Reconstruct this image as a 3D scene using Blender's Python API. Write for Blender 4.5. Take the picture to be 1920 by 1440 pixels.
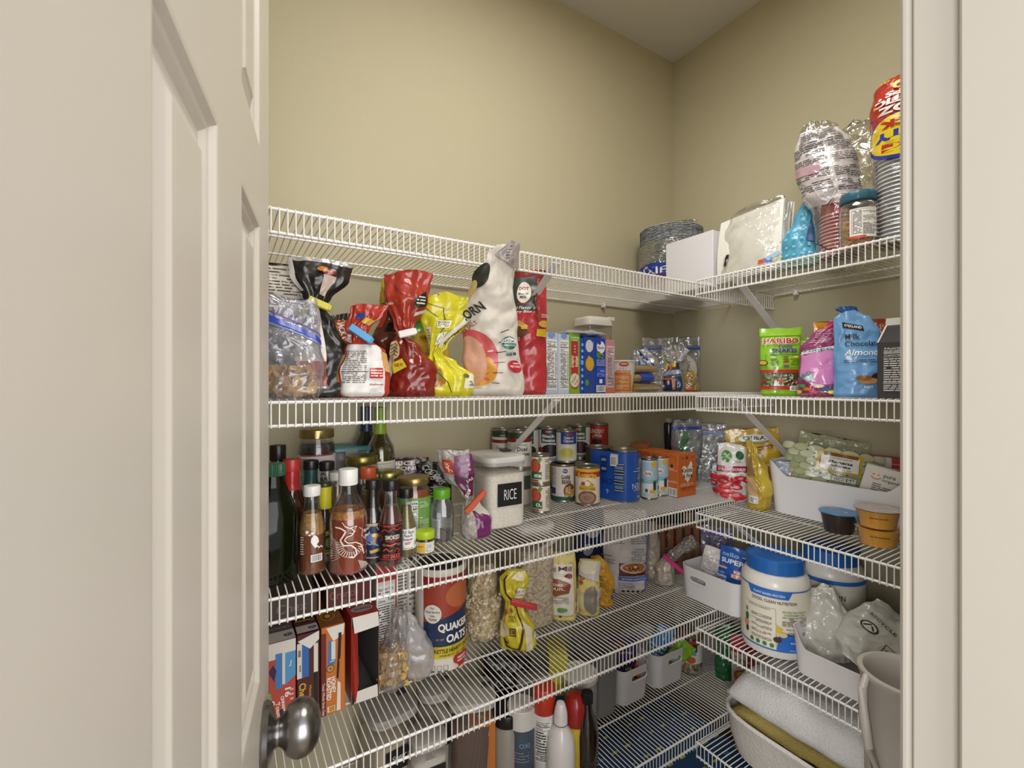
import bpy, math, random
from mathutils import Vector, Matrix, Euler, noise
for o in list(bpy.data.objects): bpy.data.objects.remove(o, do_unlink=True)
S = bpy.context.scene
COL = S.collection
# ---------------- camera, world, lights, exposure ----------------
H = 1.40                                   # camera height above the floor
F = 870.0                                  # focal length in pixels of the 1920 wide frame
YAW = math.radians(31.568)                 # camera looks this far to the right of the back wall's normal
HZ = 722.0
SN, CS = math.sin(YAW), math.cos(YAW)
cam = bpy.data.cameras.new('camera'); camo = bpy.data.objects.new('camera', cam); COL.objects.link(camo)
cam.sensor_width = 36; cam.lens = 36*F/1920; cam.clip_start = .01; cam.shift_y = (HZ-720)/1920
camo.location = (0, 0, H); camo.rotation_euler = (math.pi/2, 0, -YAW)
cam.dof.use_dof = True; cam.dof.focus_distance = 1.15; cam.dof.aperture_fstop = 13
S.camera = camo
S.view_settings.view_transform = 'Standard'; S.view_settings.look = 'None'
S.view_settings.gamma = 1; S.view_settings.use_curve_mapping = False
S.view_settings.exposure = 0.06
w = bpy.data.worlds.new('world'); S.world = w; w.use_nodes = True
w.node_tree.nodes['Background'].inputs[0].default_value = (.93, .95, 1, 1)
w.node_tree.nodes['Background'].inputs[1].default_value = 1.0
def area(name, loc, target, size, power, color=(1, 1, 1), size_y=None):
    l = bpy.data.lights.new(name, 'AREA'); l.energy = power; l.color = color; l.size = size
    if size_y: l.shape = 'RECTANGLE'; l.size_y = size_y
    o = bpy.data.objects.new(name, l); COL.objects.link(o); o.location = loc
    d = Vector(target)-Vector(loc); o.rotation_euler = d.to_track_quat('-Z', 'Y').to_euler()
    return o
area('pantry_ceiling_lamp', (.62, .42, 2.68), (.66, .50, 0), .55, 13.5, (1, .975, .93))
area('kitchen_light', (.30, -1.25, 1.45), (.50, .9, 1.1), 1.5, 32, (1, .98, .96))
area('left_fill_light', (-2.9, -1.45, 1.75), (1.25, .62, 1.05), 1.5, 170, (.98, .99, 1))  # unseen fill lamp, added to brighten the right shelves through the doorway
# ---------------- helpers ----------------
def lin(c):
    if isinstance(c, str):
        c = c.lstrip('#'); c = [int(c[i:i+2], 16)/255 for i in (0, 2, 4)]
    return tuple(((x/12.92) if x <= .04045 else ((x+.055)/1.055)**2.4) for x in c)+(1,)
MC = {}
def M(col, rough=.45, metal=0., coat=0., bump=0., scale=40., alpha=1.):
    key = (col, rough, metal, coat, bump, scale, alpha)
    if key in MC: return MC[key]
    m = bpy.data.materials.new('paint_'+str(col).strip('#')); m.use_nodes = True
    b = m.node_tree.nodes['Principled BSDF']
    b.inputs['Base Color'].default_value = lin(col); b.inputs['Roughness'].default_value = rough
    b.inputs['Metallic'].default_value = metal; b.inputs['Coat Weight'].default_value = coat
    b.inputs['Coat Roughness'].default_value = .08; b.inputs['Alpha'].default_value = alpha
    if bump:
        n = m.node_tree.nodes.new('ShaderNodeTexNoise'); n.inputs['Scale'].default_value = scale; n.inputs['Detail'].default_value = 4
        tc = m.node_tree.nodes.new('ShaderNodeTexCoord'); m.node_tree.links.new(tc.outputs['Object'], n.inputs['Vector'])
        bp = m.node_tree.nodes.new('ShaderNodeBump'); bp.inputs['Strength'].default_value = bump; bp.inputs['Distance'].default_value = .004
        m.node_tree.links.new(n.outputs['Fac'], bp.inputs['Height']); m.node_tree.links.new(bp.outputs['Normal'], b.inputs['Normal'])
    MC[key] = m; return m
def film(col, rough=.22):                  # printed plastic film: glossy, slightly crinkled
    return M(col, rough, 0, .25, .35, 60)
def foil(col): return M(col, .25, .75, 0, .5, 70)
def speck(c1, c2, scale, rough=.7, thr=.5, bump=.4):   # granular stuff: rice, oats, spice
    key = ('sp', c1, c2, scale, rough, thr, bump)
    if key in MC: return MC[key]
    m = bpy.data.materials.new('grain_'+c1.strip('#')); m.use_nodes = True; nt = m.node_tree
    b = nt.nodes['Principled BSDF']; b.inputs['Roughness'].default_value = rough
    v = nt.nodes.new('ShaderNodeTexVoronoi'); v.inputs['Scale'].default_value = scale
    tc = nt.nodes.new('ShaderNodeTexCoord'); nt.links.new(tc.outputs['Object'], v.inputs['Vector'])
    r = nt.nodes.new('ShaderNodeValToRGB'); r.color_ramp.elements[0].color = lin(c1); r.color_ramp.elements[1].color = lin(c2)
    r.color_ramp.elements[0].position = max(0, thr-.35); r.color_ramp.elements[1].position = min(1, thr+.35)
    sp = nt.nodes.new('ShaderNodeSeparateColor'); nt.links.new(v.outputs['Color'], sp.inputs[0]); nt.links.new(sp.outputs[0], r.inputs[0])
    nt.links.new(r.outputs[0], b.inputs['Base Color'])
    bp = nt.nodes.new('ShaderNodeBump'); bp.inputs['Strength'].default_value = bump; bp.inputs['Distance'].default_value = .003; bp.invert = True
    nt.links.new(v.outputs['Distance'], bp.inputs['Height']); nt.links.new(bp.outputs['Normal'], b.inputs['Normal'])
    MC[key] = m; return m
def clear(tint='#ffffff', milk=.05, gloss=.12, rough=.08, bump=0., milkcol='#e8e8ea', scale=30.):   # see-through plastic or glass
    key = ('cl', tint, milk, gloss, rough, bump, milkcol, scale)
    if key in MC: return MC[key]
    m = bpy.data.materials.new('clear_'+tint.strip('#')); m.use_nodes = True; nt = m.node_tree
    nt.nodes.remove(nt.nodes['Principled BSDF']); out = nt.nodes['Material Output']
    t = nt.nodes.new('ShaderNodeBsdfTransparent'); t.inputs[0].default_value = lin(tint)
    d = nt.nodes.new('ShaderNodeBsdfDiffuse'); d.inputs[0].default_value = lin(milkcol)
    g = nt.nodes.new('ShaderNodeBsdfGlossy'); g.inputs['Roughness'].default_value = rough
    lw = nt.nodes.new('ShaderNodeLayerWeight'); lw.inputs['Blend'].default_value = .35
    mp = nt.nodes.new('ShaderNodeMapRange'); mp.inputs[3].default_value = gloss*.35; mp.inputs[4].default_value = min(1, gloss*3.5)
    nt.links.new(lw.outputs['Facing'], mp.inputs[0])
    m1 = nt.nodes.new('ShaderNodeMixShader'); m1.inputs[0].default_value = milk
    nt.links.new(t.outputs[0], m1.inputs[1]); nt.links.new(d.outputs[0], m1.inputs[2])
    m2 = nt.nodes.new('ShaderNodeMixShader'); nt.links.new(mp.outputs[0], m2.inputs[0])
    nt.links.new(m1.outputs[0], m2.inputs[1]); nt.links.new(g.outputs[0], m2.inputs[2]); nt.links.new(m2.outputs[0], out.inputs[0])
    if bump:
        n = nt.nodes.new('ShaderNodeTexNoise'); n.inputs['Scale'].default_value = scale; n.inputs['Detail'].default_value = 3
        n.inputs['Distortion'].default_value = 1.5
        tc = nt.nodes.new('ShaderNodeTexCoord'); nt.links.new(tc.outputs['Object'], n.inputs['Vector'])
        bp = nt.nodes.new('ShaderNodeBump'); bp.inputs['Strength'].default_value = bump; bp.inputs['Distance'].default_value = .01
        nt.links.new(n.outputs['Fac'], bp.inputs['Height'])
        nt.links.new(bp.outputs['Normal'], g.inputs['Normal']); nt.links.new(bp.outputs['Normal'], d.inputs['Normal'])
    MC[key] = m; return m
class G:                                   # collects geometry, links it as ONE mesh object
    def __init__(s): s.v = []; s.f = []; s.m = []; s.mats = []
    def mi(s, m):
        if isinstance(m, str): m = M(m)
        if m not in s.mats: s.mats.append(m)
        return s.mats.index(m)
    def add(s, vs, fs, m):
        o = len(s.v); k = s.mi(m); s.v += [tuple(p) for p in vs]
        s.f += [[i+o for i in f] for f in fs]; s.m += [k]*len(fs)
    def box(s, x0, y0, z0, x1, y1, z1, m, bev=0):
        if not bev:
            v = [(x, y, z) for x in (x0, x1) for y in (y0, y1) for z in (z0, z1)]
            s.add(v, [(0, 1, 3, 2), (4, 6, 7, 5), (0, 4, 5, 1), (2, 3, 7, 6), (0, 2, 6, 4), (1, 5, 7, 3)], m); return
        b = bev; vs = []; 
        for x, sx in ((x0, 1), (x1, -1)):
            for y, sy in ((y0, 1), (y1, -1)):
                for z, sz in ((z0, 1), (z1, -1)):
                    vs += [(x, y+sy*b, z+sz*b), (x+sx*b, y, z+sz*b), (x+sx*b, y+sy*b, z)]
        I = lambda a, c, e, k: ((a*2+c)*2+e)*3+k
        fs = []
        for a in (0, 1): fs.append([I(a, 0, 0, 0), I(a, 0, 1, 0), I(a, 1, 1, 0), I(a, 1, 0, 0)][::(1 if a == 0 else -1)])
        for c in (0, 1): fs.append([I(0, c, 0, 1), I(1, c, 0, 1), I(1, c, 1, 1), I(0, c, 1, 1)][::(1 if c == 0 else -1)])
        for e in (0, 1): fs.append([I(0, 0, e, 2), I(0, 1, e, 2), I(1, 1, e, 2), I(1, 0, e, 2)][::(1 if e == 0 else -1)])
        for a in (0, 1):
            for c in (0, 1): fs.append([I(a, c, 0, 0), I(a, c, 0, 1), I(a, c, 1, 1), I(a, c, 1, 0)])
            for e in (0, 1): fs.append([I(a, 0, e, 0), I(a, 0, e, 2), I(a, 1, e, 2), I(a, 1, e, 0)])
        for c in (0, 1):
            for e in (0, 1): fs.append([I(0, c, e, 1), I(0, c, e, 2), I(1, c, e, 2), I(1, c, e, 1)])
        for a in (0, 1):
            for c in (0, 1):
                for e in (0, 1): fs.append([I(a, c, e, 0), I(a, c, e, 1), I(a, c, e, 2)])
        s.add(vs, fs, m)
    def tube(s, pts, r, m, n=8, cap=True):
        pts = [Vector(p) for p in pts]; vs = []; fs = []
        up = Vector((0, 0, 1))
        for i, p in enumerate(pts):
            a = pts[max(i-1, 0)]; b = pts[min(i+1, len(pts)-1)]; t = (b-a).normalized()
            q = up if abs(t.dot(up)) < .95 else Vector((0, 1, 0))
            u = t.cross(q).normalized(); v = u.cross(t)
            rr = r[i] if isinstance(r, (list, tuple)) else r
            for k in range(n):
                c = 2*math.pi*k/n; vs.append(p+(u*math.cos(c)+v*math.sin(c))*rr)
        for i in range(len(pts)-1):
            for k in range(n): fs.append((i*n+k, i*n+(k+1) % n, (i+1)*n+(k+1) % n, (i+1)*n+k))
        if cap: fs.append(list(range(n))[::-1]); fs.append([len(vs)-n+k for k in range(n)])
        s.add(vs, fs, m)
    def lathe(s, prof, m, n=40, c=(0, 0, 0), sx=1., sy=1., ridge=0, ra=0., capb=True, capt=True, sq=0):
        # prof [(r, z)] or [(r, z, material)]; ridge: knurls; sq>0: rounded-square section exponent
        rings = []; o = len(s.v)
        for p in prof:
            ring = []
            for k in range(n):
                a = 2*math.pi*k/n; r = p[0]*(1+(ra*math.cos(a*ridge) if ridge else 0))
                ca, sa = math.cos(a), math.sin(a)
                if sq:
                    q = (abs(ca)**sq+abs(sa)**sq)**(-1/sq); ca *= q; sa *= q
                ring.append((c[0]+r*ca*sx, c[1]+r*sa*sy, c[2]+p[1]))
            rings.append(ring)
        for rg in rings: s.v += rg
        for i in range(len(prof)-1):
            mm = s.mi(prof[i][2] if len(prof[i]) > 2 else m)
            for k in range(n):
                s.f.append([o+i*n+k, o+i*n+(k+1) % n, o+(i+1)*n+(k+1) % n, o+(i+1)*n+k]); s.m.append(mm)
        if capb and prof[0][0] > 1e-5: s.f.append([o+k for k in range(n)][::-1]); s.m.append(s.mi(prof[0][2] if len(prof[0]) > 2 else m))
        if capt and prof[-1][0] > 1e-5: s.f.append([o+(len(prof)-1)*n+k for k in range(n)]); s.m.append(s.mi(prof[-2][2] if len(prof[-2]) > 2 else m))
    def xf(s, mat, start=0):
        for i in range(start, len(s.v)): s.v[i] = tuple(mat @ Vector(s.v[i]))
    def build(s, name, parent=None, sharp=35, smooth=True):
        me = bpy.data.meshes.new(name); me.from_pydata(s.v, [], s.f)
        for m in s.mats: me.materials.append(m)
        me.polygons.foreach_set('material_index', s.m)
        me.validate(); me.update()
        if smooth:
            me.polygons.foreach_set('use_smooth', [True]*len(me.polygons)); me.set_sharp_from_angle(angle=math.radians(sharp))
        o = bpy.data.objects.new(name, me); COL.objects.link(o)
        if parent: o.parent = parent
        return o
def tag(o, label, cat, group=None, kind=None):
    o['label'] = label; o['category'] = cat
    if group: o['group'] = group
    if kind: o['kind'] = kind
    return o
def structure(o): o['kind'] = 'structure'; return o
def thing(name, label, cat, loc=(0, 0, 0), rz=0., group=None, rx=0., ry=0.):
    o = bpy.data.objects.new(name, None); COL.objects.link(o); o.empty_display_size = .05
    o.location = loc; o.rotation_euler = (math.radians(rx), math.radians(ry), math.radians(rz))
    return tag(o, label, cat, group)
def dup(root, loc, rz=None, label=None):
    r = root.copy(); COL.objects.link(r); r.location = loc
    if rz is not None: r.rotation_euler[2] = math.radians(rz)
    if label: r['label'] = label
    for ch in list(root.children):
        c = ch.copy(); COL.objects.link(c); c.parent = r
        for g in list(ch.children): d = g.copy(); COL.objects.link(d); d.parent = c
    return r
# room positions: a direction seen by the camera and a known plane give a point of the room
def ang(u): return math.atan((u-960)/F)+YAW
def onY(u, Y): return Y*math.tan(ang(u))
def onX(u, X): return X/math.tan(ang(u))
def onZ(u, v, z):
    d = -F*(z-H)/(v-HZ); Y = d/(CS+SN*math.tan(ang(u))); return Y*math.tan(ang(u)), Y
def away(x, y, r):
    l = math.hypot(x, y); return x+x/l*r, y+y/l*r
def facing(x, y): return -math.degrees(math.atan2(x, y))
# ---------------- room ----------------
YB, XR, XL, ZC = 1.298, 1.590, -.62, 2.745
def paint(col, rough=.75, bs=.12, sc=160):
    m = M(col, rough, 0, 0, bs, sc); return m
WALL = paint('#b9b094'); CEIL = paint('#cfcbc4'); TRIM = M('#a19a8f', .38, 0, 0, .08, 25)  # TRIM colour darkened to offset the strong fill light on the jamb
g = G(); g.box(XL-.1, YB, 0, XR+.1, YB+.1, ZC, WALL); structure(g.build('wall_back'))
g = G(); g.box(XR, .06, 0, XR+.1, YB, ZC, WALL); structure(g.build('wall_right'))
g = G(); g.box(XL-.1, .06, 0, XL, YB, ZC, WALL); structure(g.build('wall_left'))
g = G(); g.box(XL-.1, .0, ZC, XR+.1, YB+.1, ZC+.08, CEIL); structure(g.build('ceiling'))
g = G(); g.box(XL-1.2, -2.2, -.08, XR+1.2, YB+.1, 0, M('#8d7a66', .45, 0, 0, .1, 12)); structure(g.build('floor'))
JX, Y0, Y1 = .507, .05, .171
g = G(); g.box(JX+.02, Y0, 0, XR+.1, Y1-.012, ZC, WALL); g.box(XL-.1, Y0, 0, -.10, Y1-.012, ZC, WALL)
g.box(-.10, Y0, 2.07, JX+.02, Y1-.012, ZC, WALL); structure(g.build('wall_front'))
g = G()                                    # door frame: jambs, head and the stop strip
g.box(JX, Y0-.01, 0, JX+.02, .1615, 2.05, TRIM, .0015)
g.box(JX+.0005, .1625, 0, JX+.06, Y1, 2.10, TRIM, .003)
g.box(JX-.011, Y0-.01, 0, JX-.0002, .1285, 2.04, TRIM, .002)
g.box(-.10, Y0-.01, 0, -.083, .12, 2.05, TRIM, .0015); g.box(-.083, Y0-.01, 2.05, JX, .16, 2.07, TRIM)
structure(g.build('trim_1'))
# ---------------- six panel door ----------------
def door():
    dx, dy = math.sin(math.radians(9.67)), math.cos(math.radians(9.67))
    L = .548; far = Vector((.046, .676, 0)); hinge = far-Vector((dx, dy, 0))*L
    root = bpy.data.objects.new('door_1', None); COL.objects.link(root); root['kind'] = 'structure'
    root.location = hinge; root.rotation_euler[2] = math.radians(90-9.67)    # local x runs hinge -> free edge, visible face is local -y
    W = M('#bfb8ac', .36, 0, 0, .06, 18)  # lighter than TRIM to make up for the fill light missing the door
    g = G(); xs = [0, .112, .245, .340, .463, L]; zs = [.008, .24, .84, 1.065, 1.58, 1.665, 1.92, 2.04]
    pan = [(1, 2), (3, 4)]; pz = [(1, 2), (3, 4), (5, 6)]
    for i in range(5):
        for j in range(7):
            if i in (1, 3) and j in (1, 3, 5): continue
            g.add([(xs[i], 0, zs[j]), (xs[i+1], 0, zs[j]), (xs[i+1], 0, zs[j+1]), (xs[i], 0, zs[j+1])], [(0, 1, 2, 3)], W)
    g.add([(0, 0, .008), (L, 0, .008), (L, .034, .008), (0, .034, .008), (0, 0, 2.04), (L, 0, 2.04), (L, .034, 2.04), (0, .034, 2.04)],
          [(1, 2, 6, 5), (3, 0, 4, 7), (2, 3, 7, 6), (4, 5, 6, 7), (0, 3, 2, 1)], W)
    slab = g.build('door_slab', root, smooth=False); 
    for i in (1, 3):
        for j in (1, 3, 5):
            g = G(); x0, x1, z0, z1 = xs[i], xs[i+1], zs[j], zs[j+1]
            rings = [(0, 0), (.003, .0005), (.007, .0045), (.010, .0055), (.015, .009), (.019, .009), (.022, .0085), (.034, .004), (.037, .0022), (.039, .002)]
            vs = []
            for (a, d) in rings: vs += [(x0+a, d, z0+a), (x1-a, d, z0+a), (x1-a, d, z1-a), (x0+a, d, z1-a)]
            fs = []
            for k in range(len(rings)-1):
                for e in range(4): fs.append((k*4+e, k*4+(e+1) % 4, (k+1)*4+(e+1) % 4, (k+1)*4+e))
            b = (len(rings)-1)*4; fs.append((b, b+1, b+2, b+3)); g.add(vs, fs, W)
            g.build('door_panel', root, smooth=False)
    ST = M('#8f8d8c', .26, 1, 0, .03, 300)
    kx, kz = L-.060, H-.412
    g = G(); g.lathe([(.0, 0), (.0325, 0), (.0335, .003), (.031, .008), (.024, .011), (.0155, .0135), (.0135, .016), (.0135, .019), (.0165, .023), (.0235, .028),
                      (.0275, .035), (.0292, .042), (.0285, .050), (.025, .058), (.018, .0645), (.009, .0675), (0, .068)], ST, 48)
    g.xf(Matrix.Translation((kx, 0, kz)) @ Matrix.Rotation(math.pi/2, 4, 'X') @ Matrix.Diagonal((1.08, 1.08, .93, 1))); g.build('door_knob', slab)
    return root
door()
# ---------------- wire shelves ----------------
ENA = M('#e9e6e2', .3, 0, .2)
ZL = [H+.2988, H-.0298, H-.3624, H-.6872, H-1.0204]        # centres of the front rails, back wall shelves, top to bottom
ZR = [H+.3045, H-.0334, H-.3749, H-.7115, H-1.045]
TOP = .0052                                               # deck surface above the rail centre
YF, XF, DEP = .880, 1.172, .4115
def clean(o): return o
def shelf(label, z, n, along, a0, a1, back, front, other_wall):
    # along 'x': wires run in Y from the back wall; along 'y': wires run in X from the right wall
    def P(a, d, zz):                       # a along the wall, d = distance from the front rail towards the wall
        return (a, front+d, zz) if along == 'x' else (front+d, a, zz)
    root = thing('wire_shelf', label, 'shelf', (0, 0, z), 0, 'white wire pantry shelves')
    g = G(); D = back-front; k = 0
    a = a0
    while a < a1:
        j = random.uniform(-.0003, .0003)
        g.tube([P(a, D-.004, .004), P(a, .004, .0042), P(a, -.0022, .0028), P(a, -.0042, -.001), P(a+j, -.0042, -.043)], .00125, ENA, 6)
        a += .0127
    wires = g.build('deck_wires', root)
    for d, zz, r, nm in ((0, 0, .0028, 'front_rail'), (0, -.040, .0028, 'lip_rail'), (.160, -.0005, .0024, 'cross_rail'), (.300, -.0005, .0024, 'cross_rail'), (D-.006, -.0005, .0024, 'cross_rail')):
        g = G(); g.tube([P(a0-.006, d, zz), P(a1+.003, d, zz)], r, ENA, 10); g.build(nm, root)
    for a in (a0+.25, a0+.62, a0+1.0, a0+1.38, a0+1.8):
        if a > a1: continue
        g = G(); p = P(a, D-.008, -.004); g.box(p[0]-.007, p[1]-.007, -.012, p[0]+.007, p[1]+.007, .007, ENA, .002)
        g.build('wall_clip', root)
    return root
def brace(root, along, a, front, wall, drop):
    g = G(); hw = .0075; t = .0016
    A = (front+.012, -.006); B = (wall-.002, -drop)
    dx, dz = B[0]-A[0], B[1]-A[1]; l = math.hypot(dx, dz); nx, nz = -dz/l, dx/l
    pr = [(A[0]+nx*hw, A[1]+nz*hw), (A[0]-nx*hw, A[1]-nz*hw), (B[0]-nx*hw, B[1]-nz*hw), (B[0]+nx*hw, B[1]+nz*hw)]
    # a flat steel strip folded to an angle, so it shows a face to the front as well
    for (o0, o1, th) in ((-hw, hw, 1),):
        vs = []
        for s in (-1, 1):
            for off in (-t, t):
                vs += [((a+s*.0105, A[0]+nx*off, A[1]+nz*off) if along == 'x' else (A[0]+nx*off, a+s*.0105, A[1]+nz*off)),
                       ((a+s*.0105, B[0]+nx*off, B[1]+nz*off) if along == 'x' else (B[0]+nx*off, a+s*.0105, B[1]+nz*off))]
        g.add(vs, [(0, 1, 3, 2), (4, 6, 7, 5), (0, 4, 5, 1), (2, 3, 7, 6), (0, 2, 6, 4), (1, 5, 7, 3)], M('#dcd8d4', .35, 0, .1))
    g.build('support_brace', root, smooth=False)
names = ['top', 'second', 'third', 'fourth', 'lowest']
for i in range(5):
    r = shelf(['white wire shelf along the back wall, topmost and almost empty', 'white wire shelf along the back wall holding snack bags and pasta boxes',
               'white wire shelf along the back wall holding sauce bottles and food cans', 'white wire shelf along the back wall holding cereal boxes and oats',
               'white wire shelf along the back wall near the floor holding grey-lidded canisters'][i], ZL[i], i, 'x', XL+.01, XR-.004, YB, YF, XR)
    if i < 4: brace(r, 'x', .674, YF, YB, .29)
    r = shelf(['white wire shelf on the right wall, topmost with cups and napkins', 'white wire shelf on the right wall holding candy bags and a dark carton',
               'white wire shelf on the right wall holding a long white bin of snacks', 'white wire shelf on the right wall holding protein powder jars',
               'white wire shelf on the right wall near the floor holding a towel basket'][i], ZR[i], i, 'y', .185, YF-.008, XR, XF, XR)
    if i < 4: brace(r, 'y', .764, XF, XR, .27)
# ---------------- printing on surfaces ----------------
TXT = {}
def textmesh(s, bold=0., shear=0., sp=1.):
    k = (s, bold, shear, sp)
    if k in TXT: return TXT[k]
    c = bpy.data.curves.new('lettering', 'FONT'); c.body = s; c.size = 1; c.align_x = 'CENTER'; c.resolution_u = 3
    c.offset = bold; c.shear = shear; c.space_character = sp; c.space_line = .8
    o = bpy.data.objects.new('lettering', c); me = bpy.data.meshes.new_from_object(o)
    vs = [(v.co.x, v.co.y) for v in me.vertices]; fs = [tuple(p.vertices) for p in me.polygons]
    bpy.data.objects.remove(o); bpy.data.meshes.remove(me); bpy.data.curves.remove(c)
    if not vs: vs = [(0, 0), (1, 0), (0, 1)]; fs = [(0, 1, 2)]
    x0 = min(v[0] for v in vs); x1 = max(v[0] for v in vs); y0 = min(v[1] for v in vs); y1 = max(v[1] for v in vs)
    vs = [((x-(x0+x1)/2)/(y1-y0), (y-(y0+y1)/2)/(y1-y0)) for x, y in vs]
    TXT[k] = (vs, fs, (x1-x0)/(y1-y0)); return TXT[k]
def prints(parent, surf, ops, name='label_print', step=.006, lift=.0005, dz=.00022, rough=.4, label=None):
    # ops: ('r',x0,z0,x1,z1,col) ('e',cx,cz,rx,rz,col) ('p',[(x,z)..],col) ('t',text,cx,cz,height,col,{w,rot,bold,shear})
    #      ('l',x0,z0,x1,z1,n,col) lines of small print  ('b',x0,z0,x1,z1) bar code  ('k',[(x,z)..],width,col) stroke
    g = G(); rnd = random.Random(len(ops)*7+int(abs(parent.location[0])*1000))
    def mt(c): return c if not isinstance(c, str) else M(c, rough)
    def grid(q, col, off):                  # bilinear patch of 4 corners
        (a, b, c, d) = q; L1 = max(math.dist(a, b), math.dist(c, d)); L2 = max(math.dist(a, d), math.dist(b, c))
        n = max(1, min(40, int(L1/step+.9))); m_ = max(1, min(40, int(L2/step+.9))); vs = []
        for j in range(m_+1):
            for i in range(n+1):
                s, t = i/n, j/m_
                x = (a[0]*(1-s)+b[0]*s)*(1-t)+(d[0]*(1-s)+c[0]*s)*t; z = (a[1]*(1-s)+b[1]*s)*(1-t)+(d[1]*(1-s)+c[1]*s)*t
                vs.append(surf(x, z, off))
        g.add(vs, [(j*(n+1)+i, j*(n+1)+i+1, (j+1)*(n+1)+i+1, (j+1)*(n+1)+i) for j in range(m_) for i in range(n)], mt(col))
    for k, op in enumerate(ops):
        off = lift+dz*k; t = op[0]
        if t == 'r': grid([(op[1], op[2]), (op[3], op[2]), (op[3], op[4]), (op[1], op[4])], op[5], off)
        elif t == 'q': grid(op[1], op[2], off)
        elif t == 'e':
            _, cx, cz, rx, rz, col = op; vs = [surf(cx, cz, off)]; R = max(2, int(max(rx, rz)/step)); N = 28
            for j in range(1, R+1):
                for i in range(N): a = 2*math.pi*i/N; vs.append(surf(cx+rx*j/R*math.cos(a), cz+rz*j/R*math.sin(a), off))
            fs = [(0, 1+i, 1+(i+1) % N) for i in range(N)]
            for j in range(R-1): fs += [(1+j*N+i, 1+(j+1)*N+i, 1+(j+1)*N+(i+1) % N, 1+j*N+(i+1) % N) for i in range(N)]
            g.add(vs, fs, mt(col))
        elif t == 'p':
            pts, col = op[1], op[2]; cx = sum(p[0] for p in pts)/len(pts); cz = sum(p[1] for p in pts)/len(pts); R = 4; N = len(pts)*4
            ring = [(pts[i][0]*(1-q/4)+pts[(i+1) % len(pts)][0]*q/4, pts[i][1]*(1-q/4)+pts[(i+1) % len(pts)][1]*q/4) for i in range(len(pts)) for q in range(4)]
            vs = [surf(cx, cz, off)]
            for j in range(1, R+1): vs += [surf(cx+(p[0]-cx)*j/R, cz+(p[1]-cz)*j/R, off) for p in ring]
            fs = [(0, 1+i, 1+(i+1) % N) for i in range(N)]
            for j in range(R-1): fs += [(1+j*N+i, 1+(j+1)*N+i, 1+(j+1)*N+(i+1) % N, 1+j*N+(i+1) % N) for i in range(N)]
            g.add(vs, fs, mt(col))
        elif t == 't':
            _, s, cx, cz, h, col = op[:6]; o = op[6] if len(op) > 6 else {}
            vs, fs, asp = textmesh(s, o.get('bold', .012), o.get('shear', 0)); sx = o['w']/asp if 'w' in o else h
            ro = math.radians(o.get('rot', 0)); c, s_ = math.cos(ro), math.sin(ro); out = []
            for x, y in vs:
                X, Y = x*sx, y*h
                if 'arc' in o: Y += o['arc']*(1-(x/(asp/2))**2)
                if o.get('mir'): X = -X
                out.append(surf(cx+X*c-Y*s_, cz+X*s_+Y*c, off))
            g.add(out, fs, mt(col))
        elif t == 'l':
            _, x0, z0, x1, z1, n, col = op
            for i in range(n):
                z = z1-(z1-z0)*(i+.5)/n; hh = (z1-z0)/n*.22; xx = x0
                while xx < x1-1e-4:
                    l = rnd.uniform(.08, .3)*(x1-x0); e = min(x1, xx+l)
                    if not (rnd.random() < .12): grid([(xx, z-hh), (e, z-hh), (e, z+hh), (xx, z+hh)], col, off)
                    xx = e+(x1-x0)*.03
        elif t == 'b':
            _, x0, z0, x1, z1 = op[:5]; grid([(x0, z0), (x1, z0), (x1, z1), (x0, z1)], '#f4f4f2', off); xx = x0+(x1-x0)*.07
            while xx < x1-(x1-x0)*.08:
                l = rnd.choice([1, 1, 2, 3])*(x1-x0)*.012; grid([(xx, z0+(z1-z0)*.12), (xx+l, z0+(z1-z0)*.12), (xx+l, z1-(z1-z0)*.08), (xx, z1-(z1-z0)*.08)], '#151515', off+.0001)
                xx += l+rnd.choice([1, 2, 2])*(x1-x0)*.014
        elif t == 'k':
            pts, wd, col = op[1:4]
            for a, b in zip(pts, pts[1:]):
                dx, dz_ = b[0]-a[0], b[1]-a[1]; l = math.hypot(dx, dz_) or 1; nx, nz = -dz_/l*wd/2, dx/l*wd/2
                grid([(a[0]-nx, a[1]-nz), (b[0]-nx, b[1]-nz), (b[0]+nx, b[1]+nz), (a[0]+nx, a[1]+nz)], col, off)
    if not g.f: return
    o = g.build(name, parent, sharp=60)
    if label: o['label'] = label
    return o
def nutri(x0, z0, x1, z1, ink='#222222', paper='#eeece8', head='Nutrition Facts', n=14):   # a nutrition table
    w, h = x1-x0, z1-z0; o = []
    if paper: o.append(('r', x0, z0, x1, z1, paper))
    o += [('t', head, (x0+x1)/2, z1-h*.045, h*.04, ink, {'w': w*.85}), ('r', x0+w*.05, z1-h*.155, x1-w*.05, z1-h*.14, ink),
          ('l', x0+w*.06, z1-h*.135, x1-w*.2, z1-h*.075, 2, ink), ('r', x0+w*.05, z1-h*.235, x1-w*.05, z1-h*.228, ink),
          ('t', 'Calories', x0+w*.27, z1-h*.19, h*.035, ink, {'w': w*.4}),
          ('l', x0+w*.06, z0+h*.22, x1-w*.3, z1-h*.25, n, ink), ('l', x1-w*.2, z0+h*.22, x1-w*.06, z1-h*.25, n, ink),
          ('r', x0+w*.05, z0+h*.2, x1-w*.05, z0+h*.215, ink), ('l', x0+w*.06, z0+h*.03, x1-w*.06, z0+h*.18, max(4, n//3), ink)]
    return o
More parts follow.
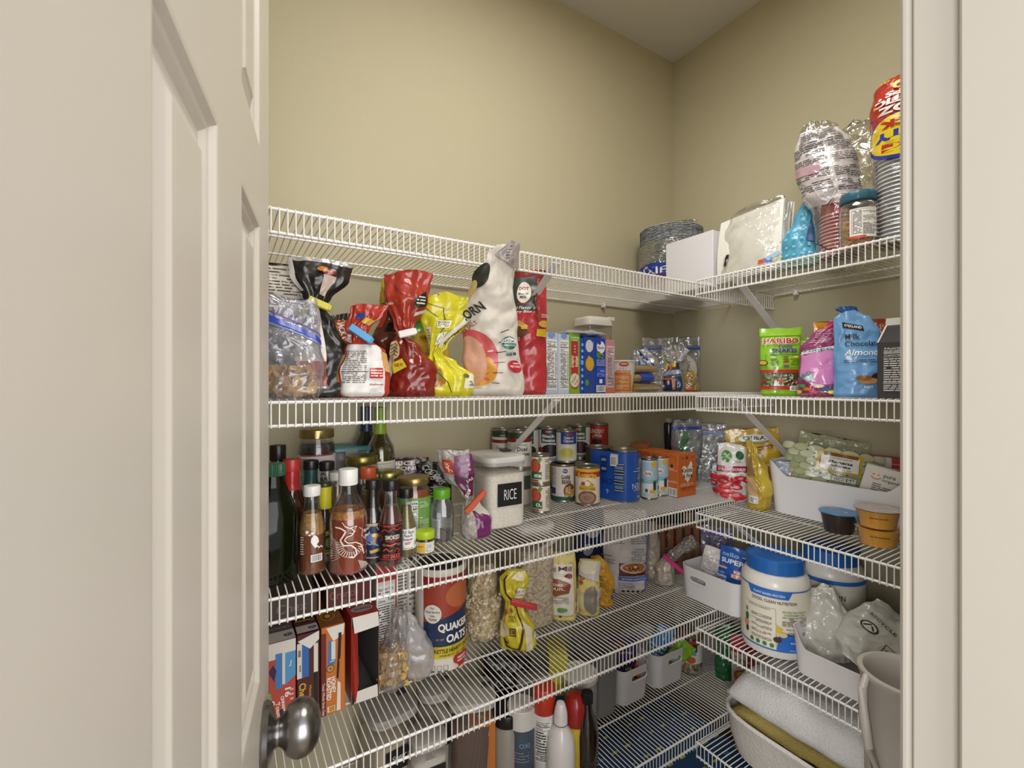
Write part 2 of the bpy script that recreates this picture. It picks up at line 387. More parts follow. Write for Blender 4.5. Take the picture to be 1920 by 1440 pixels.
# surfaces
def s_front(w, d): return lambda x, z, o: (x, -d/2-o, z)
def s_left(w, d): return lambda x, z, o: (-w/2-o, -x, z)      # seen from the left, x grows towards the front
def s_right(w, d): return lambda x, z, o: (w/2+o, x, z)
def s_top(h): return lambda x, y, o: (x, y, h+o)
def s_cyl(r, c=(0, 0, 0)):                                    # r number or function of z
    def f(x, z, o):
        rr = (r(z) if callable(r) else r); a = x/(r(.0) if callable(r) else r) if not callable(r) else x/rr
        return (c[0]+(rr+o)*math.sin(a), c[1]-(rr+o)*math.cos(a), c[2]+z)
    return f
def prof_r(prof):
    def r(z):
        for a, b in zip(prof, prof[1:]):
            if a[1] <= z <= b[1] and b[1] > a[1]: return a[0]+(b[0]-a[0])*(z-a[1])/(b[1]-a[1])
        return prof[0][0] if z < prof[0][1] else prof[-1][0]
    return r
def s_prof(prof, rn=None):
    r = prof_r(prof); rn = rn or max(p[0] for p in prof)
    return lambda x, z, o: ((r(z)+o)*math.sin(x/rn), -(r(z)+o)*math.cos(x/rn), z)
# ---------------- bags ----------------
def smooth(a, b, t): t = max(0, min(1, t)); t = t*t*(3-2*t); return a+(b-a)*t
class Bag:
    # prof: list of (t, halfwidth, halfdepth, cx, cy) along the height H; crumple amplitude amp
    def __init__(s, H, prof, amp=.004, seed=0, freq=22, pleat=0, sup=1.0, np_=9):
        s.H, s.p, s.amp, s.sd, s.fr, s.pl, s.sup, s.np = H, [tuple(p)+(0,)*(5-len(p)) for p in prof], amp, seed*7.31, freq, pleat, sup, np_
        s.W = max(p[1] for p in prof)
    def at(s, t):
        p = s.p; t = max(p[0][0], min(p[-1][0], t))
        for a, b in zip(p, p[1:]):
            if t <= b[0]: k = (t-a[0])/max(1e-6, b[0]-a[0]); return [smooth(a[i], b[i], k) for i in range(1, 5)]
        return list(p[-1][1:])
    def pt(s, phi, t, off=0):
        hw, hd, cx, cy = s.at(t); sn, cn = math.sin(phi), math.cos(phi)
        sx = math.copysign(abs(sn)**s.sup, sn); q = Vector((s.fr*sn*s.W, s.fr*(t*s.H), s.sd+cn*.6))
        dv = noise.voronoi(q*.85+Vector((noise.noise(q*.5), 0, 0)))[0]; n = (.8*noise.noise(q*.7)+1.0*min(.8, dv[1]-dv[0])+.35*(1-2*abs(noise.noise(q*1.9)))+.35*min(.7, (lambda w_: w_[1]-w_[0])(noise.voronoi(q*2.1)[0]))-.55)*s.amp*1.5
        edge = 1-.65*(abs(sn)**6)
        g = max(0, 1-hw/s.W); n *= (.5+hd/(hd+.008)*.5)*edge
        if s.pl: n += s.pl*(.25+g)*math.cos(phi*s.np+2*math.sin(t*9+s.sd))*min(1, hd/.01)
        nx, ny = sn/(max(hw, .004)), -cn/(max(hd, .004)); l = math.hypot(nx, ny); nx, ny = nx/l, ny/l
        wob = s.amp*.8*noise.noise(Vector((s.sd, t*s.H*14, math.copysign(3, sn))))*abs(sn)
        zz = t*s.H+(noise.noise(Vector((sn*s.W*30, 7, s.sd)))*s.amp*1.2 if t > .97 else 0)
        return (cx+hw*sx+nx*(n+off)+wob, cy-hd*cn+ny*(n+off), zz)
    def surf(s, x, z, o):
        phi = max(-1, min(1, x/s.W))*math.pi/2*.97; return s.pt(phi, z/s.H, o)
    def back(s, x, z, o):
        phi = math.pi+max(-1, min(1, x/s.W))*math.pi/2*.97; return s.pt(phi, z/s.H, o)
    def mesh(s, m, bands=None, g=None, n=60, rows=56, inner=None):
        # bands: [(t0,t1,material)] ; inner: material inside an open mouth
        g = g or G(); vs = []; bands = bands or []
        for j in range(rows+1):
            for i in range(n): vs.append(s.pt(2*math.pi*i/n, j/rows))
        o = len(g.v); g.v += [tuple(v) for v in vs]
        for j in range(rows):
            t = (j+.5)/rows; mm = m
            for b in bands:
                if b[0] <= t < b[1]: mm = b[2]
            k = g.mi(mm)
            for i in range(n): g.f.append([o+j*n+i, o+j*n+(i+1) % n, o+(j+1)*n+(i+1) % n, o+(j+1)*n+i]); g.m.append(k)
        g.f.append([o+i for i in range(n)][::-1]); g.m.append(g.mi(m))
        g.f.append([o+rows*n+i for i in range(n)]); g.m.append(g.mi(inner or m))
        return g
def pouch(hw, hd, neck=None): pass
def bagthing(name, label, cat, bag, mat, loc, rz, ops=(), bands=None, group=None, bodyname='bag_film', rx=0, ry=0, inner=None, step=.005, n=84, rows=72, plabel=None):
    root = thing(name, label, cat, loc, rz, group, rx, ry)
    bag.mesh(mat, bands, n=n, rows=rows, inner=inner).build(bodyname, root, sharp=60)
    if ops: prints(root, bag.surf, list(ops), step=step, lift=.0015, dz=.0004, rough=.25, name='printed_panel')
    return root
PILLOW = lambda hw, hd: [(0, hw*.97, .003), (.05, hw, hd*.45), (.3, hw, hd), (.7, hw, hd*.9), (.94, hw, hd*.3), (1, hw, .0015)]
STAND = lambda hw, hd: [(0, hw*.92, hd*.9), (.03, hw*.98, hd), (.4, hw, hd*.85), (.8, hw*1.0, hd*.35), (.93, hw, .003), (1, hw, .0015)]
def bits(name, label, cat, loc, region, n, shape, mats, seed=0, rz=0):
    # a heap of small pieces: region() gives a random point; shape(g, matrix, material) adds one piece
    r = random.Random(seed); g = G()
    for i in range(n):
        p = region(r); st = len(g.v); shape(g, r.choice(mats), r)
        m4 = Matrix.Translation(p) @ Euler((r.uniform(0, 6), r.uniform(0, 6), r.uniform(0, 6))).to_matrix().to_4x4(); g.xf(m4, st)
    o = g.build(name); o.location = loc; o.rotation_euler[2] = math.radians(rz)
    return tag(o, label, cat, None, 'stuff')
def sh_curl(L=.012, r=.0026):
    def f(g, m, rr): g.tube([(L*.5*math.cos(a), L*.5*math.sin(a), a*.0008) for a in (0, .6, 1.2, 1.8, 2.4, 3.0)], r, m, 6)
    return f
def sh_flake(R=.010):
    def f(g, m, rr):
        k = 7; vs = [(0, 0, .0006)]+[(R*rr.uniform(.6, 1)*math.cos(6.283*i/k), R*rr.uniform(.6, 1)*math.sin(6.283*i/k), rr.uniform(-.003, .003)) for i in range(k)]
        g.add(vs+[(x, y, z-.0012) for x, y, z in vs], [(0, 1+i, 1+(i+1) % k) for i in range(k)]+[(k+1, k+2+(i+1) % k, k+2+i) for i in range(k)]+[(1+i, k+2+i, k+2+(i+1) % k, 1+(i+1) % k) for i in range(k)], m)
    return f
def sh_nut(a=.009, b=.0055):
    def f(g, m, rr): g.lathe([(.0001, -a), (b*.7, -a*.6), (b, 0), (b*.75, a*.55), (.0001, a)], m, 8)
    return f
def sh_sq(R=.008):
    def f(g, m, rr): g.box(-R, -R, -.0025, R, R, .0025, m, .0015)
    return f
def reg_box(hx, hy, z0, z1): return lambda r: Vector((r.uniform(-hx, hx), r.uniform(-hy, hy), r.uniform(z0, z1)))
def reg_cyl(R, z0, z1, inner=0.):
    def f(r): a = r.uniform(0, 6.283); q = R*math.sqrt(r.uniform(inner, 1)); return Vector((q*math.cos(a), q*math.sin(a), r.uniform(z0, z1)))
    return f
# ---------------- boxes, cans, bottles ----------------
def carton(name, label, cat, w, d, h, col, loc, rz, front=(), left=(), top=(), right=(), group=None, rough=.4, flap=True, ry=0, rx=0):
    root = thing(name, label, cat, loc, rz, group, rx, ry); g = G(); m = M(col, rough) if isinstance(col, str) else col
    g.box(-w/2, -d/2, 0, w/2, d/2, h, m, .0012); g.build('carton_body', root)
    if flap:
        g = G(); g.box(-w/2+.0015, -d/2+.0015, h+.0001, w/2-.0015, -d/2+.0015+d*.62, h+.0009, m, .0002); g.build('top_flap', root)
    if front: prints(root, s_front(w, d), list(front), 'front_print', step=1, lift=.0003, dz=.00012)
    if left: prints(root, s_left(w, d), list(left), 'side_print', step=1, lift=.0003, dz=.00012)
    if right: prints(root, s_right(w, d), list(right), 'side_print', step=1, lift=.0003, dz=.00012)
    if top: prints(root, s_top(h+.001), list(top), 'top_print', step=1, lift=.0002, dz=.00012)
    return root
TIN = M('#a8a49c', .28, .9)
def can(label, loc, r, h, paper, ops, rz, group='food cans on the third shelf', cat='can', rim=TIN, bands=None, name='food_can'):
    root = thing(name, label, cat, loc, rz, group); g = G()
    e = .0016
    g.lathe([(0, .002), (r-.004, .002), (r-.003, 0), (r-.0005, 0), (r, .0015), (r, .0035), (r-e, .006), (r-e, h-.006), (r, h-.0035), (r, h-.0015), (r-.0005, h),
             (r-.0022, h), (r-.003, h-.0035), (r-.008, h-.0042), (r-.010, h-.0032), (r-.013, h-.0042), (0, h-.0042)], rim, 40)
    g.build('can_body', root)
    g = G(); z0, z1 = .0065, h-.0065; pr = [(r-.0006, z0)]
    for b in (bands or []): pr[-1] = (pr[-1][0], pr[-1][1], M(b[1], .38)) ; pr.append((r-.0006, b[0]))
    pr[-1] = (pr[-1][0], pr[-1][1], M(paper, .38)); pr.append((r-.0006, z1))
    g.lathe(pr, M(paper, .38), 40, capb=False, capt=False); g.build('paper_label', root)
    if ops: prints(root, s_cyl(r-.0006), list(ops), step=.006, lift=.0003, dz=.00014)
    return root
def screwcap(root, r, z0, h, col, name='screw_cap', ridge=36, ra=.012, rough=.35, metal=0., dome=.0015, c=(0, 0), label=None):
    g = G(); m = M(col, rough, metal)
    g.lathe([(r*.985, z0), (r, z0+.0008), (r, z0+h-.0025), (r*.96, z0+h-.0004), (r*.9, z0+h), (0, z0+h+dome*.3)], m, 72, c=(c[0], c[1], 0), ridge=ridge, ra=ra)
    o = g.build(name, root)
    if label: o['label'] = label
    return o
GLASS = clear('#f9faf9', .015, .15, .03)
def bottle(name, label, cat, prof, glass, loc, rz, liquid=None, fill=None, cap=None, ops=(), sleeve=None, group=None, liqname='sauce', n=40, sx=1, sy=1, sq=0, neckwrap=None, wall=.0016, lrn=None):
    root = thing(name, label, cat, loc, rz, group)
    g = G(); g.lathe(prof, glass, n, sx=sx, sy=sy, sq=sq, capt=False); g.build('bottle_glass', root)
    if liquid:
        pr = [(max(.001, p[0]-wall), p[1]+(wall if i == 0 else 0)) for i, p in enumerate(prof) if p[1] < fill]; r = prof_r(prof)
        pr.append((max(.001, r(fill)-wall), fill)); g = G(); g.lathe(pr, liquid, n, sx=sx, sy=sy, sq=sq); g.build(liqname, root)
    if sleeve:                              # (z0,z1,material,name)
        z0, z1, m, nm = sleeve; r = prof_r(prof); k = 8
        g = G(); g.lathe([(r(z0+(z1-z0)*i/k)+.0004, z0+(z1-z0)*i/k) for i in range(k+1)], m, n, sx=sx, sy=sy, sq=sq, capb=False, capt=False); g.build(nm, root)
    if neckwrap:
        z0, z1, m, nm = neckwrap; r = prof_r(prof); k = 8
        g = G(); g.lathe([(r(z0+(z1-z0)*i/k)+.0007, z0+(z1-z0)*i/k) for i in range(k+1)], m, n, capb=False, capt=False); g.build(nm, root)
    if cap: screwcap(root, *cap)
    if ops:
        base = s_prof(prof, lrn)
        sf = base if not sq else base
        prints(root, (lambda x, z, o: (lambda p: (p[0]*sx, p[1]*sy, p[2]))(sf(x, z, o))), list(ops), step=.005, lift=.0009, dz=.00018)
    return root
def bin_(name, label, w, d, h, col, loc, rz, dip=.0, handles=(), group=None, rnd=.03, th=.0028, taper=.08, rough=.45, diptype='long', texture=False):
    # open plastic bin; local front is -y; dip lowers the long sides between the raised ends
    root = thing(name, label, 'storage bin', loc, rz, group); m = M(col, rough)
    N = 160
    def ring(hx, hy, rr):
        pts = []; 
        per = []
        for cx, cy, a0 in ((hx-rr, hy-rr, 0), (-hx+rr, hy-rr, 90), (-hx+rr, -hy+rr, 180), (hx-rr, -hy+rr, 270)):
            for k in range(9): a = math.radians(a0+k*90/8); per.append((cx+rr*math.cos(a), cy+rr*math.sin(a)))
        L = [0]; 
        for i in range(len(per)): L.append(L[-1]+math.dist(per[i], per[(i+1) % len(per)]))
        out = []
        for j in range(N):
            s_ = L[-1]*j/N; i = max(k for k in range(len(per)) if L[k] <= s_+1e-9); a, b = per[i], per[(i+1) % len(per)]
            q = (s_-L[i])/max(1e-9, L[i+1]-L[i]); out.append((a[0]+(b[0]-a[0])*q, a[1]+(b[1]-a[1])*q))
        return out
    def top(x, y):
        if not dip: return h
        e = abs(x)/(w/2); return h-dip*(1-(lambda t: t*t*(3-2*t))(max(0, min(1, (e-.62)/.30))))
    g = G(); rows = 24; vo = []; vi = []
    for sgn, store in ((0, vo), (1, vi)):
        for j in range(rows+1):
            t = j/rows; k = 1-taper*(1-t); hx, hy = w/2*k-th*sgn, d/2*k-th*sgn
            for (x, y) in ring(hx, hy, max(.004, rnd*k-th*sgn)): store.append((x, y, (th*sgn)+(top(x, y)-th*sgn)*t))
    no = len(vo); fs = []
    def hole(x0, z0, x, z, hw_, hh): return ((abs(x-x0) < hw_-hh and abs(z-z0) < hh) or math.hypot(max(0, abs(x-x0)-(hw_-hh)), z-z0) < hh)
    def cut(pt, side):
        for (sd, c0, z0, hw_, hh) in handles:
            if sd == 'front' and pt[1] < -d/2*.8 and hole(c0, z0, pt[0], pt[2], hw_, hh): return True
            if sd == 'left' and pt[0] < -w/2*.8 and hole(c0, z0, pt[1], pt[2], hw_, hh): return True
            if sd == 'right' and pt[0] > w/2*.8 and hole(c0, z0, pt[1], pt[2], hw_, hh): return True
        return False
    V = vo+vi
    for base, fl in ((0, 0), (no, 1)):
        for j in range(rows):
            for i in range(N):
                q = [base+j*N+i, base+j*N+(i+1) % N, base+(j+1)*N+(i+1) % N, base+(j+1)*N+i]
                c = [sum(V[k][a] for k in q)/4 for a in range(3)]
                if cut(c, fl): continue
                fs.append(q[::-1] if fl else q)
    for i in range(N): fs.append([rows*N+i, rows*N+(i+1) % N, no+rows*N+(i+1) % N, no+rows*N+i])
    fs.append(list(range(N))[::-1]); fs.append([no+i for i in range(N)])
    g.add(V, fs, m); g.build('bin_wall', root, sharp=50)
    for (sd, c0, z0, hw_, hh) in handles:
        g = G(); k = 1-taper*(1-z0/h); pts = []
        for a in range(33):
            an = 2*math.pi*a/32; ex = math.copysign(hw_-hh, math.cos(an)) if abs(math.cos(an)) > 1e-6 else 0
            px, pz = c0+ex+(hh+.001)*math.cos(an), z0+(hh+.001)*math.sin(an)
            pts.append((px, -d/2*k+th/2, pz) if sd == 'front' else ((-w/2*k+th/2, px, pz) if sd == 'left' else (w/2*k-th/2, px, pz)))
        g.tube(pts, .0026, m, 8, cap=False); g.build('handle_rim', root)
    return root
DL = [z+TOP for z in ZL]; DR = [z+TOP for z in ZR]
CREAM = '#e9e4d8'; INK = '#26231f'
def tied(H, hw, hd, tn, nk, fw, cxn=0, cxt=0, cyt=0, fd=.016):
    return [(0, hw*.9, hd*.8), (.05, hw, hd), (tn*.45, hw*1.0, hd), (tn*.8, hw*.6, hd*.7, cxn*.6), (tn, nk, nk*.8, cxn), (tn+.06, nk*1.6, nk, cxn+(cxt-cxn)*.15),
            (tn+(1-tn)*.6, fw*.9, fd, cxn+(cxt-cxn)*.6, cyt*.6), (1, fw, fd*.7, cxt, cyt)]
def clip(name, label, cat, loc, L, w_, col, rz, tilt=0, th=.008):
    root = thing(name, label, cat, loc, rz, None, 0, tilt); m = M(col, .35)
    g = G(); g.box(-L/2, -th, -w_/2, L/2, -.0012, w_/2, m, .0015); g.build('clip_jaw', root)
    g = G(); g.box(-L/2, .0012, -w_/2, L/2, th, w_/2, m, .0015); g.build('clip_jaw', root)
    g = G(); g.box(L/2-.004, -th*.8, -w_/2*.8, L/2+.003, th*.8, w_/2*.8, m, .001); g.build('clip_hinge', root)
    for k in (-1, 0, 1): g = None
    return root
# ============ third shelf: bottles and jars on the left ============
z3 = DL[2]
def on3(u, v, r=0): x, y = onZ(u, v, z3); return away(x, y, r)
def p3(u, Y): return onY(u, Y), Y
GO = clear('#6a7a34', .04, .06, .06, milkcol='#2d3a16')
x, y = .0735, .952
bottle('olive_oil_bottle', 'large dark green oil bottle with ribbed green cap beside the door edge', 'bottle',
       [(.030, 0), (.036, .004), (.038, .012), (.038, .118), (.036, .128), (.029, .150), (.021, .170), (.017, .182), (.0165, .196)],
       GO, (x, y, z3), 10, M('#333d14', .3, 0, .0), .150, (.0188, .192, .022, '#2f5b41', 'screw_cap', 34, .03), sx=1., sy=.95, sq=3.2, liqname='oil',
       ops=[('k', [(.012, .02), (.012, .095), (.017, .105), (.026, .105), (.031, .095), (.031, .02), (.026, .011), (.017, .011), (.012, .02)], .0022, M('#475027', .12, 0, 1))])
x, y = p3(521, 1.085)
bottle('syrup_bottle', 'dark brown bottle with stepped black cap behind the green oil bottle', 'bottle', [(.027, 0), (.030, .005), (.030, .14), (.02, .175), (.0145, .195), (.0135, .205)],
       M('#2b1b12', .12, 0, 1), (x, y, z3), 0, cap=(.0155, .200, .032, '#1d1512'))
x, y = p3(547, 1.04)
bottle('sauce_bottle', 'bottle with glossy red cap and red wrapped neck behind the oil bottle', 'bottle', [(.025, 0), (.028, .004), (.028, .11), (.018, .142), (.0135, .155), (.013, .185)],
       M('#3a1712', .15, 0, 1), (x, y, z3), 0, cap=(.0165, .183, .024, '#b8322e'), neckwrap=(.145, .184, M('#b02c2a', .25), 'neck_wrap'))
SAUCE = lambda c: speck(c, c, 300, .25, .5, .05)
pw = [(.021, 0), (.0245, .003), (.0245, .082), (.023, .094), (.0165, .118), (.0135, .130), (.013, .148)]
x, y = on3(585, 1080, .024)
hawaii = [('p', [(-.012, .083), (-.008, .086), (-.005, .082), (-.010, .079)], '#efece6'), ('e', -.004, .077, .0022, .0018, '#efece6'), ('e', .001, .080, .003, .002, '#efece6'),
          ('p', [(-.001, .071), (.004, .077), (.010, .071), (.012, .063), (.008, .058), (.010, .054), (.005, .052), (.001, .058), (-.002, .064)], '#f1eee8'),
          ('k', [(.009, .056), (.012, .051), (.016, .054), (.019, .050)], .0018, '#efece6'), ('b', -.002, .026, .018, .040), ('l', -.021, .04, -.014, .075, 8, '#d9c9b8')]
bottle('hot_sauce_bottle', 'hot sauce bottle with white cap and white island map printed on the glass', 'bottle', pw, GLASS, (x, y, z3), facing(x, y),
       M('#7d4424', .25, 0, .6), .075, (.0155, .146, .019, '#e6e4e0'), hawaii, group=None, liqname='sauce')
g = G(); g.lathe([(.0233, .075), (.0233, .081), (.0215, .094), (.016, .114)], speck('#b5894f', '#8f6c3a', 220, .4, .5, .1), 36, capb=False, capt=False)
o = g.build('sauce_residue'); o.parent = bpy.data.objects['hot_sauce_bottle']
x, y = on3(609, 1056, .022)
bottle('hot_sauce_bottle', 'small sauce bottle with bright yellow shrink wrap around cap and neck', 'bottle', [(.018, 0), (.0205, .003), (.0205, .068), (.0145, .098), (.0125, .108), (.0125, .152)],
       GLASS, (x, y, z3), facing(x, y), M('#3b2a14', .2, 0, .5), .1, (.0138, .150, .008, '#3b3a1c', 'screw_cap', 30, .01), neckwrap=(.106, .153, M('#c9c22a', .35), 'neck_wrap'),
       sleeve=(.012, .066, M('#231d14', .35), 'paper_label'),
       ops=[('e', .006, .040, .014, .017, '#9aa53a'), ('e', .006, .040, .012, .015, '#2b2d18'), ('t', 'BANERO', .004, .060, .006, '#d8c93c', {'w': .026}), ('e', .008, .040, .007, .010, '#6f8d49'),
            ('t', 'PEPPER', .006, .018, .006, '#d5c733', {'w': .026}), ('r', -.008, .061, .02, .0625, '#d8c93c')])
pw = [(.029, 0), (.0345, .004), (.0352, .012), (.0352, .098), (.0335, .112), (.027, .131), (.019, .146), (.0155, .154), (.015, .170)]
x, y = on3(653, 1082, .035)
WI = '#e8ddd2'; dr = []
cx, cz = .004, .066
for k in range(15):
    a = math.radians(175+k*11.5); r0, r1 = .012+.0004*k, .026-.0002*k
    dr.append(('k', [(cx+r0*math.cos(a), cz-.004+r0*math.sin(a)), (cx+r1*math.cos(a-.06), cz-.004+r1*math.sin(a-.06)), (cx+r1*1.05*math.cos(a+.12), cz-.004+r1*1.05*math.sin(a+.12)), (cx+r0*math.cos(a+.14), cz-.004+r0*math.sin(a+.14))], .0006, WI))
dr += [('k', [(-.022, .094), (-.012, .092), (-.004, .086), (-.008, .078), (-.013, .070), (-.008, .060), (.004, .060), (.012, .052), (.014, .042), (.009, .036), (.002, .038)], .0026, WI),
       ('k', [(-.006, .096), (.006, .090), (.010, .084), (.006, .078), (-.002, .076), (-.006, .070), (.000, .064), (.012, .064), (.021, .058), (.026, .048), (.028, .038)], .0018, WI),
       ('k', [(-.010, .103), (-.004, .094), (.004, .092), (.014, .094), (.010, .088)], .0012, WI), ('k', [(.012, .086), (.007, .081), (.002, .083)], .0014, WI), ('k', [(.016, .056), (.024, .051), (.024, .043)], .0012, WI)]
for k in range(11):
    t = k/10; dr.append(('k', [(-.034+.008*t, .082-.05*t), (-.016+.004*t, .064-.024*t)], .0005, WI)); dr.append(('k', [(.016+.012*t, .030-.006*t), (.022+.012*t, .012+.004*t)], .0005, WI))
dr += [('t', 'Spicy', .031, .084, .007, WI, {'w': .016, 'shear': .3, 'rot': 12}), ('t', 'Shark', .032, .074, .006, WI, {'w': .014, 'shear': .3, 'rot': 12}), ('k', [(.016, .092), (.022, .086), (.020, .076), (.028, .066)], .0007, WI)]
bottle('sriracha_bottle', 'widest sauce bottle with white flip cap and a large white winged bird drawing', 'bottle', pw, GLASS, (x, y, z3), facing(x, y),
       M('#8e3a1f', .22, 0, .7), .105, (.0178, .166, .030, '#ebe9e6', 'flip_cap', 50, .012), dr)
g = G(); g.lathe([(.0337, .105), (.0335, .108), (.032, .1125), (.030, .119)], speck('#b07a3a', '#8f5a2a', 220, .4, .5, .1), 36, capb=False, capt=False)
o = g.build('sauce_residue'); o.parent = bpy.data.objects['sriracha_bottle']
x, y = p3(632, 1.055)
bottle('hot_sauce_bottle', 'slim amber sauce bottle with small white cap behind the widest sauce bottle', 'bottle', [(.018, 0), (.021, .003), (.021, .09), (.0125, .125), (.0125, .156)],
       GLASS, (x, y, z3), 0, M('#6a4f2c', .2, 0, .5), .14, (.0165, .153, .017, '#dddbd6'))
pepper = [(.0185, 0), (.0215, .003), (.0215, .084), (.019, .098), (.0125, .118), (.0115, .130), (.0115, .150)]
x, y = on3(699, 1060, .021)
bottle('hot_sauce_bottle', 'dark sauce bottle with black cap and blue gold sea monster label', 'bottle', pepper, GLASS, (x, y, z3), facing(x, y), M('#24150f', .15, 0, .8), .135,
       (.0145, .148, .018, '#161414'), sleeve=(.014, .083, M('#1e2d55', .3), 'paper_label'), neckwrap=(.112, .149, M('#1a1212', .2, 0, .6), 'neck_wrap'),
       ops=[('r', -.02, .0145, .02, .0165, '#b7a678'), ('r', -.02, .080, .02, .0825, '#b7a678'), ('t', 'PEPPER', 0, .0785, .003, '#d8c79a', {'w': .02}), ('e', .004, .052, .010, .012, '#b08a3e'),
            ('e', -.006, .056, .008, .009, '#5a74b0'), ('e', .010, .046, .005, .010, '#2b3f7a'), ('k', [(-.014, .048), (-.006, .042), (.002, .044), (.012, .036)], .003, '#7a8cc4'),
            ('t', 'V', .010, .072, .008, '#e3c25a', {}), ('p', [(-.006, .030), (.012, .034), (.014, .028), (-.004, .024)], '#c7a24a'), ('e', .002, .060, .004, .004, '#e0c070')])
x, y = on3(733, 1065, .022)
smk = [('r', -.034, .016, .034, .0175, '#c03a34'), ('r', -.034, .082, .034, .0835, '#c03a34'), ('t', 'PEPPER PALACE', 0, .0805, .0026, '#b64a44', {'w': .028}),
       ('t', 'SMOKED', .003, .060, .0085, '#cfc7c0', {'w': .027, 'bold': .03}), ('t', 'SERRANO', .003, .0535, .005, '#b03a34', {'w': .026}),
       ('k', [(-.008, .0455), (0, .044), (.008, .0475), (.013, .0465)], .0032, '#d2543a'), ('t', 'HOT SAUCE', .001, .0235, .008, '#d2564a', {'w': .032, 'bold': .03}),
       ('k', [(-.018, .070), (-.012, .076), (-.004, .072), (.004, .078), (.012, .073), (.018, .077)], .0024, '#a8302c'), ('k', [(-.019, .066), (-.016, .058), (-.020, .052)], .002, '#a8302c'),
       ('k', [(-.014, .034), (-.008, .039), (-.002, .033), (.003, .036)], .0022, '#c4502f'), ('k', [(.006, .033), (.011, .039), (.016, .033), (.012, .030)], .0022, '#a8302c'),
       ('e', -.012, .046, .004, .003, '#5a5450'), ('e', .014, .0455, .004, .003, '#5a5450')]
bottle('hot_sauce_bottle', 'brown hot sauce bottle with black cap and black red smoked pepper label', 'bottle', [(a*1.07, b) for a, b in pepper], GLASS, (x, y, z3), facing(x, y), M('#4e2716', .2, 0, .7), .118,
       (.0152, .148, .020, '#191615'), smk, sleeve=(.014, .085, M('#221c1c', .35), 'paper_label'))
x, y = on3(762, 1047, .019)
bottle('hot_sauce_bottle', 'small greenish sauce bottle with white handwritten style label and black cap', 'bottle', [(.0175, 0), (.0195, .003), (.0195, .066), (.012, .092), (.0108, .104), (.0108, .124)], GLASS, (x, y, z3), facing(x, y),
       speck('#7a6a34', '#5f4c1f', 260, .3, .5, .05), .104, (.0138, .122, .019, '#171615'),
       [('t', 'TAS Sauc', .002, .054, .0065, INK, {'w': .029, 'shear': .25}), ('t', 'Peach', .003, .0465, .006, INK, {'w': .018, 'shear': .25}), ('t', 'Reaper', .003, .0385, .0062, INK, {'w': .022, 'shear': .25}),
        ('t', 'HOT', .003, .031, .0055, '#b3292b', {'w': .012, 'shear': .25, 'bold': .04}), ('t', 'OZ', -.009, .0245, .004, INK, {}), ('l', -.012, .0195, .014, .022, 1, INK), ('b', .0165, .024, .022, .036)],
       sleeve=(.018, .060, M('#e9e7e2', .5), 'paper_label'))
x, y = on3(797, 1042, .019)
r_ = bottle('seasoning_jar', 'tiny spice jar with bright lime green lid at the shelf edge', 'jar', [(.017, 0), (.019, .002), (.019, .029), (.0175, .032), (.0175, .036)], GLASS, (x, y, z3), facing(x, y), M('#6b4a2a', .5), .028,
       (.0205, .033, .0155, '#a9c21c', 'screw_cap', 40, .01), [('r', -.017, .006, .0, .026, '#d9b33a'), ('r', 0, .006, .014, .026, '#dcdad4'), ('t', 'Knorr', -.009, .019, .004, '#b33a2c', {'shear': .2}), ('l', 0.001, .008, .013, .024, 6, '#7b8aa0')],
       sleeve=(.005, .027, M('#e8e3cd', .5), 'paper_label'), liqname='spice')
x, y = on3(828, 1018, .029)
bottle('spice_bottle', 'nearly empty clear spice bottle with green flip lid beside the rice bag', 'bottle', [(.026, 0), (.028, .003), (.028, .052), (.0285, .056), (.028, .060), (.026, .082), (.0185, .093), (.018, .100)], clear('#e6ecec', .06, .3, .03),
       (x, y, z3), facing(x, y), M('#33241a', .7), .017, (.0205, .096, .021, '#5fa321', 'flip_cap', 40, .006), [('r', -.024, .010, -.004, .052, '#dfe2de'), ('l', -.023, .012, -.006, .050, 14, '#6b706b')], liqname='spice', sq=2.6)
# pasta sauce
jar = [(.034, 0), (.0395, .003), (.041, .012), (.041, .100), (.039, .114), (.0335, .124), (.0325, .134)]
GOLD = '#a58f5c'
def jarthing(label, u, Y, prof, cont, fill, lidr, lidz, lidh, lidcol=GOLD, ops=(), sleeve=None, name='glass_jar', rz=None, k=1, lname='contents'):
    x, y = p3(u, Y); pr = [(a*k, b*k) for a, b in prof]
    return bottle(name, label, 'jar', pr, GLASS, (x, y, z3), facing(x, y) if rz is None else rz, cont, fill, (lidr, lidz, lidh, lidcol, 'metal_lid', 60, .004, .3, .85), ops, sleeve, liqname=lname)
ps = [('r', -.012, .030, .010, .098, '#e9ece2'), ('t', 'cts', .003, .093, .006, INK, {'w': .012, 'bold': .03}), ('r', -.011, .086, .0095, .0872, INK), ('t', '60', .004, .081, .007, INK, {'w': .010, 'bold': .03}), ('l', -.01, .034, .009, .076, 12, INK),
      ('l', .014, .036, .038, .056, 6, '#cfe0bc'), ('l', .014, .082, .038, .096, 4, '#cfe0bc'), ('l', .014, .058, .026, .062, 1, '#dfe9d2')]
jarthing('pasta sauce jar with gold lid and bright green nutrition label', 775, 1.035, jar, M('#8f3517', .3, 0, .5), .12, .0365, .130, .0165, ops=ps, sleeve=(.018, .104, M('#6f9a4a', .4), 'paper_label'))
x, y = p3(594, 1.16)
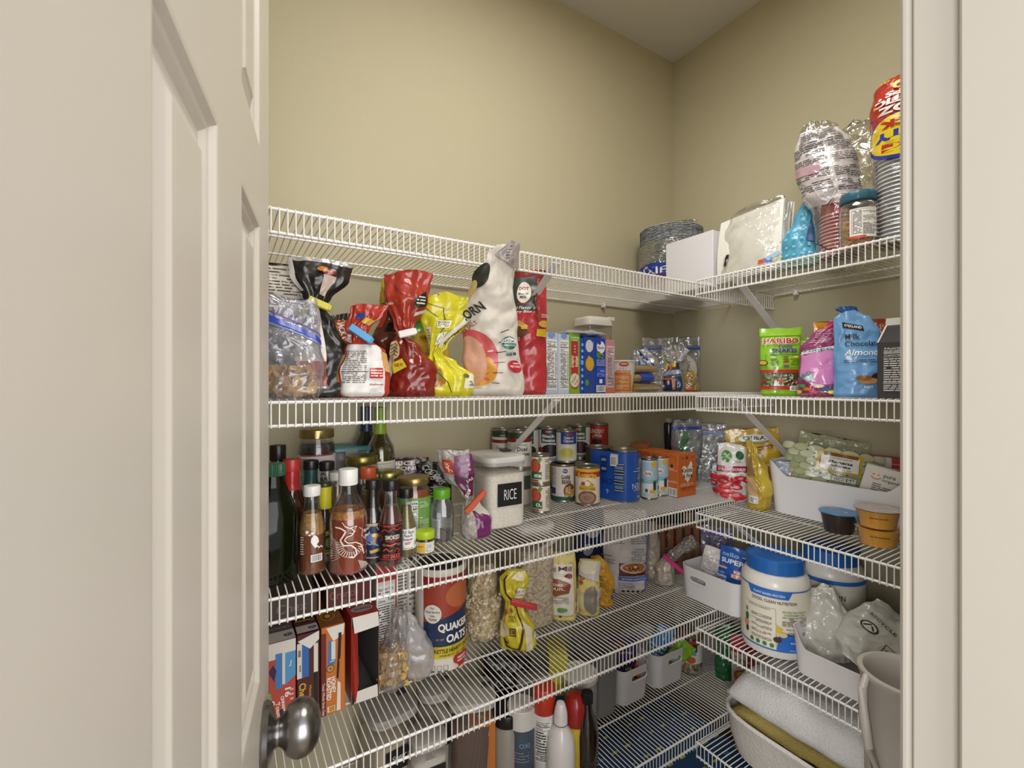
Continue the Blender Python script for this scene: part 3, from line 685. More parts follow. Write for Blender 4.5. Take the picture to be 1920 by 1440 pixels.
bottle('glass_jar', 'tall dark jar with brass lid and white label near the shelf back', 'jar', [(.034, 0), (.0395, .003), (.0405, .012), (.0405, .200), (.039, .218), (.0345, .230), (.0335, .242)], GLASS, (x, y, z3), facing(x, y),
       M('#1d1210', .3, 0, .5), .225, (.0375, .235, .021, GOLD, 'metal_lid', 60, .004, .3, .85),
       [('t', 'BAC', .004, .180, .013, INK, {'w': .030, 'bold': .02}), ('t', 'T A', .006, .156, .007, INK, {'w': .026, 'bold': .03}), ('t', 'A BA', .008, .144, .009, INK, {'w': .030, 'bold': .03}),
        ('l', -.037, .13, -.02, .192, 16, '#6f6a66'), ('r', -.04, .1965, .04, .199, '#a8303a')], (.10, .199, M('#d9d2cb', .5), 'paper_label'), liqname='contents')
jarthing('wide jar with olive gold lid behind the white capped sauce bottles', 678, 1.10, [(.034, 0), (.0385, .003), (.0395, .012), (.0395, .150), (.038, .162), (.0345, .170), (.034, .178)], M('#2a221c', .3, 0, .5), .16, .0365, .176, .019, '#8f8346',
         sleeve=(.03, .135, M('#1e1b18', .4), 'paper_label'), ops=[('t', 'Co', .012, .125, .012, '#c9cf4e', {}), ('t', 'Da', .014, .11, .010, '#ddd8cc', {})])
jarthing('short jar with plain gold lid tucked beside the pasta sauce jar', 728, 1.105, jar, M('#5b3a1c', .3, 0, .5), .12, .034, .134, .018, '#a39a5a')
# teal-lidded tubs
x, y = p3(651, 1.225)
r_ = thing('food_container', 'blue plastic food container under the teal lidded tub', 'food container', (x, y, z3), 0); g = G()
g.lathe([(.040, 0), (.044, .004), (.048, .115), (.050, .118), (.050, .128), (.048, .131), (0, .131)], M('#25324f', .35), 48, sx=1.1, sy=.9, sq=4); g.build('container_body', r_)
r_ = thing('food_container', 'round cornered clear tub with teal snap lid on the back row', 'food container', (x, y, z3+.1316), 0); g = G()
g.lathe([(.042, 0), (.046, .004), (.050, .062)], clear('#dfe2e0', .25, .2, .1), 48, sx=1.15, sy=.9, sq=4, capt=False); g.build('container_body', r_)
g = G(); g.lathe([(.050, .060), (.053, .062), (.053, .070), (.051, .073), (.046, .073), (.045, .070), (0, .070)], M('#3f7378', .35), 48, sx=1.15, sy=.9, sq=4); lid = g.build('snap_lid', r_)
g = G(); g.box(-.016, -.0535, .036, .016, -.0485, .066, clear('#cfd6d6', .35, .3, .1), .002); g.build('locking_tab', lid)
wine = [(.033, 0), (.0365, .004), (.0372, .012), (.0372, .178), (.034, .200), (.022, .222), (.0155, .236), (.0145, .245), (.014, .293), (.0152, .294), (.0152, .300), (.0135, .3005)]
x, y = p3(713, 1.20)
bottle('wine_bottle', 'pale white wine bottle with lime green foil neck behind the sauces', 'bottle', wine, clear('#a8a468', .1, .3, .03, milkcol='#6b6a3a'), (x, y, z3), facing(x, y), M('#8d8350', .15, 0, .7), .205,
       neckwrap=(.232, .2995, M('#8ba832', .35), 'foil_capsule'), sleeve=(.06, .165, M('#e6e0cf', .5), 'paper_label'), ops=[('r', -.03, .158, .03, .160, '#b5a56a'), ('l', -.02, .09, .02, .14, 6, '#8a8577')], liqname='wine')
x, y = p3(687, 1.255)
bottle('wine_bottle', 'dark wine bottle with navy foil neck behind the pale wine bottle', 'bottle', [(a, b) for a, b in wine], M('#1b2418', .1, 0, 1), (x, y, z3), 0, neckwrap=(.235, .2995, M('#1d2c4c', .35), 'foil_capsule'))
for (u, Y, top, cc, nc, lab) in ((583, 1.075, .196, '#181a1a', '#264a48', 'sauce bottle with black cap and dark teal neck wrap'), (613, 1.06, .193, '#1a1817', None, 'smoky glass sauce bottle with black cap in front of the tall jar'),
                               (690, 1.035, .172, '#c4572c', None, 'sauce bottle with bright orange cap beside the widest sauce bottle')):
    x, y = p3(u, Y)
    bottle('hot_sauce_bottle', lab, 'bottle', [(.018, 0), (.0215, .003), (.0215, top*.58), (.0135, top*.76), (.0125, top*.8), (.0125, top-.012)], GLASS, (x, y, z3), 0, M('#4a3420' if cc != '#c4572c' else '#6e4424', .2, 0, .5), top*.7,
           (.0152 if cc != '#c4572c' else .0172, top-.019, .019 if cc != '#c4572c' else .024, cc), neckwrap=(top*.74, top-.018, M(nc, .35), 'neck_wrap') if nc else None)
# ============ rice bag, dark rice packets, rice container ============
x, y = onZ(893, 1014, z3); x, y = away(x, y, .03)
b = Bag(.205, [(0, .030, .024), (.06, .036, .028), (.22, .037, .026, .0), (.36, .022, .016, -.010), (.42, .010, .009, -.016), (.50, .016, .012, -.022), (.68, .036, .016, -.040), (.85, .043, .013, -.050), (1, .040, .008, -.055)], .004, 3, 30, .0012)
r_ = bagthing('rice_bag', 'clipped clear and purple rice bag slumped against the rice container', 'bag', b, clear('#f2efee', .35, .3, .12, .5, '#e6dfdc', 50), (x, y, z3), facing(x, y)-4,
     [('q', [(.004, .004), (.034, .006), (.032, .062), (.000, .066)], film('#6e2a63')), ('t', 'GRAIN', .012, .036, .004, '#cbb6c6', {'rot': -80}), ('q', [(-.012, .100), (.026, .098), (.038, .150), (-.006, .148)], film('#5e2348')),
      ('q', [(-.006, .148), (.038, .150), (.040, .196), (.002, .192)], film('#74305f')), ('q', [(-.024, .152), (-.004, .150), (-.002, .182), (-.022, .184)], film('#b8432e')), ('t', 'WinC', -.012, .167, .008, '#f1e9e0', {'rot': -82, 'w': .026, 'bold': .03}),
      ('t', 'Rice', .006, .106, .012, '#efe6dd', {'rot': 52, 'w': .026, 'bold': .03}), ('t', 'JAS', .022, .136, .008, '#efe6dd', {'rot': 25, 'w': .018}), ('l', .020, .155, .027, .188, 3, '#c7aec2')])
bb = Bag(.080, [(0, .027, .020), (.15, .033, .025), (.6, .033, .022), (1, .016, .012, -.006)], .002, 4, 30)
g = G(); bb.mesh(speck('#e2ddcf', '#cfc7b4', 900, .7), g=g, n=40, rows=24); o = g.build('loose_rice'); o.location = (x, y, z3+.002); o.rotation_euler[2] = math.radians(facing(x, y)-4)
tag(o, 'white rice grains in the bottom of the purple rice bag', 'rice', None, 'stuff')
clip('bag_clip', 'long orange red clip on the purple rice bag', 'bag clip', (x-.014, y-.022, z3+.088), .062, .013, '#c8512f', facing(x, y), -48)
x, y = p3(765, 1.20)
bagthing('rice_mix_packet', 'dark maroon rice mix packet standing behind the pasta sauce jar', 'packet', Bag(.165, PILLOW(.055, .014), .004, 5), film('#3a1a17'), (x, y, z3), -18,
         [('t', 'RICE', -.005, .150, .011, '#e9ddd0', {'w': .034, 'bold': .03}), ('t', 'RONI', -.004, .137, .010, '#e9ddd0', {'w': .034, 'bold': .03}), ('r', .026, .12, .05, .16, '#39482a')])
x, y = p3(812, 1.17)
bagthing('rice_mix_packet', 'black packet with white lettering behind the green lidded spice bottle', 'packet', Bag(.150, PILLOW(.048, .014), .005, 6), film('#1a1716'), (x, y, z3), -25,
         [('t', 'COUS', -.006, .125, .014, '#cfc9c0', {'rot': -60, 'w': .04}), ('t', 'COUS', .008, .112, .014, '#cfc9c0', {'rot': -60, 'w': .04}), ('l', -.03, .05, .02, .09, 5, '#b9b3aa')])
def tub(label, x, y, z, w, d, h, cont, fill, lab=None, lid='#dddad6', rz=0, name='storage_canister', stuff=None, sq=5, handle=True, group=None):
    root = thing(name, label, 'canister', (x, y, z), rz, group); g = G(); C = clear('#fdfdfd', .015, .10, .03)
    g.lathe([(.47, 0), (.49, .002), (.495, .01), (.5, h-.02), (.505, h-.018), (.505, h-.014)], C, 64, sx=w, sy=d, sq=sq, capt=False); g.build('canister_body', root)
    g = G(); m = M(lid, .35)
    g.lathe([(.49, h-.020), (.49, h-.012), (.505, h-.011), (.51, h-.008), (.51, h-.001), (.50, h+.002), (.47, h+.0035), (0, h+.004)], m, 64, sx=w, sy=d, sq=sq); L = g.build('canister_lid', root)
    g = G(); g.lathe([(.492, h-.0195), (.5, h-.0185), (.5, h-.013), (.492, h-.0125)], M('#b9b7b4', .4), 64, sx=w, sy=d, sq=sq, capb=False, capt=False); g.build('lid_seal', L)
    if handle: g = G(); g.box(w*.22, d*.0, h+.004, w*.44, d*.18, h+.009, M('#3a3a3c', .4), .002); g.build('lid_latch', L)
    if cont:
        g = G(); g.lathe([(.46, .003), (.478, .006), (.485, fill*.6), (.488, fill-.006), (.40, fill), (0, fill+.002)], cont, 64, sx=w, sy=d, sq=sq); o = g.build(stuff[0]); o.location = (x, y, z); o.rotation_euler[2] = math.radians(rz)
        tag(o, stuff[1], stuff[2], None, 'stuff')
    if lab: prints(root, lambda X, Z, o_: (X, -d/2*.995-o_-.0004, Z), lab, 'paper_label', lift=.0006)
    return root
tub('square clear canister filled with white rice under a white lid', 0.598, 1.056, z3, .116, .142, .176, speck('#fbf7ee', '#e6ddcb', 600, .7, .5, .25), .138,
    [('r', -.034, .058, .036, .114, M('#1b1b1c', .5)), ('t', 'RICE', .002, .086, .026, '#f1efea', {'w': .036, 'bold': -.005})], stuff=('loose_rice', 'white rice filling the square canister with the black label', 'rice'))
# ============ food cans ============
def cn(label, u, v=None, Y=None, lev=0, r=.0375, h=.1105, paper='#e6e2da', ops=(), bands=None, rz=None, base=None):
    if v: x, y = onZ(u, v, z3); x, y = away(x, y, r)
    else: x, y = p3(u, Y)
    z = z3+(base if base is not None else lev*h)+.0004*lev
    return can(label, (x, y, z), r, h, paper, list(ops), facing(x, y) if rz is None else rz, bands=bands)
cn('bean can with white label, golden band and brown refried beans picture', 1101.5, 949, paper='#e8e0d0', h=.115, bands=[(.012, '#e8e0d0')], rz=-42,
   ops=[('r', -.058, .084, .058, .1085, '#b3352a'), ('t', 'Rosarita', .0, .087, .018, '#e9c23c', {'w': .062, 'bold': .03, 'arc': .004}), ('r', -.058, .100, .058, .109, '#dfb62c'), ('e', 0, .024, .029, .020, '#8b6650'), ('e', 0, .024, .022, .014, '#a98672'), ('e', 0, .024, .012, .008, '#937060'),
        ('p', [(-.022, .060), (.002, .078), (.022, .062), (.012, .054), (-.014, .054)], '#c9a33a'), ('r', -.026, .046, .026, .056, '#e5bb34'), ('t', 'TRADITIONAL', 0, .051, .0075, '#4a2a1c', {'w': .048}), ('e', 0, .066, .008, .007, '#e9e3d8'), ('e', -.012, .066, .006, .005, '#a84432'),
        ('t', 'REFRIED', 0, .041, .005, '#8b5a3c', {'w': .03})])
cn('garbanzo bean can with pale pink label and chickpea picture', 1056, Y=1.148, paper='#e3d8cf', h=.115, rz=-44, bands=[(.018, '#1f5b4d')],
   ops=[('r', -.05, .020, -.017, .108, '#ded4cc'), ('l', -.046, .050, -.020, .104, 16, '#8d8a9a'), ('r', -.046, .024, -.020, .044, '#2c3f86'), ('e', .010, .096, .008, .007, '#2848a0'), ('t', 'Kroger', .010, .096, .006, '#f1eee8', {'w': .013, 'shear': .2}),
        ('t', 'GARB', .012, .077, .012, '#2d2a28', {'w': .028, 'bold': .03}), ('t', 'BEAN', .014, .063, .012, '#2d2a28', {'w': .028, 'bold': .03}), ('e', .024, .036, .019, .022, '#6b4c34')]+
       [('e', .014+.0085*(i % 4), .020+.008*(i//4)+.003*(i % 2), .0046, .0042, ['#c79a64', '#b98955', '#d1a873'][i % 3]) for i in range(14)])
SC = dict(r=.0268, h=.0815)
for lv, u in ((0, 1014), (1, 1012)):
    x, y = onZ(1014, 963.5, z3); x, y = away(x, y, .0268); x += (-.002 if lv else 0)
    can(['small tomato paste can at the bottom of the short stack by the rice', 'small tomato paste can topping the short stack by the rice'][lv], (x, y, z3+lv*.0819), .0268, .0815, '#e6dccf',
        [('e', -.016, .050, .017, .020, '#b8342a'), ('e', -.016, .050, .013, .016, '#c95a45'), ('p', [(-.012, .062), (-.002, .076), (.006, .070), (-.002, .058)], '#6c9440'), ('r', -.03, .014, .004, .034, '#2a6b3f'),
         ('t', ['o.', 'ste.'][lv], -.006, .024, .011, '#f1eee6', {'bold': .03}), ('l', .014, .012, .034, .070, 12, '#6d6a64'), ('r', -.03, .008, -.005, .012, '#b8342a')], facing(x, y), group='food cans on the third shelf')
def veg(name_, col, pic, extra=()):
    return [('r', -.026, .062, .026, .104, col), ('e', 0, .098, .012, .005, '#b12d35'), ('t', 'KROGER', 0, .098, .0045, '#f3efe8', {'w': .016})]+[('t', s, 0, .084-.013*i, .010, '#f3efe8', {'w': min(.042, .0085*len(s)), 'bold': .03}) for i, s in enumerate(name_)]+[('e', .006, .038, .031, .020, pic)]+list(extra)
# lower cans that carry the upper row
for (u, Y, lab) in ((1030, 1.222, 'yellow and purple can under the black bean can'), (988, 1.241, 'bottom can under the green bean can'),
                    (974, 1.178, 'bottom can under the diced tomato can nearest the brace'), (944, 1.258, 'bottom can under the tomato can nearest the rice canister'), (1086, 1.235, 'bottom can under the beet can'), (1121, 1.259, 'bottom can under the red olive can')):
    cn(lab, u, Y=Y, paper='#c9b23a' if u == 1030 else '#bfb8ac', ops=[('r', -.03, .03, .03, .05, '#5a3a7a')] if u == 1030 else [('r', -.04, .05, .04, .09, '#37503d')])
cn('can of tomatoes with dark green and red band, upper left of the can wall', 944, Y=1.258, lev=1, paper='#e8e4dc', bands=[(.068, '#e8e4dc'), (.078, '#8d2a2a')], ops=[('r', -.058, .086, .058, .104, '#2c4631'), ('t', 'KROGER', 0, .091, .005, '#e2d6cf', {'w': .018}), ('t', 'Tomatoes', .0, .052, .011, INK, {'w': .044})], rz=-34)
cn('diced tomato can partly hidden by the shelf brace', 974, Y=1.178, lev=1, paper='#e8e4dc', ops=[('r', -.058, .078, .058, .092, '#8d2a2a'), ('r', -.058, .090, .058, .104, '#2c4631'), ('t', 'KROGER', 0, .086, .005, '#e2d6cf', {'w': .018}), ('t', 'ITALIAN STYLE', .010, .070, .004, '#4a4640', {'w': .03}), ('t', 'Diced', .010, .058, .012, INK, {'w': .030, 'bold': .02}), ('t', 'Tomatoes', .010, .044, .011, INK, {'w': .046, 'bold': .02})], rz=-34)
cn('green bean can with dark green panel behind the shelf brace', 988, Y=1.241, lev=1, ops=veg(['Green', 'Beans', 'cut'], '#27503a', '#20361f', [('k', [(-.02, .03), (.02, .045)], .003, '#5d7f45'), ('k', [(-.015, .042), (.025, .03)], .003, '#4d7038')]), rz=-40)
cn('black bean can with dark teal panel in the upper row', 1030, Y=1.222, lev=1, ops=veg(['Black', 'Beans'], '#25414a', '#221c22', [('e', -.028, .040, .009, .009, '#9c2848'), ('r', -.058, .006, .058, .016, '#8fa0b8')]), rz=-40)
cn('cream of chicken soup can with royal blue panel', 1062, Y=1.160, lev=1, base=.1156, r=.0332, h=.100, ops=[('r', -.016, .058, .040, .094, '#28459a'), ('e', .014, .088, .010, .004, '#b12d35'), ('t', 'Cream of', .010, .078, .008, '#f3efe8', {'w': .032, 'bold': .02}), ('t', 'Chicken', .010, .068, .008, '#f3efe8', {'w': .032, 'bold': .02}), ('e', .004, .030, .026, .018, '#d6d08a'), ('e', .004, .032, .020, .013, '#c7c05c')], rz=-42)
cn('diced beet can with green panel in the upper row', 1086, Y=1.235, lev=1, ops=veg(['Beets', 'diced'], '#2a5a3c', '#4a2430', [('r', -.05, .006, .05, .013, '#6d9084')]), rz=-44)
cn('red olive can topping the right end of the can wall', 1121, Y=1.259, lev=1, paper='#b5342a', ops=[('t', 'LINDSAY', 0, .084, .015, '#efe4d0', {'w': .052, 'bold': .02}), ('t', 'LARGE', 0, .066, .010, '#efe4d0', {'w': .034, 'arc': .004, 'bold': .02}), ('e', 0, .048, .018, .009, '#2c211c'), ('e', 0, .03, .02, .008, '#3b5a33'), ('r', -.04, .018, .04, .022, '#efe4d0')], rz=-46)
# blue multipack: two stacks of three wide cans in one printed sleeve
x1_, y1_ = onZ(1171, 943, z3); x1_, y1_ = away(x1_, y1_, .0455)
x2_, y2_ = x1_-.024, y1_+.090
root = thing('canned_chicken_multipack', 'blue sleeved pack of six wide cans beside the brown bean can', 'multipack', (x1_, y1_, z3), 0)
dirx, diry = x2_-x1_, y2_-y1_; ll = math.hypot(dirx, diry); R = .0448
for (ax, ay) in ((0, 0), (dirx, diry)):
    for k in range(3):
        g = G(); zz = k*.0525+.001; g.lathe([(R-.004, zz), (R-.002, zz), (R-.0008, zz+.002), (R-.0016, zz+.005), (R-.0016, zz+.047), (R-.0008, zz+.050), (R-.001, zz+.0515), (R-.003, zz+.052), (R-.0042, zz+.048), (R-.014, zz+.047), (0, zz+.047)], TIN, 40, c=(ax, ay, 0)); g.build('can', root)
def hull(s):                                # s runs along the sleeve outline, metres; 0 faces the camera-left front
    n_ = Vector((diry, -dirx))/ll; t_ = Vector((dirx, diry))/ll
    a0 = math.atan2(-t_.y, -t_.x); s -= 0
    if s <= -R*math.pi/2: q = -s-R*math.pi/2; return Vector((0, 0))-n_*R*1+t_*q
    if s >= R*math.pi/2: q = s-R*math.pi/2; return n_*R+t_*q
    a = a0+s/R; return Vector((math.cos(a), math.sin(a)))*R
sgn = 1 if (hull(.01)-hull(0)).dot(Vector((1, 0))) > 0 else -1
def ssl(s, z, o):
    p = hull(s); q = hull(s+.001)-hull(s-.001); nn = Vector((q.y, -q.x)).normalized(); return (p.x+nn.x*o, p.y+nn.y*o, z+.0)
g = G(); N = 60; s0, s1 = -R*math.pi/2-ll, R*math.pi/2+ll; vs = []
for j in (0, 1, 2, 3, 4, 5):
    for i in range(N+1): vs.append(ssl(s0+(s1-s0)*i/N, .004+.148*j/5, .0006-(.0008 if j in (2, 4) else 0)))
g.add(vs, [(j*(N+1)+i, j*(N+1)+i+1, (j+1)*(N+1)+i+1, (j+1)*(N+1)+i) for j in range(5) for i in range(N)], M('#1f55b5', .3, 0, .3)); g.build('printed_sleeve', root)
mp = [('r', -.092, .116, -.066, .146, '#d9dce2'), ('t', 'CHICKEN', .020, .050, .017, '#dfe6f2', {'w': .088, 'rot': 180, 'bold': .0}), ('t', 'BREAST', .030, .078, .016, '#dfe6f2', {'w': .070, 'rot': 180, 'bold': 0}),
      ('r', -.020, .037, .060, .0385, '#dfe6f2'), ('r', -.020, .094, .060, .0955, '#dfe6f2'), ('t', '6', .022, .020, .018, '#dfe6f2', {'rot': 180}), ('t', 'CANS', .004, .017, .006, '#dfe6f2', {'rot': 180}), ('l', .01, .128, .04, .142, 3, '#a9bfe6'), ('l', -.01, .100, .02, .106, 1, '#a9bfe6')]
for k in range(3):
    zc = .034+k*.030; mp += [('r', -.078, zc, -.048, zc+.024, '#1a2d58'), ('r', -.076, zc+.007, -.050, zc+.017, '#5f86c4'), ('r', -.077, zc+.021, -.049, zc+.0235, '#c8c39a'), ('r', -.077, zc+.001, -.049, zc+.003, '#c8c39a')]
for k in range(2): mp += [('r', -.125, .088+k*.028, -.102, .108+k*.028, '#1a2d58'), ('r', -.122, .094+k*.028, -.105, .102+k*.028, '#8a9cc4')]
mp += [('b', -.090, .110, -.068, .140), ('t', '6', -.10, .03, .014, '#9db8e6', {'rot': 180}), ('t', 'CHI', -.10, .06, .018, '#0f2f77', {'rot': 180})]
prints(root, ssl, mp, 'label_print', step=.006, lift=.0018)
dole = lambda: [('r', -.041, .050, .041, .118, '#a9cbe2'), ('e', .014, .110, .010, .010, '#e5b53c'), ('e', -.006, .082, .014, .009, '#f1efe9'), ('t', 'Dole', -.006, .082, .010, '#b8362f', {'w': .020, 'bold': .03}), ('r', -.041, .054, .041, .062, '#5fa6b4'), ('l', -.02, .055, .012, .061, 2, '#e9f0f0'),
                ('r', .010, .030, .020, .058, '#3a3c2a'), ('e', .008, .026, .010, .006, '#e0b23c'), ('r', -.014, .024, -.006, .034, '#38567e'), ('l', -.02, .010, .02, .020, 2, '#9cc0a4')]
for u, v, lab in ((1217.5, 937.5, 'slim pineapple juice can with pale blue label, front left of the juice cans'), (1238, 931, 'slim pineapple juice can wedged between its neighbour and the orange carton')):
    x, y = onZ(u, v, z3); x, y = away(x, y, .0262); can(lab, (x, y, z3), .0262, .128, '#e4ebee', dole(), facing(x, y)+4, group=None, name='juice_can')
x, y = onZ(1217.5, 937.5, z3); x, y = away(x, y, .0262)
can('slim juice can with yellow top band hidden behind the front juice cans', (x-.002, y+.058, z3), .0262, .128, '#d8c76a', [], -45, group=None, name='juice_can')
bb_ = [('p', [(-.026, .090), (-.018, .100), (-.006, .096), (0, .088), (.006, .098), (.018, .100), (.028, .088), (.026, .072), (.004, .044), (-.020, .064)], '#efe9dc'), ('p', [(.008, .098), (.016, .112), (.024, .108), (.026, .096)], '#efe9dc'), ('t', 'Kettle', 0, .084, .014, '#2b211c', {'w': .050, 'bold': .02}), ('t', '& Fire', .002, .066, .013, '#2b211c', {'w': .046, 'bold': .02}),
       ('t', 'BONE BROTH', 0, .038, .011, '#e9c9a4', {'w': .062, 'bold': .01}), ('l', -.03, .020, .03, .032, 3, '#a8441c'), ('e', -.002, .124, .004, .005, '#2b211c'), ('t', 'MADE', -.022, .124, .003, '#3b261c', {}), ('t', 'SLOW', .024, .124, .003, '#3b261c', {}), ('r', -.036, .028, .036, .0285, '#a8441c')]
bs_ = [('b', -.020, .002, .020, .028), ('e', .0, .098, .005, .006, '#2b211c'), ('l', -.02, .082, .02, .092, 2, '#e8c8a8'), ('l', -.02, .044, .02, .052, 2, '#d7e0dc'), ('k', [(-.022, .118), (.0, .132), (.022, .118)], .0007, '#8c3414')]
proto = carton('broth_carton', 'orange bone broth carton at the front of its row with heart shaped emblem', 'carton', .088, .0475, .135, '#cf6a2c', (1.259, .999, z3), 0, bb_, bs_, [('r', -.04, -.016, .04, -.014, '#8c3414')], flap=True)
for k, (dx_, lab) in enumerate(((-.006, 'orange bone broth carton second in its row'), (-.010, 'orange bone broth carton third in its row'), (-.014, 'orange bone broth carton rearmost in its row'))):
    dup(proto, (1.259+dx_, .999+.0495*(k+1), z3), 0, lab)
proto['group'] = 'broth cartons'
for o in COL.objects:
    if o.name.startswith('broth_carton'): o['group'] = 'broth cartons'
# ============ corner bags behind the broth ============
ZB = clear('#eef0f4', .16, .28, .1, .8, '#d9dbe2', 26)
def zipbag(label, x, y, z, hw, H, rz, zipc='#3b55a8', hd=.02, zipz=.9, seed=1, amp=.006, mat=None, ry=0, rx=0, prof=None, name='zip_bag', ops=()):
    b = Bag(H, prof or [(0, hw*.95, hd*.7), (.06, hw, hd), (.4, hw, hd), (.75, hw, hd*.5), (.9, hw, .003), (1, hw, .003)], amp, seed, 18)
    root = bagthing(name, label, 'zip bag', b, mat or ZB, (x, y, z), rz, (), ry=ry, rx=rx)
    z0 = H*zipz
    g = G(); n = 40
    for (za, zb, m_) in ((z0-.006, z0+.004, M(zipc, .4)), (z0+.008, z0+.0105, M('#7a5a9a', .4))):
        for fn in (b.surf, b.back):
            vs = []
            for i in range(n+1):
                X = -b.W+2*b.W*i/n; vs += [fn(X, za, .0012), fn(X, zb, .0012)]
            g.add(vs, [(2*i, 2*i+2, 2*i+3, 2*i+1) for i in range(n)], m_)
    g.build('zip_strip', root)
    if ops: prints(root, b.surf, list(ops), 'printed_panel', lift=.0016)
    return root
zipbag('bulging zip bag with blue seal standing behind the orange broth cartons', 1.385, 1.075, z3, .052, .235, -32, '#3a4f95', .034, .88, 11, .008, prof=[(0, .030, .028), (.05, .036, .032), (.25, .040, .034), (.5, .050, .034), (.72, .054, .026), (.88, .052, .012, .0, .004), (1, .044, .006, .004, .010)],
       ops=[('q', [(-.03, .12), (-.006, .11), (.000, .19), (-.010, .20)], clear('#5f8f63', .6, .2, .1, 0, '#5f8f6a')), ('k', [(-.034, .10), (.0, .175)], .004, clear('#3c6b5a', .7, .2, .1, 0, '#3f6b55'))])
bits('mixed_seeds', 'dark and pale seed mix at the bottom of the bulging zip bag', 'seeds', (1.385, 1.075, z3+.006), reg_box(.028, .022, 0, .055), 420, sh_nut(.0045, .0028), [M('#4a3a2c'), M('#b79c78'), M('#8a6b4a'), M('#d4c6ac')], 2, -32)
bits('granola_pieces', 'tan granola pieces inside the bulging zip bag', 'granola', (1.385, 1.075, z3+.06), reg_box(.03, .02, 0, .05), 60, sh_flake(.013), [M('#c9a272'), M('#b28a5c'), M('#d9c8a4')], 3, -32)
x, y = 1.475, 1.03
zipbag('flat zip bag with blue and violet seal leaning in the corner', 1.50, 1.10, z3, .085, .215, -58, '#5a74a8', .012, .84, 12, .004)
x, y = p3(1254, 1.235)
g = G(); r_ = thing('pepper_grinder', 'black slotted pepper grinder in the corner behind the broth', 'grinder', (x, y, z3)); g.lathe([(.022, 0), (.023, .004), (.019, .05), (.015, .09), (.017, .12), (.019, .16), (.020, .20), (.017, .21), (0, .213)], M('#1c1817', .25, 0, .5), 32); g.build('grinder_body', r_)
g = G(); g.lathe([(.012, .210), (.013, .214), (.013, .222), (.008, .227), (0, .228)], M('#b9b2a6', .3), 24); g.build('grinder_knob', r_)
bagthing('ramen_packet', 'creased packet in orange and brown lying on the broth cartons', 'packet', Bag(.11, PILLOW(.035, .008), .003, 21), film('#a5673a'), (1.22, 1.155, z3+.137), 120, [('r', -.02, .03, .02, .07, '#d9cdb4')], rx=82)
bagthing('tea_packet', 'blue and white striped packet standing behind the dried strawberries', 'packet', Bag(.085, PILLOW(.030, .010), .003, 22), film('#7fa6c8'), (1.455, .985, z3), -50,
         [('q', [(-.028, .03), (-.006, .03), (-.002, .08), (-.026, .078)], '#e6e6ea'), ('k', [(-.02, .06), (-.004, .045)], .003, '#d2604a'), ('l', -.024, .034, -.008, .044, 3, '#7a3b63'), ('p', [(.0, .005), (.028, .005), (.028, .04)], '#3a6aa8')])
# ============ second shelf (eye level): snack bags on the left ============
z2 = DL[1]
def p2(u, Y): return onY(u, Y), Y
BLK = film('#221f1d', .28); SILV = M('#c9c6c4', .22, .55, 0, .4, 60)
# clear zip bag with cereal squares, in front at the far left
x, y = p2(547, .935)
zb = Bag(.185, [(0, .046, .024), (.08, .055, .036), (.30, .058, .036, .002), (.5, .052, .026, 0), (.8, .058, .010, -.010, .0), (1, .062, .004, -.022, -.004)], .006, 31, 22)
r_ = bagthing('snack_bag', 'clear zip bag of cereal squares with wide blue seal beside the door', 'zip bag', zb, clear('#f4f5f9', .16, .22, .12, .5, '#c9ccd8', 26), (x, y, z2), facing(x, y)+4)
g = G(); n = 30
for (a0, a1, b0, b1, m_) in ((.160, .171, .098, .108, M('#2f47b0', .3)), (.176, .179, .114, .117, M('#5b4b9c', .4)), (.154, .157, .092, .095, M('#6a7fd0', .4))):
    vs = []
    for i in range(n+1): X = -.060+.116*i/n; t = i/n; vs += [zb.surf(X, a0+(b0-a0)*t, .002), zb.surf(X, a1+(b1-a1)*t, .002)]
    g.add(vs, [(2*i, 2*i+2, 2*i+3, 2*i+1) for i in range(n)], m_)
g.build('zip_strip', r_)
SQ = [M('#c79c55', .7), M('#b98a45', .7), M('#d6b06a', .7), M('#a97a3c', .7)]
bits('cereal_squares', 'golden cereal squares heaped in the clear zip bag beside the door', 'snack mix', (x, y, z2+.010), reg_box(.038, .024, 0, .045), 110, sh_sq(.0075), SQ, 5, facing(x, y))
x, y = p2(525, 1.03)
bagthing('snack_bag', 'brown printed bag leaning in the corner behind the clear zip bag', 'snack bag', Bag(.265, [(0, .05, .02), (.1, .058, .03), (.45, .055, .028), (.62, .03, .02, .004), (.72, .05, .02), (.85, .055, .012, -.005), (1, .05, .004, -.02)], .007, 32), film('#4b3a30'),
         (x, y, z2), facing(x, y)-8, [('r', -.03, .195, .055, .262, '#d8cfc4'), ('l', -.028, .20, .052, .258, 9, '#5b524a'), ('r', -.05, .150, .02, .190, '#6e3c20'), ('r', .0, .163, .05, .185, '#c9c2ba')])
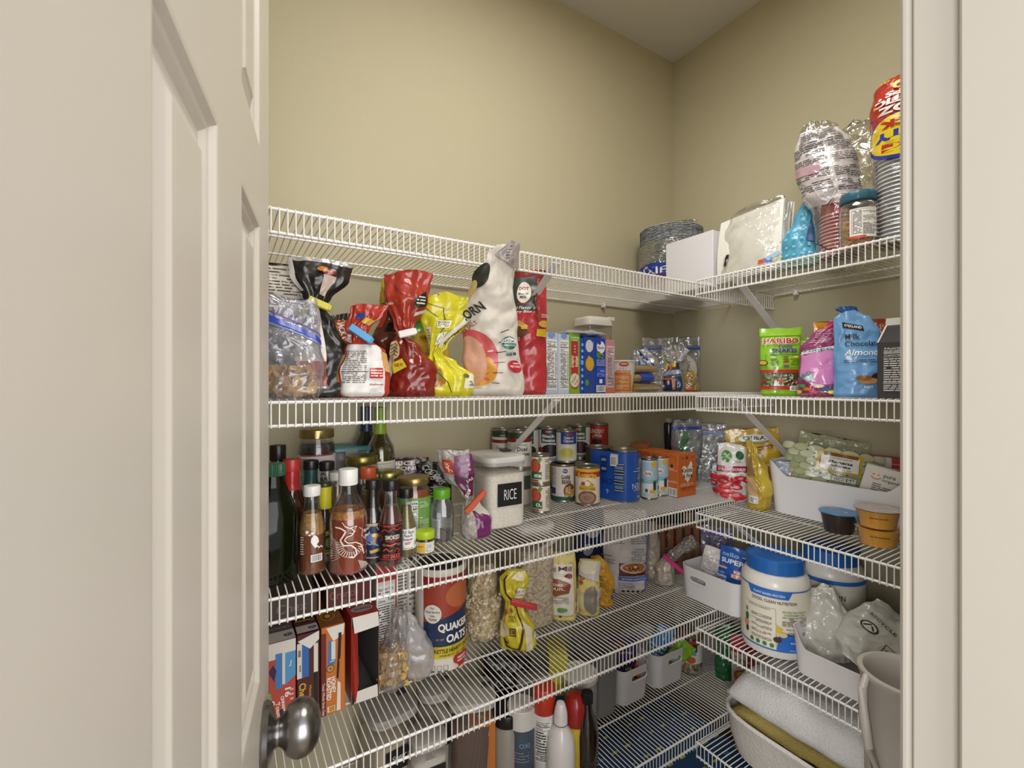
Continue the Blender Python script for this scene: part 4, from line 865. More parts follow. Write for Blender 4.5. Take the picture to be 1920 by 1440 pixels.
# black and white bag closed by the yellow clip
x, y = p2(606, .975)
bagthing('snack_bag', 'tall black foil bag with white front panel, pinched by a yellow clip', 'snack bag', Bag(.272, tied(.272, .052, .030, .655, .016, .060, -.010, -.004), .006, 33, 24, .0022), BLK, (x, y, z2), facing(x, y)+6,
         [('r', -.050, .018, .002, .180, '#d6cdc3'), ('r', -.050, .022, .002, .070, '#b5523a'), ('t', 'Lentos', -.022, .052, .007, '#3a1a14', {'w': .034, 'shear': .3}), ('l', -.04, .036, -.002, .044, 2, '#3a1a14'), ('t', 'Summers', -.022, .158, .005, '#8a5a3c', {'w': .03}), ('l', -.04, .135, -.006, .15, 3, '#9a8f84'),
          ('q', [(-.046, .205), (-.034, .205), (-.040, .268), (-.052, .268)], '#c9c4bf'), ('q', [(.000, .200), (.014, .196), (.022, .236), (.004, .240)], '#b9a69a'), ('e', .012, .246, .010, .007, '#7a1f24'), ('e', .002, .250, .007, .005, '#c0742c')],
         bands=[(.975, 1.01, SILV)], inner=SILV)
clip('bag_clip', 'bright yellow clip on the neck of the tall black bag', 'bag clip', (x-.012, y-.028, z2+.180), .040, .013, '#cfc52c', facing(x, y), 22)
x, y = p2(625, 1.06)
bagthing('snack_bag', 'crumpled dark brown bag slumped behind the yellow clipped bag', 'snack bag', Bag(.175, [(0, .05, .02), (.1, .055, .03), (.6, .05, .028), (.85, .044, .016, .006), (1, .03, .006, .014)], .008, 34), film('#3f322a'), (x, y, z2), facing(x, y), [('t', '200', -.02, .142, .008, '#8f7c4a', {'rot': -20})])
x, y = p2(642, 1.005)
bagthing('snack_bag', 'orange cracker bag with white lettering under the blue clip', 'snack bag', Bag(.160, [(0, .035, .02), (.1, .040, .024), (.6, .038, .022), (.85, .034, .012, .004), (1, .030, .006, .010)], .006, 35), film('#a8502a'), (x, y, z2), facing(x, y),
         [('t', 'JACK', -.006, .140, .012, '#eee6da', {'rot': -72, 'w': .030, 'bold': .03}), ('t', 'CHEESE', -.020, .128, .012, '#eee6da', {'rot': -72, 'w': .036, 'bold': .03}), ('q', [(-.03, .10), (-.01, .092), (-.006, .102), (-.02, .112)], '#5a2a14'), ('r', .018, .13, .03, .16, '#1c1a19')])
# chip bag seen from its white back with red sides
x, y = p2(682, .945)
chips = Bag(.185, [(0, .044, .020), (.05, .051, .028), (.25, .049, .028), (.5, .040, .022, .002), (.62, .020, .014, -.006), (.66, .014, .012, -.010), (.74, .022, .012, -.012), (.9, .034, .010, .006), (1, .038, .006, .012)], .006, 36, 26, .002)
bagthing('chip_bag', 'potato chip bag showing its white nutrition panel, held by a blue clip', 'snack bag', chips, film('#b03a2c'), (x, y, z2), facing(x, y)-2,
         [('r', -.033, .002, .030, .104, '#dedbd8'), ('l', -.030, .028, .004, .092, 18, '#4a4744'), ('q', [(.030, .052), (.052, .046), (.052, .086), (.028, .092)], '#c79a5c'), ('q', [(-.052, .03), (-.036, .03), (-.036, .085), (-.050, .08)], '#bd9455'), ('r', .008, .038, .026, .058, '#c03a34'), ('l', .009, .040, .025, .056, 3, '#f2ece6'),
          ('t', 'Authentic', .017, .026, .004, '#a8302c', {'w': .02, 'shear': .3}), ('r', -.030, .050, .006, .051, '#222222'), ('q', [(-.046, .112), (-.020, .106), (-.020, .122), (-.046, .126)], '#ddd6d0'), ('t', 'LAYS', -.034, .116, .010, '#b03a2c', {'w': .022, 'rot': -18}),
          ('q', [(.002, .148), (.03, .142), (.03, .152), (.002, .158)], '#d0a844'), ('e', -.010, .160, .010, .006, '#24489c')])
clip('bag_clip', 'light blue clip on the neck of the white backed chip bag', 'bag clip', (x-.012, y-.026, z2+.124), .048, .014, '#3f93cc', facing(x, y), 34)
# red bag with white clip
x, y = p2(771, .955)
rb = Bag(.262, tied(.262, .055, .034, .50, .014, .052, -.016, -.006, 0, .024), .008, 37, 22, .0026)
bagthing('chip_bag', 'glossy dark red chip bag with open top above a white clip', 'snack bag', rb, film('#a8382a', .2), (x, y, z2), facing(x, y)-4,
         [('q', [(-.052, .050), (-.040, .020), (-.026, .075), (-.030, .120)], '#c9b9a8'), ('e', -.030, .098, .016, .020, '#cdb48a'), ('k', [(-.040, .106), (-.028, .112), (-.018, .106)], .0016, '#5a4a34'), ('k', [(-.042, .099), (-.030, .105), (-.018, .099)], .0016, '#5a4a34'), ('k', [(-.042, .092), (-.030, .098), (-.018, .092)], .0016, '#5a4a34'), ('k', [(-.040, .085), (-.030, .091), (-.020, .085)], .0016, '#5a4a34'),
          ('q', [(-.030, .070), (-.028, .048), (-.004, .062), (-.010, .080)], '#d8cf3a'), ('t', 'NEW', -.017, .066, .007, '#b03a2c', {'w': .016, 'bold': .03, 'rot': 6}), ('q', [(.022, .168), (.050, .178), (.050, .186), (.022, .176)], '#cfc7bf'),
          ('q', [(.016, .185), (.040, .190), (.036, .222), (.014, .205)], '#1f2a1c'), ('l', .018, .192, .034, .212, 3, '#e8e2d8'), ('t', 'Golden', -.030, .195, .006, '#e9dccb', {'w': .02, 'rot': 10})], bands=[(0, .5, film('#7c2219', .2))], inner=SILV)
clip('bag_clip', 'white clip closing the glossy dark red chip bag', 'bag clip', (x-.020, y-.032, z2+.131), .034, .014, '#e4e0dc', facing(x, y), -14)
x, y = p2(730, 1.02)
bagthing('snack_bag', 'brown and red bag wedged upright behind the blue clipped chips', 'snack bag', Bag(.205, [(0, .035, .02), (.1, .040, .024), (.6, .036, .02), (.9, .03, .008, .012), (1, .026, .004, .02)], .008, 38), film('#5b2c1e'), (x, y, z2), facing(x, y), [('r', -.04, .15, -.018, .20, '#a8382c'), ('r', -.02, .02, .01, .06, '#4a4a2a'), ('q', [(-.01, .14), (.03, .15), (.03, .17), (-.01, .16)], '#191716')])
x, y = p2(756, 1.10)
bagthing('snack_bag', 'green and yellow bag peeking above the red chip bag', 'snack bag', Bag(.285, [(0, .05, .02), (.1, .055, .03), (.6, .055, .028), (.9, .052, .012), (1, .046, .004)], .008, 39), film('#4d9433'), (x, y, z2), facing(x, y),
         [('q', [(-.055, .22), (-.02, .262), (-.01, .285), (-.055, .285)], '#c7b227'), ('q', [(.02, .25), (.05, .245), (.05, .262), (.02, .268)], '#c9822c'), ('q', [(-.055, .22), (-.035, .22), (-.03, .245), (-.055, .25)], '#b38b2a'), ('q', [(.015, .265), (.055, .262), (.055, .283), (.015, .283)], '#7cb35a')])
x, y = p2(806, 1.02)
bagthing('snack_bag', 'golden yellow tortilla bag behind the tied yellow popcorn bag', 'snack bag', Bag(.150, [(0, .035, .02), (.1, .042, .026), (.6, .042, .024), (.9, .036, .01), (1, .03, .004)], .007, 40), film('#bd9a2c'), (x, y, z2), facing(x, y), [('q', [(-.03, .07), (.01, .05), (.02, .08), (-.02, .10)], '#d29a2c'), ('t', 'FUNYUN', -.012, .095, .012, '#7a5a20', {'rot': -22, 'w': .04})])
# yellow tied bag
x, y = p2(839, .945)
yb = Bag(.222, tied(.222, .058, .030, .425, .010, .062, -.026, .006, 0, .022), .007, 41, 20, .003)
bagthing('popcorn_bag', 'bright yellow bag tied in a knot with its top fanned open', 'snack bag', yb, film('#cfc624', .25), (x, y, z2), facing(x, y)+2,
         [('q', [(-.052, .014), (-.008, .022), (-.006, .060), (-.052, .056)], clear('#cdbb6a', .5, .2, .12, .3, '#b59a4a')), ('q', [(-.050, .014), (-.004, .028), (-.004, .036), (-.050, .022)], '#b8701f'), ('k', [(-.012, .085), (-.020, .060), (.000, .030), (.006, .008)], .0012, '#3a3418'), ('r', .026, .018, .050, .050, '#e4e4c4'), ('b', .034, .020, .050, .036), ('e', .030, .045, .006, .005, '#6c6a3a'),
          ('q', [(.004, .108), (.016, .104), (.040, .150), (.048, .200), (.034, .204), (.026, .150)][:4], '#d9d8c9'), ('k', [(-.034, .200), (-.004, .190), (.004, .150), (-.010, .118)], .0012, '#2c2a18'), ('k', [(-.038, .205), (-.034, .190), (-.010, .170)], .0012, '#2c2a18'), ('r', -.012, .148, .012, .164, '#e6e4c4'), ('l', -.010, .150, .010, .162, 3, '#4b4a2c'),
          ('q', [(-.046, .118), (-.030, .112), (-.022, .150), (-.036, .150)], '#e6e2cc'), ('l', -.042, .118, -.028, .146, 5, '#8a8550'), ('q', [(-.012, .110), (.010, .116), (.014, .140), (-.004, .136)], '#eef0dc'), ('t', 'Simply', .002, .126, .009, '#2c2a18', {'rot': 62, 'w': .024}), ('t', 'BUTTER', .034, .128, .010, '#5a2a1c', {'rot': 60, 'w': .034, 'bold': .03}), ('t', 'SKINNY', .044, .155, .008, '#7a2a1c', {'rot': 60, 'w': .034})],
         inner=film('#d8d040'))
# off white organic popcorn bag, leaning out over the shelf front
x, y = p2(921, .935)
ob = Bag(.325, [(0, .060, .016, .014), (.04, .066, .030, .012), (.3, .066, .034, .0, -.006), (.55, .060, .030, -.006, -.020), (.78, .044, .022, -.004, -.048), (.93, .032, .010, .010, -.070), (1, .022, .003, .022, -.080)], .007, 42, 18)
op = [('e', -.040, .085, .046, .062, '#d45a5e'), ('e', -.034, .062, .036, .040, '#dd9a3c'), ('e', -.046, .080, .034, .054, '#d9a48c')]
op += [('k', [(-.010+.004*k, .030+.022*k), (.008+.004*k-.0008*(k-3)**2, .028+.024*k)], .0014, '#2a2422') for k in range(6)]
op += [('e', .024, .118, .014, .0155, '#f4f1ea'), ('e', .024, .118, .0130, .0145, '#2c6e5e'), ('r', .0115, .118, .0365, .1185, '#f4f1ea'), ('p', [(.0115, .1185), (.0365, .1185), (.034, .1255), (.024, .1315), (.014, .1255)], '#f4f1ea'), ('t', 'USDA', .024, .1225, .006, '#2c6e5e', {'w': .017, 'bold': .03}), ('t', 'ORGANIC', .024, .1135, .0045, '#eef2ea', {'w': .020}),
       ('r', .018, .090, .026, .097, '#56606a'), ('r', .028, .091, .034, .098, '#56606a'), ('e', .030, .066, .013, .014, '#b93340'), ('t', 'VEGETABLE', .030, .066, .0045, '#f0d8d0', {'w': .020, 'bold': .03}), ('l', .022, .070, .038, .076, 1, '#f0d8d0'),
       ('t', 'CORN', -.036, .182, .022, '#2a2624', {'rot': 38, 'w': .050, 'bold': .03}), ('t', 'SEA SALT', -.040, .150, .008, '#8a2c2c', {'rot': 36, 'w': .04}), ('e', -.036, .258, .022, .026, '#2f332c'),
       ('e', -.048, .234, .012, .016, '#c9b46c'), ('q', [(-.02, .30), (.05, .27), (.05, .325), (.0, .33)], '#a39a96'), ('t', 'I LOVE YOU', .026, .300, .007, '#8a3a3e', {'rot': -80, 'w': .036}), ('l', .008, .292, .018, .320, 5, '#6a5f5c'), ('q', [(-.055, .004), (-.01, .004), (-.012, .016), (-.056, .016)], '#dfd8cc')]
bagthing('popcorn_bag', 'tall off-white organic popcorn bag leaning forward past the shelf edge', 'snack bag', ob, M('#ddd5ca', .45, 0, 0, .3, 40), (x, y, z2), facing(x, y)+10, op)
# red snack mix bag
x, y = p2(991, 1.0)
redb = Bag(.322, [(0, .044, .026), (.03, .048, .032), (.35, .048, .028), (.75, .046, .016, .002), (.93, .042, .004, .004), (1, .040, .002, .004)], .004, 43, 20)
op = [('q', [(-.046, .215), (.012, .215), (.014, .300), (-.046, .300)], '#39423a'), ('e', -.012, .262, .014, .028, '#ece4dc'), ('t', 'DOT', -.012, .272, .009, '#a8302c', {'w': .020, 'bold': .03}), ('t', 'SNACK', -.012, .258, .006, '#2a2422', {'w': .020, 'bold': .03}), ('t', 'MIX', -.012, .249, .006, '#2a2422', {'w': .012, 'bold': .03}), ('t', 'ORIGINAL', -.012, .232, .005, '#c25a4c', {'w': .026}),
      ('t', 'Bold Flavor in', -.014, .222, .0085, '#efe9e2', {'w': .052, 'shear': .25}), ('t', 'Every Bite', -.016, .211, .0085, '#efe9e2', {'w': .038, 'shear': .25}), ('e', -.024, .168, .018, .022, '#b78a4e'), ('e', -.016, .160, .012, .014, '#5a3826'), ('k', [(-.038, .176), (-.020, .186)], .004, '#c9a265'), ('k', [(-.030, .186), (-.012, .172)], .004, '#c9a265'),
      ('q', [(-.014, .176), (-.004, .176), (-.004, .166), (-.014, .166)], '#d2b03c'), ('q', [(.010, .148), (.034, .146), (.036, .168), (.012, .166)], '#c9a92c'), ('e', .026, .180, .012, .009, '#caa04a'), ('l', .020, .196, .042, .206, 3, '#e8cfc4'), ('l', -.030, .136, -.016, .146, 3, '#e8cfc4'), ('k', [(.008, .205), (.016, .190), (.008, .24), (.014, .27)], .003, '#8a3a2a')]
bagthing('snack_mix_bag', 'tall red and dark snack mix bag behind the off-white popcorn bag', 'snack bag', redb, film('#b4343a'), (x, y, z2), facing(x, y)+6, op, bands=[(.93, 1.01, film('#7c2026'))])
# ---- pasta boxes ----
def pbox(label, u0, u1, yf, d, h, col, front, left=(), name='pasta_box', **k):
    X0, X1 = onY(u0, yf), onY(u1, yf); w = X1-X0
    f = front(w) if callable(front) else front
    return carton(name, label, 'box', w, d, h, col, ((X0+X1)/2, yf+d/2, z2), 0, f, left, **k)
lb = lambda w: nutri(-w*.36, .012, w*.44, .150, head='Nutrition Facts', n=20)+[('p', [(-w*.25, .168), (w*.28, .168), (w*.28, .160), (w*.02, .154), (-w*.25, .160)], '#7d9bd0')]
LBL = [('e', .10, .10, .02, .045, '#26449a'), ('r', -.07, .01, .12, .03, '#b9853c')]
pbox('pale blue pasta box next to the red bag, nutrition panel out', 1021, 1046, 1.03, .155, .168, '#b9c8e2', lb, [('r', -.0775, .0, .0775, .03, '#b98a4c'), ('e', .045, .105, .02, .04, '#24459c'), ('t', 'K', .055, .07, .02, '#8a2a30')])
pbox('second pale blue pasta box beside the green and red box', 1046.6, 1067.5, 1.032, .155, .166, '#c2cce2', lb)
pbox('green and red creamy pasta box with a bowl of pasta on its narrow side', 1068, 1087.5, 1.036, .155, .172, '#7fae2e',
     lambda w: [('r', -w*.36, .055, w*.3, .150, '#b8303c'), ('t', 'creamy', -w*.16, .092, w*.34, '#f0e6da', {'rot': 90, 'w': .034}), ('t', 'italian', w*.14, .092, w*.34, '#f0e6da', {'rot': 90, 'w': .030}), ('l', -w*.05, .115, w*.05, .14, 3, '#f0e6da'), ('t', 'Suddenly', 0, .160, .006, '#f0f0e0', {'w': w*.8, 'shear': .2}), ('t', 'SALAD', 0, .153, .004, '#f0f0e0', {'w': w*.5}),
                ('e', 0, .034, w*.46, .020, '#b8303c'), ('e', -w*.02, .038, w*.44, .020, '#e2d6bf')]+[('k', [(-w*.3+w*.14*(i % 5), .026+.007*(i//5)), (-w*.2+w*.13*(i % 5), .031+.007*(i//5))], .0022, ['#c9b48a', '#efe6d2', '#9a5a44'][i % 3]) for i in range(18)])
pbox('thin royal blue pasta box showing its narrow printed side', 1088.2, 1095, 1.035, .155, .160, '#2450a8', lambda w: [('e', 0, .015+.018*i, w*.3, .0045, '#9cc0e8') for i in range(8)]+[('r', -w*.45, .085, w*.45, .096, '#7fb4e0')])
elf = lambda w: [('r', -w*.5, 0, -w*.02, .163, '#2c4a94'), ('r', -.0004, 0, w*.5, .163, '#2346b0'), ('e', -w*.27, .138, w*.17, .018, '#cfd2dc'), ('k', [(-w*.14, .146), (-w*.08, .150), (-w*.12, .128)], .0016, '#b9bfd0'), ('e', -w*.25, .086, w*.20, .020, '#cfa02c'), ('p', [(-w*.42, .096), (-w*.30, .110), (-w*.1, .100), (-w*.08, .078), (-w*.2, .064), (-w*.38, .074)], '#d6aa34'),
                 ('e', -w*.38, .032, w*.08, .009, '#5a9a3c'), ('e', w*.27, .136, w*.20, .018, '#eeeae2'), ('t', 'Elbows', w*.27, .135, .008, '#24469c', {'w': w*.32, 'bold': .02}), ('e', w*.20, .150, w*.08, .007, '#24459c'), ('e', w*.16, .113, w*.10, .011, '#4f8a3c'), ('k', [(w*.30, .118), (w*.38, .112), (w*.34, .104), (w*.28, .106)], .003, '#d9b23c'), ('e', w*.38, .104, w*.05, .008, '#3d7a34'),
                 ('l', w*.06, .080, w*.46, .100, 5, '#b9c6e6'), ('r', w*.06, .046, w*.46, .076, '#2f57c0'), ('t', 'TRANSFORM', w*.32, .066, .004, '#e9edf6', {'w': w*.2}), ('l', w*.08, .050, w*.44, .060, 4, '#9db0e0'), ('r', w*.19, .030, w*.33, .042, '#e9e9ea'), ('b', w*.04, .004, w*.48, .024)]
pbox('large royal blue elbow pasta box with an oval logo', 1095.5, 1135, 1.03, .15, .163, '#2346b0', elf)
pbox('pink sided pasta box at the right end of the box row', 1135.6, 1153, 1.035, .14, .160, '#cf8a94', lambda w: nutri(-w*.38, .018, w*.42, .142, n=20, paper='#e6cfd2')+[('r', -w*.5, 0, w*.5, .016, '#c9745c')])
# silver pouch lying across the box tops
x, y = onY(1078, 1.10), 1.10
b = Bag(.150, [(0, .030, .004), (.1, .038, .009), (.5, .040, .012), (.85, .038, .007), (1, .034, .002)], .006, 45, 22)
r_ = bagthing('foil_pouch', 'folded silver grey pouch lying flat on the pasta boxes', 'pouch', b, M('#b6b6c0', .35, .3, 0, .5, 50), (x-.075, y-.03, z2+.1755), 90, (), rx=0)
r_.rotation_euler = (math.radians(90), 0, math.radians(90))
# spaghetti keeper behind
x, y = onY(1112, 1.225), 1.225
PA = [M('#dcb857', .5), M('#cfa846', .5), M('#e4c56c', .5)]
root = thing('pasta_canister', 'tall clear canister with white lid holding upright spaghetti', 'canister', (x, y, z2), 0); g = G()
g.lathe([(.47, 0), (.49, .003), (.5, .01), (.5, .232)], clear('#f4f3ee', .06, .25, .04), 64, sx=.112, sy=.090, sq=5, capt=False); g.build('canister_body', root)
g = G(); g.lathe([(.50, .226), (.53, .228), (.53, .240), (.52, .250), (.47, .256), (0, .257)], M('#e3dfd6', .35), 64, sx=.112, sy=.090, sq=5); g.box(.030, -.047, .244, .058, -.02, .258, M('#e3dfd6', .35), .002); g.build('canister_lid', root)
g = G(); rr = random.Random(8)
for i in range(260):
    a, b_ = rr.uniform(-.048, .048), rr.uniform(-.038, .038); g.tube([(a, b_, .006), (a+rr.uniform(-.003, .003), b_+rr.uniform(-.003, .003), .190+rr.uniform(-.008, .008))], .0011, rr.choice(PA), 5)
o = g.build('spaghetti'); o.location = (x, y, z2); tag(o, 'upright spaghetti strands inside the tall white lidded canister', 'spaghetti', None, 'stuff')
# noodle cup
x, y = onY(1166, 1.09), 1.09
root = thing('noodle_cup', 'white and orange instant noodle cup beside the pink sided box', 'noodle cup', (x, y, z2), facing(x, y)); g = G()
pc = [(.030, 0), (.0315, .001), (.0320, .003), (.0430, .098)]
g.lathe(pc, M('#e9e2da', .5), 48, capt=False); g.build('paper_cup', root)
g = G(); g.lathe([(.0430, .098), (.0448, .0985), (.0452, .101), (.044, .1025), (.043, .1028), (0, .103)], M('#e4ddd2', .4), 48); g.build('cup_lid', root)
prints(root, s_prof(pc, .036), [('r', -.038, .004, .040, .016, '#d9822c'), ('q', [(-.038, .016), (.036, .016), (.030, .058), (-.038, .068)], '#dd8a34'), ('e', .006, .090, .013, .007, '#b8302c'), ('t', 'NISSIN', .006, .091, .005, '#f3ece2', {'w': .018, 'bold': .02}), ('t', 'STIR IT', .004, .077, .004, '#c9682c', {'w': .022}), ('l', -.028, .060, .026, .072, 2, '#c9682c'), ('l', -.026, .030, .022, .054, 6, '#f0dcc0'), ('l', -.020, .010, .022, .026, 4, '#f0dcc0')])
# ---- spaghetti packs lying down, ends towards the left ----
def pastapack(label, x, y, z, L, R, rz, cols, wrap, seed=0):
    root = thing('spaghetti_pack', label, 'pasta pack', (x, y, z), rz, 'lying spaghetti packs'); rr = random.Random(seed); g = G()
    for i in range(150):
        a = rr.uniform(0, 6.283); q = R*.86*math.sqrt(rr.random()); yy, zz = q*math.cos(a)*1.25, R+q*math.sin(a)*.82
        g.tube([(-L/2+rr.uniform(0, .003), yy, zz), (L/2-.01, yy, zz)], .0011, rr.choice(PA), 5)
    g.build('spaghetti_bundle', root)
    g = G(); pr = [(R*.98, -L/2-.001), (R, -L/2+.004), (R, L/2-.02), (R*.7, L/2+.004), (R*.35, L/2+.010), (R*.7, L/2+.024)]
    g.lathe(pr, clear('#fbf8f0', .05, .3, .08, .5, '#e6dcc0', 60), 36, capt=False, capb=False, sx=.85, sy=1.27); g.xf(Matrix.Translation((0, 0, R)) @ Matrix.Rotation(math.pi/2, 4, 'Y')); g.build('clear_wrapper', root)
    if wrap: g = G(); g.lathe([(R*1.01, -L/2+wrap[0]), (R*1.01, -L/2+wrap[1])], film(wrap[2]), 36, capb=False, capt=False, sx=.86, sy=1.28); g.xf(Matrix.Translation((0, 0, R)) @ Matrix.Rotation(math.pi/2, 4, 'Y')); g.build('printed_band', root)
    return root
xx = (onY(1180, 1.05)+onY(1250, 1.05))/2
pastapack('bottom spaghetti pack of the lying stack, plain clear wrapper', xx+.012, 1.075, z2, .125, .0175, 4, PA, None, 1)
pastapack('middle spaghetti pack of the lying stack with blue and red band', xx+.005, 1.078, z2+.0305, .125, .0175, 2, PA, (.03, .092, '#3350b8'), 2)
pastapack('top spaghetti pack of the lying stack, clear wrapper', xx+.006, 1.080, z2+.061, .120, .0165, 0, PA, None, 3)
x, y = onY(1214, 1.17), 1.17
bagthing('rotini_bag', 'white and blue pasta bag with slanted dark blue lettered band', 'pasta bag', Bag(.155, [(0, .05, .02), (.1, .055, .026), (.6, .05, .022, -.004), (.85, .040, .014, -.016), (1, .026, .006, -.026)], .006, 47), clear('#e8ebf2', .5, .3, .1, .6, '#c9ced8', 40), (x, y, z2), facing(x, y),
         [('q', [(.0, .098), (.026, .082), (.012, .118), (-.012, .150)], film('#1e3f86')), ('t', 'Kolin', .004, .112, .012, '#e4ebf2', {'rot': -62, 'w': .036}), ('q', [(-.05, .090), (-.026, .090), (-.026, .112), (-.046, .112)], film('#26407a')), ('q', [(-.02, .08), (.0, .075), (-.004, .105), (-.02, .11)], film('#3562b8')), ('t', 'OGO', -.042, .135, .010, '#9a9ea8', {'rot': 75})])
x, y = onY(1262, 1.12), 1.12
bagthing('pasta_bag', 'clear crinkled bag with red seal and yellow tag above a navy wrapper', 'pasta bag', Bag(.168, [(0, .036, .022), (.08, .040, .028), (.30, .038, .026), (.50, .022, .016), (.58, .020, .014), (.72, .040, .016), (.88, .046, .012, .002), (1, .040, .006, .006)], .007, 48, 24, .002), clear('#f6f4f2', .15, .45, .08, 1, '#d9d6d2', 34), (x, y, z2), facing(x, y),
         [('r', -.036, .004, .022, .056, film('#1f3566')), ('r', -.002, .008, .005, .048, '#c98a5c'), ('e', -.012, .034, .005, .010, '#b8303a'), ('e', -.012, .034, .003, .008, '#e9e4e0'), ('r', -.036, .044, .0, .050, '#c8682c'), ('q', [(-.036, .076), (.036, .088), (.034, .104), (-.036, .092)], film('#a82434')), ('q', [(-.040, .080), (-.026, .078), (-.022, .100), (-.034, .104)], '#c6d03a'), ('e', .004, .095, .010, .007, '#d8cc34'), ('e', .022, .092, .012, .012, '#2c3550'),
          ('q', [(.014, .112), (.028, .108), (.040, .152), (.026, .158)], '#dfe3ea'), ('l', .020, .115, .032, .150, 7, '#7c88a8'), ('q', [(-.03, .060), (.03, .066), (.03, .080), (-.03, .074)], '#8fa3c4')])
x, y = onY(1292, 1.105), 1.105
bits('elbow_pasta', 'curled elbow pasta heaped in the small clear bag in the corner', 'pasta', (x, y, z2+.008), lambda r: (lambda h: Vector((r.uniform(-.036, .036)*(1-h*.6), r.uniform(-.022, .022)*(1-h*.5), h*.062)))(r.random()), 230, sh_curl(.0085, .0022), PA, 9, -40)
bagthing('pasta_bag', 'small clear bag of elbow pasta with orange corner print', 'pasta bag', Bag(.078, [(0, .038, .025), (.1, .043, .03), (.5, .036, .026), (.85, .018, .012), (1, .010, .006)], .004, 49), clear('#fbf6ec', .05, .4, .08, .7, '#e0d6c0', 40), (x, y, z2), facing(x, y), [('q', [(-.03, .002), (.015, .002), (.01, .014), (-.03, .010)], '#c95a2c')])
# zip bag of tortillas against the wall
x, y = 1.44, 1.19
root = thing('tortilla', 'stack of pale round flour tortillas standing in the wide zip bag', 'tortilla', (x-.004, y-.012, z2+.009), -42); g = G()
for k in range(1):
    g.lathe([(.0, -.006), (.068, -.006), (.071, -.003), (.071, .003), (.068, .006), (0, .006)], speck('#e6dccb', '#d6c6ab', 60, .7, .7, .1), 48)
g.xf(Matrix.Translation((.018, .004, .0715)) @ Matrix.Rotation(math.radians(84), 4, 'X')); g.build('tortilla_stack', root)
zipbag('wide zip bag of tortillas with blue seal standing in the corner', x, y, z2, .105, .205, -42, '#33509c', .016, .80, 50, .003, mat=clear('#f2f3f6', .12, .35, .08, .6, '#cdd0d8', 20), ops=[('t', 'SALSA', .045, .085, .010, '#8f9098', {'rot': -90, 'w': .060}), ('l', .0, .06, .03, .085, 3, '#7d808c')])
# ============ second shelf, right wall: sweets ============
zr2 = DR[1]
def pr2(u, X): return X, onX(u, X)
x, y = pr2(1463, 1.225)
hb = Bag(.176, [(0, .040, .018), (.04, .046, .024), (.4, .046, .020), (.8, .046, .010), (.95, .046, .002), (1, .046, .0015)], .003, 61, 18)
G1 = '#86b828'
op = [('r', -.046, .060, .046, .068, '#b8382c'), ('r', -.042, .0245, .042, .060, clear('#d9cfc8', .35, .4, .06, .8, '#4a3630', 60)), ('r', -.046, .017, .040, .0255, '#b8382c'), ('b', .012, .014, .036, .026), ('r', -.0455, .156, .0455, .176, '#8fc02c'), ('t', 'HARIBO', .0, .142, .0165, '#f0e6dc', {'w': .064, 'bold': .07}), ('t', 'HARIBO', .0, .142, .014, '#b8282c', {'w': .060, 'bold': .03}),
      ('t', 'TWIN', .006, .1265, .008, '#4a2f86', {'w': .022, 'bold': .03}), ('t', 'SNAKES', .006, .1165, .011, '#4a2f86', {'w': .040, 'bold': .04}), ('t', 'Flavor Combinations', .006, .106, .004, '#3c4a1c', {'w': .044}),
      ('k', [(-.02, .106), (-.024, .106), (-.024, .072), (.034, .072), (.034, .106), (.03, .106)], .0006, '#3c4a1c'), ('e', -.030, .086, .010, .007, '#3a2f1c'), ('e', -.030, .086, .008, .005, '#c9a23c')]
op += [('e', cx, cz, .0045, .0022, c) for cx, cz, c in ((-.012, .100, '#c9c9b8'), (.006, .100, '#4a6a2c'), (.022, .100, '#d9b46a'), (.006, .094, '#8a3a2c'), (.006, .088, '#4a5a2c'), (.006, .082, '#c9742c'), (.006, .076, '#3a4a8c'))]+[('l', -.016, .078, -.004, .096, 4, '#4a5a1c'), ('l', .012, .078, .028, .096, 4, '#4a5a1c')]
op += [('k', [(-.034+.012*i, .030+.006*(i % 3)), (-.026+.012*i, .040-.004*(i % 2)), (-.018+.011*i, .034+.006*(i % 2))], .0045, ['#8a2c24', '#5a8a3c', '#b8602c', '#3a2018', '#9a3a2c', '#b8b03c'][i]) for i in range(6)]+[('q', [(-.012, .026), (-.002, .026), (-.008, .040)][:3]+[(-.010, .040)], '#cfccc8')]
bagthing('gummy_bag', 'lime green gummy candy bag with red bands and clear window', 'candy bag', hb, film(G1), (x, y, zr2), facing(x, y)+8, op)
x, y = pr2(1508, 1.30)
bagthing('candy_bag', 'green and yellow candy bag with small print behind the lime bag', 'candy bag', Bag(.152, STAND(.040, .016), .004, 62), film('#7aa52a'), (x, y, zr2), facing(x, y)-6, [('l', -.01, .11, .036, .145, 6, '#e4e6d4'), ('e', .012, .085, .012, .014, '#c98a2c'), ('e', .014, .078, .008, .006, '#a8382c')])
bagthing('candy_bag', 'teal topped pouch at the back between lime and pink bags', 'candy bag', Bag(.150, STAND(.035, .012), .004, 63), film('#4a9a94'), (1.43, onX(1517, 1.43), zr2), -60)
x, y = pr2(1537, 1.215)
pb = Bag(.190, [(0, .040, .022), (.04, .044, .028), (.30, .042, .028), (.62, .042, .020), (.78, .030, .014, .014), (.92, .014, .010, .034), (1, .012, .006, .042)], .006, 64, 22, .0015)
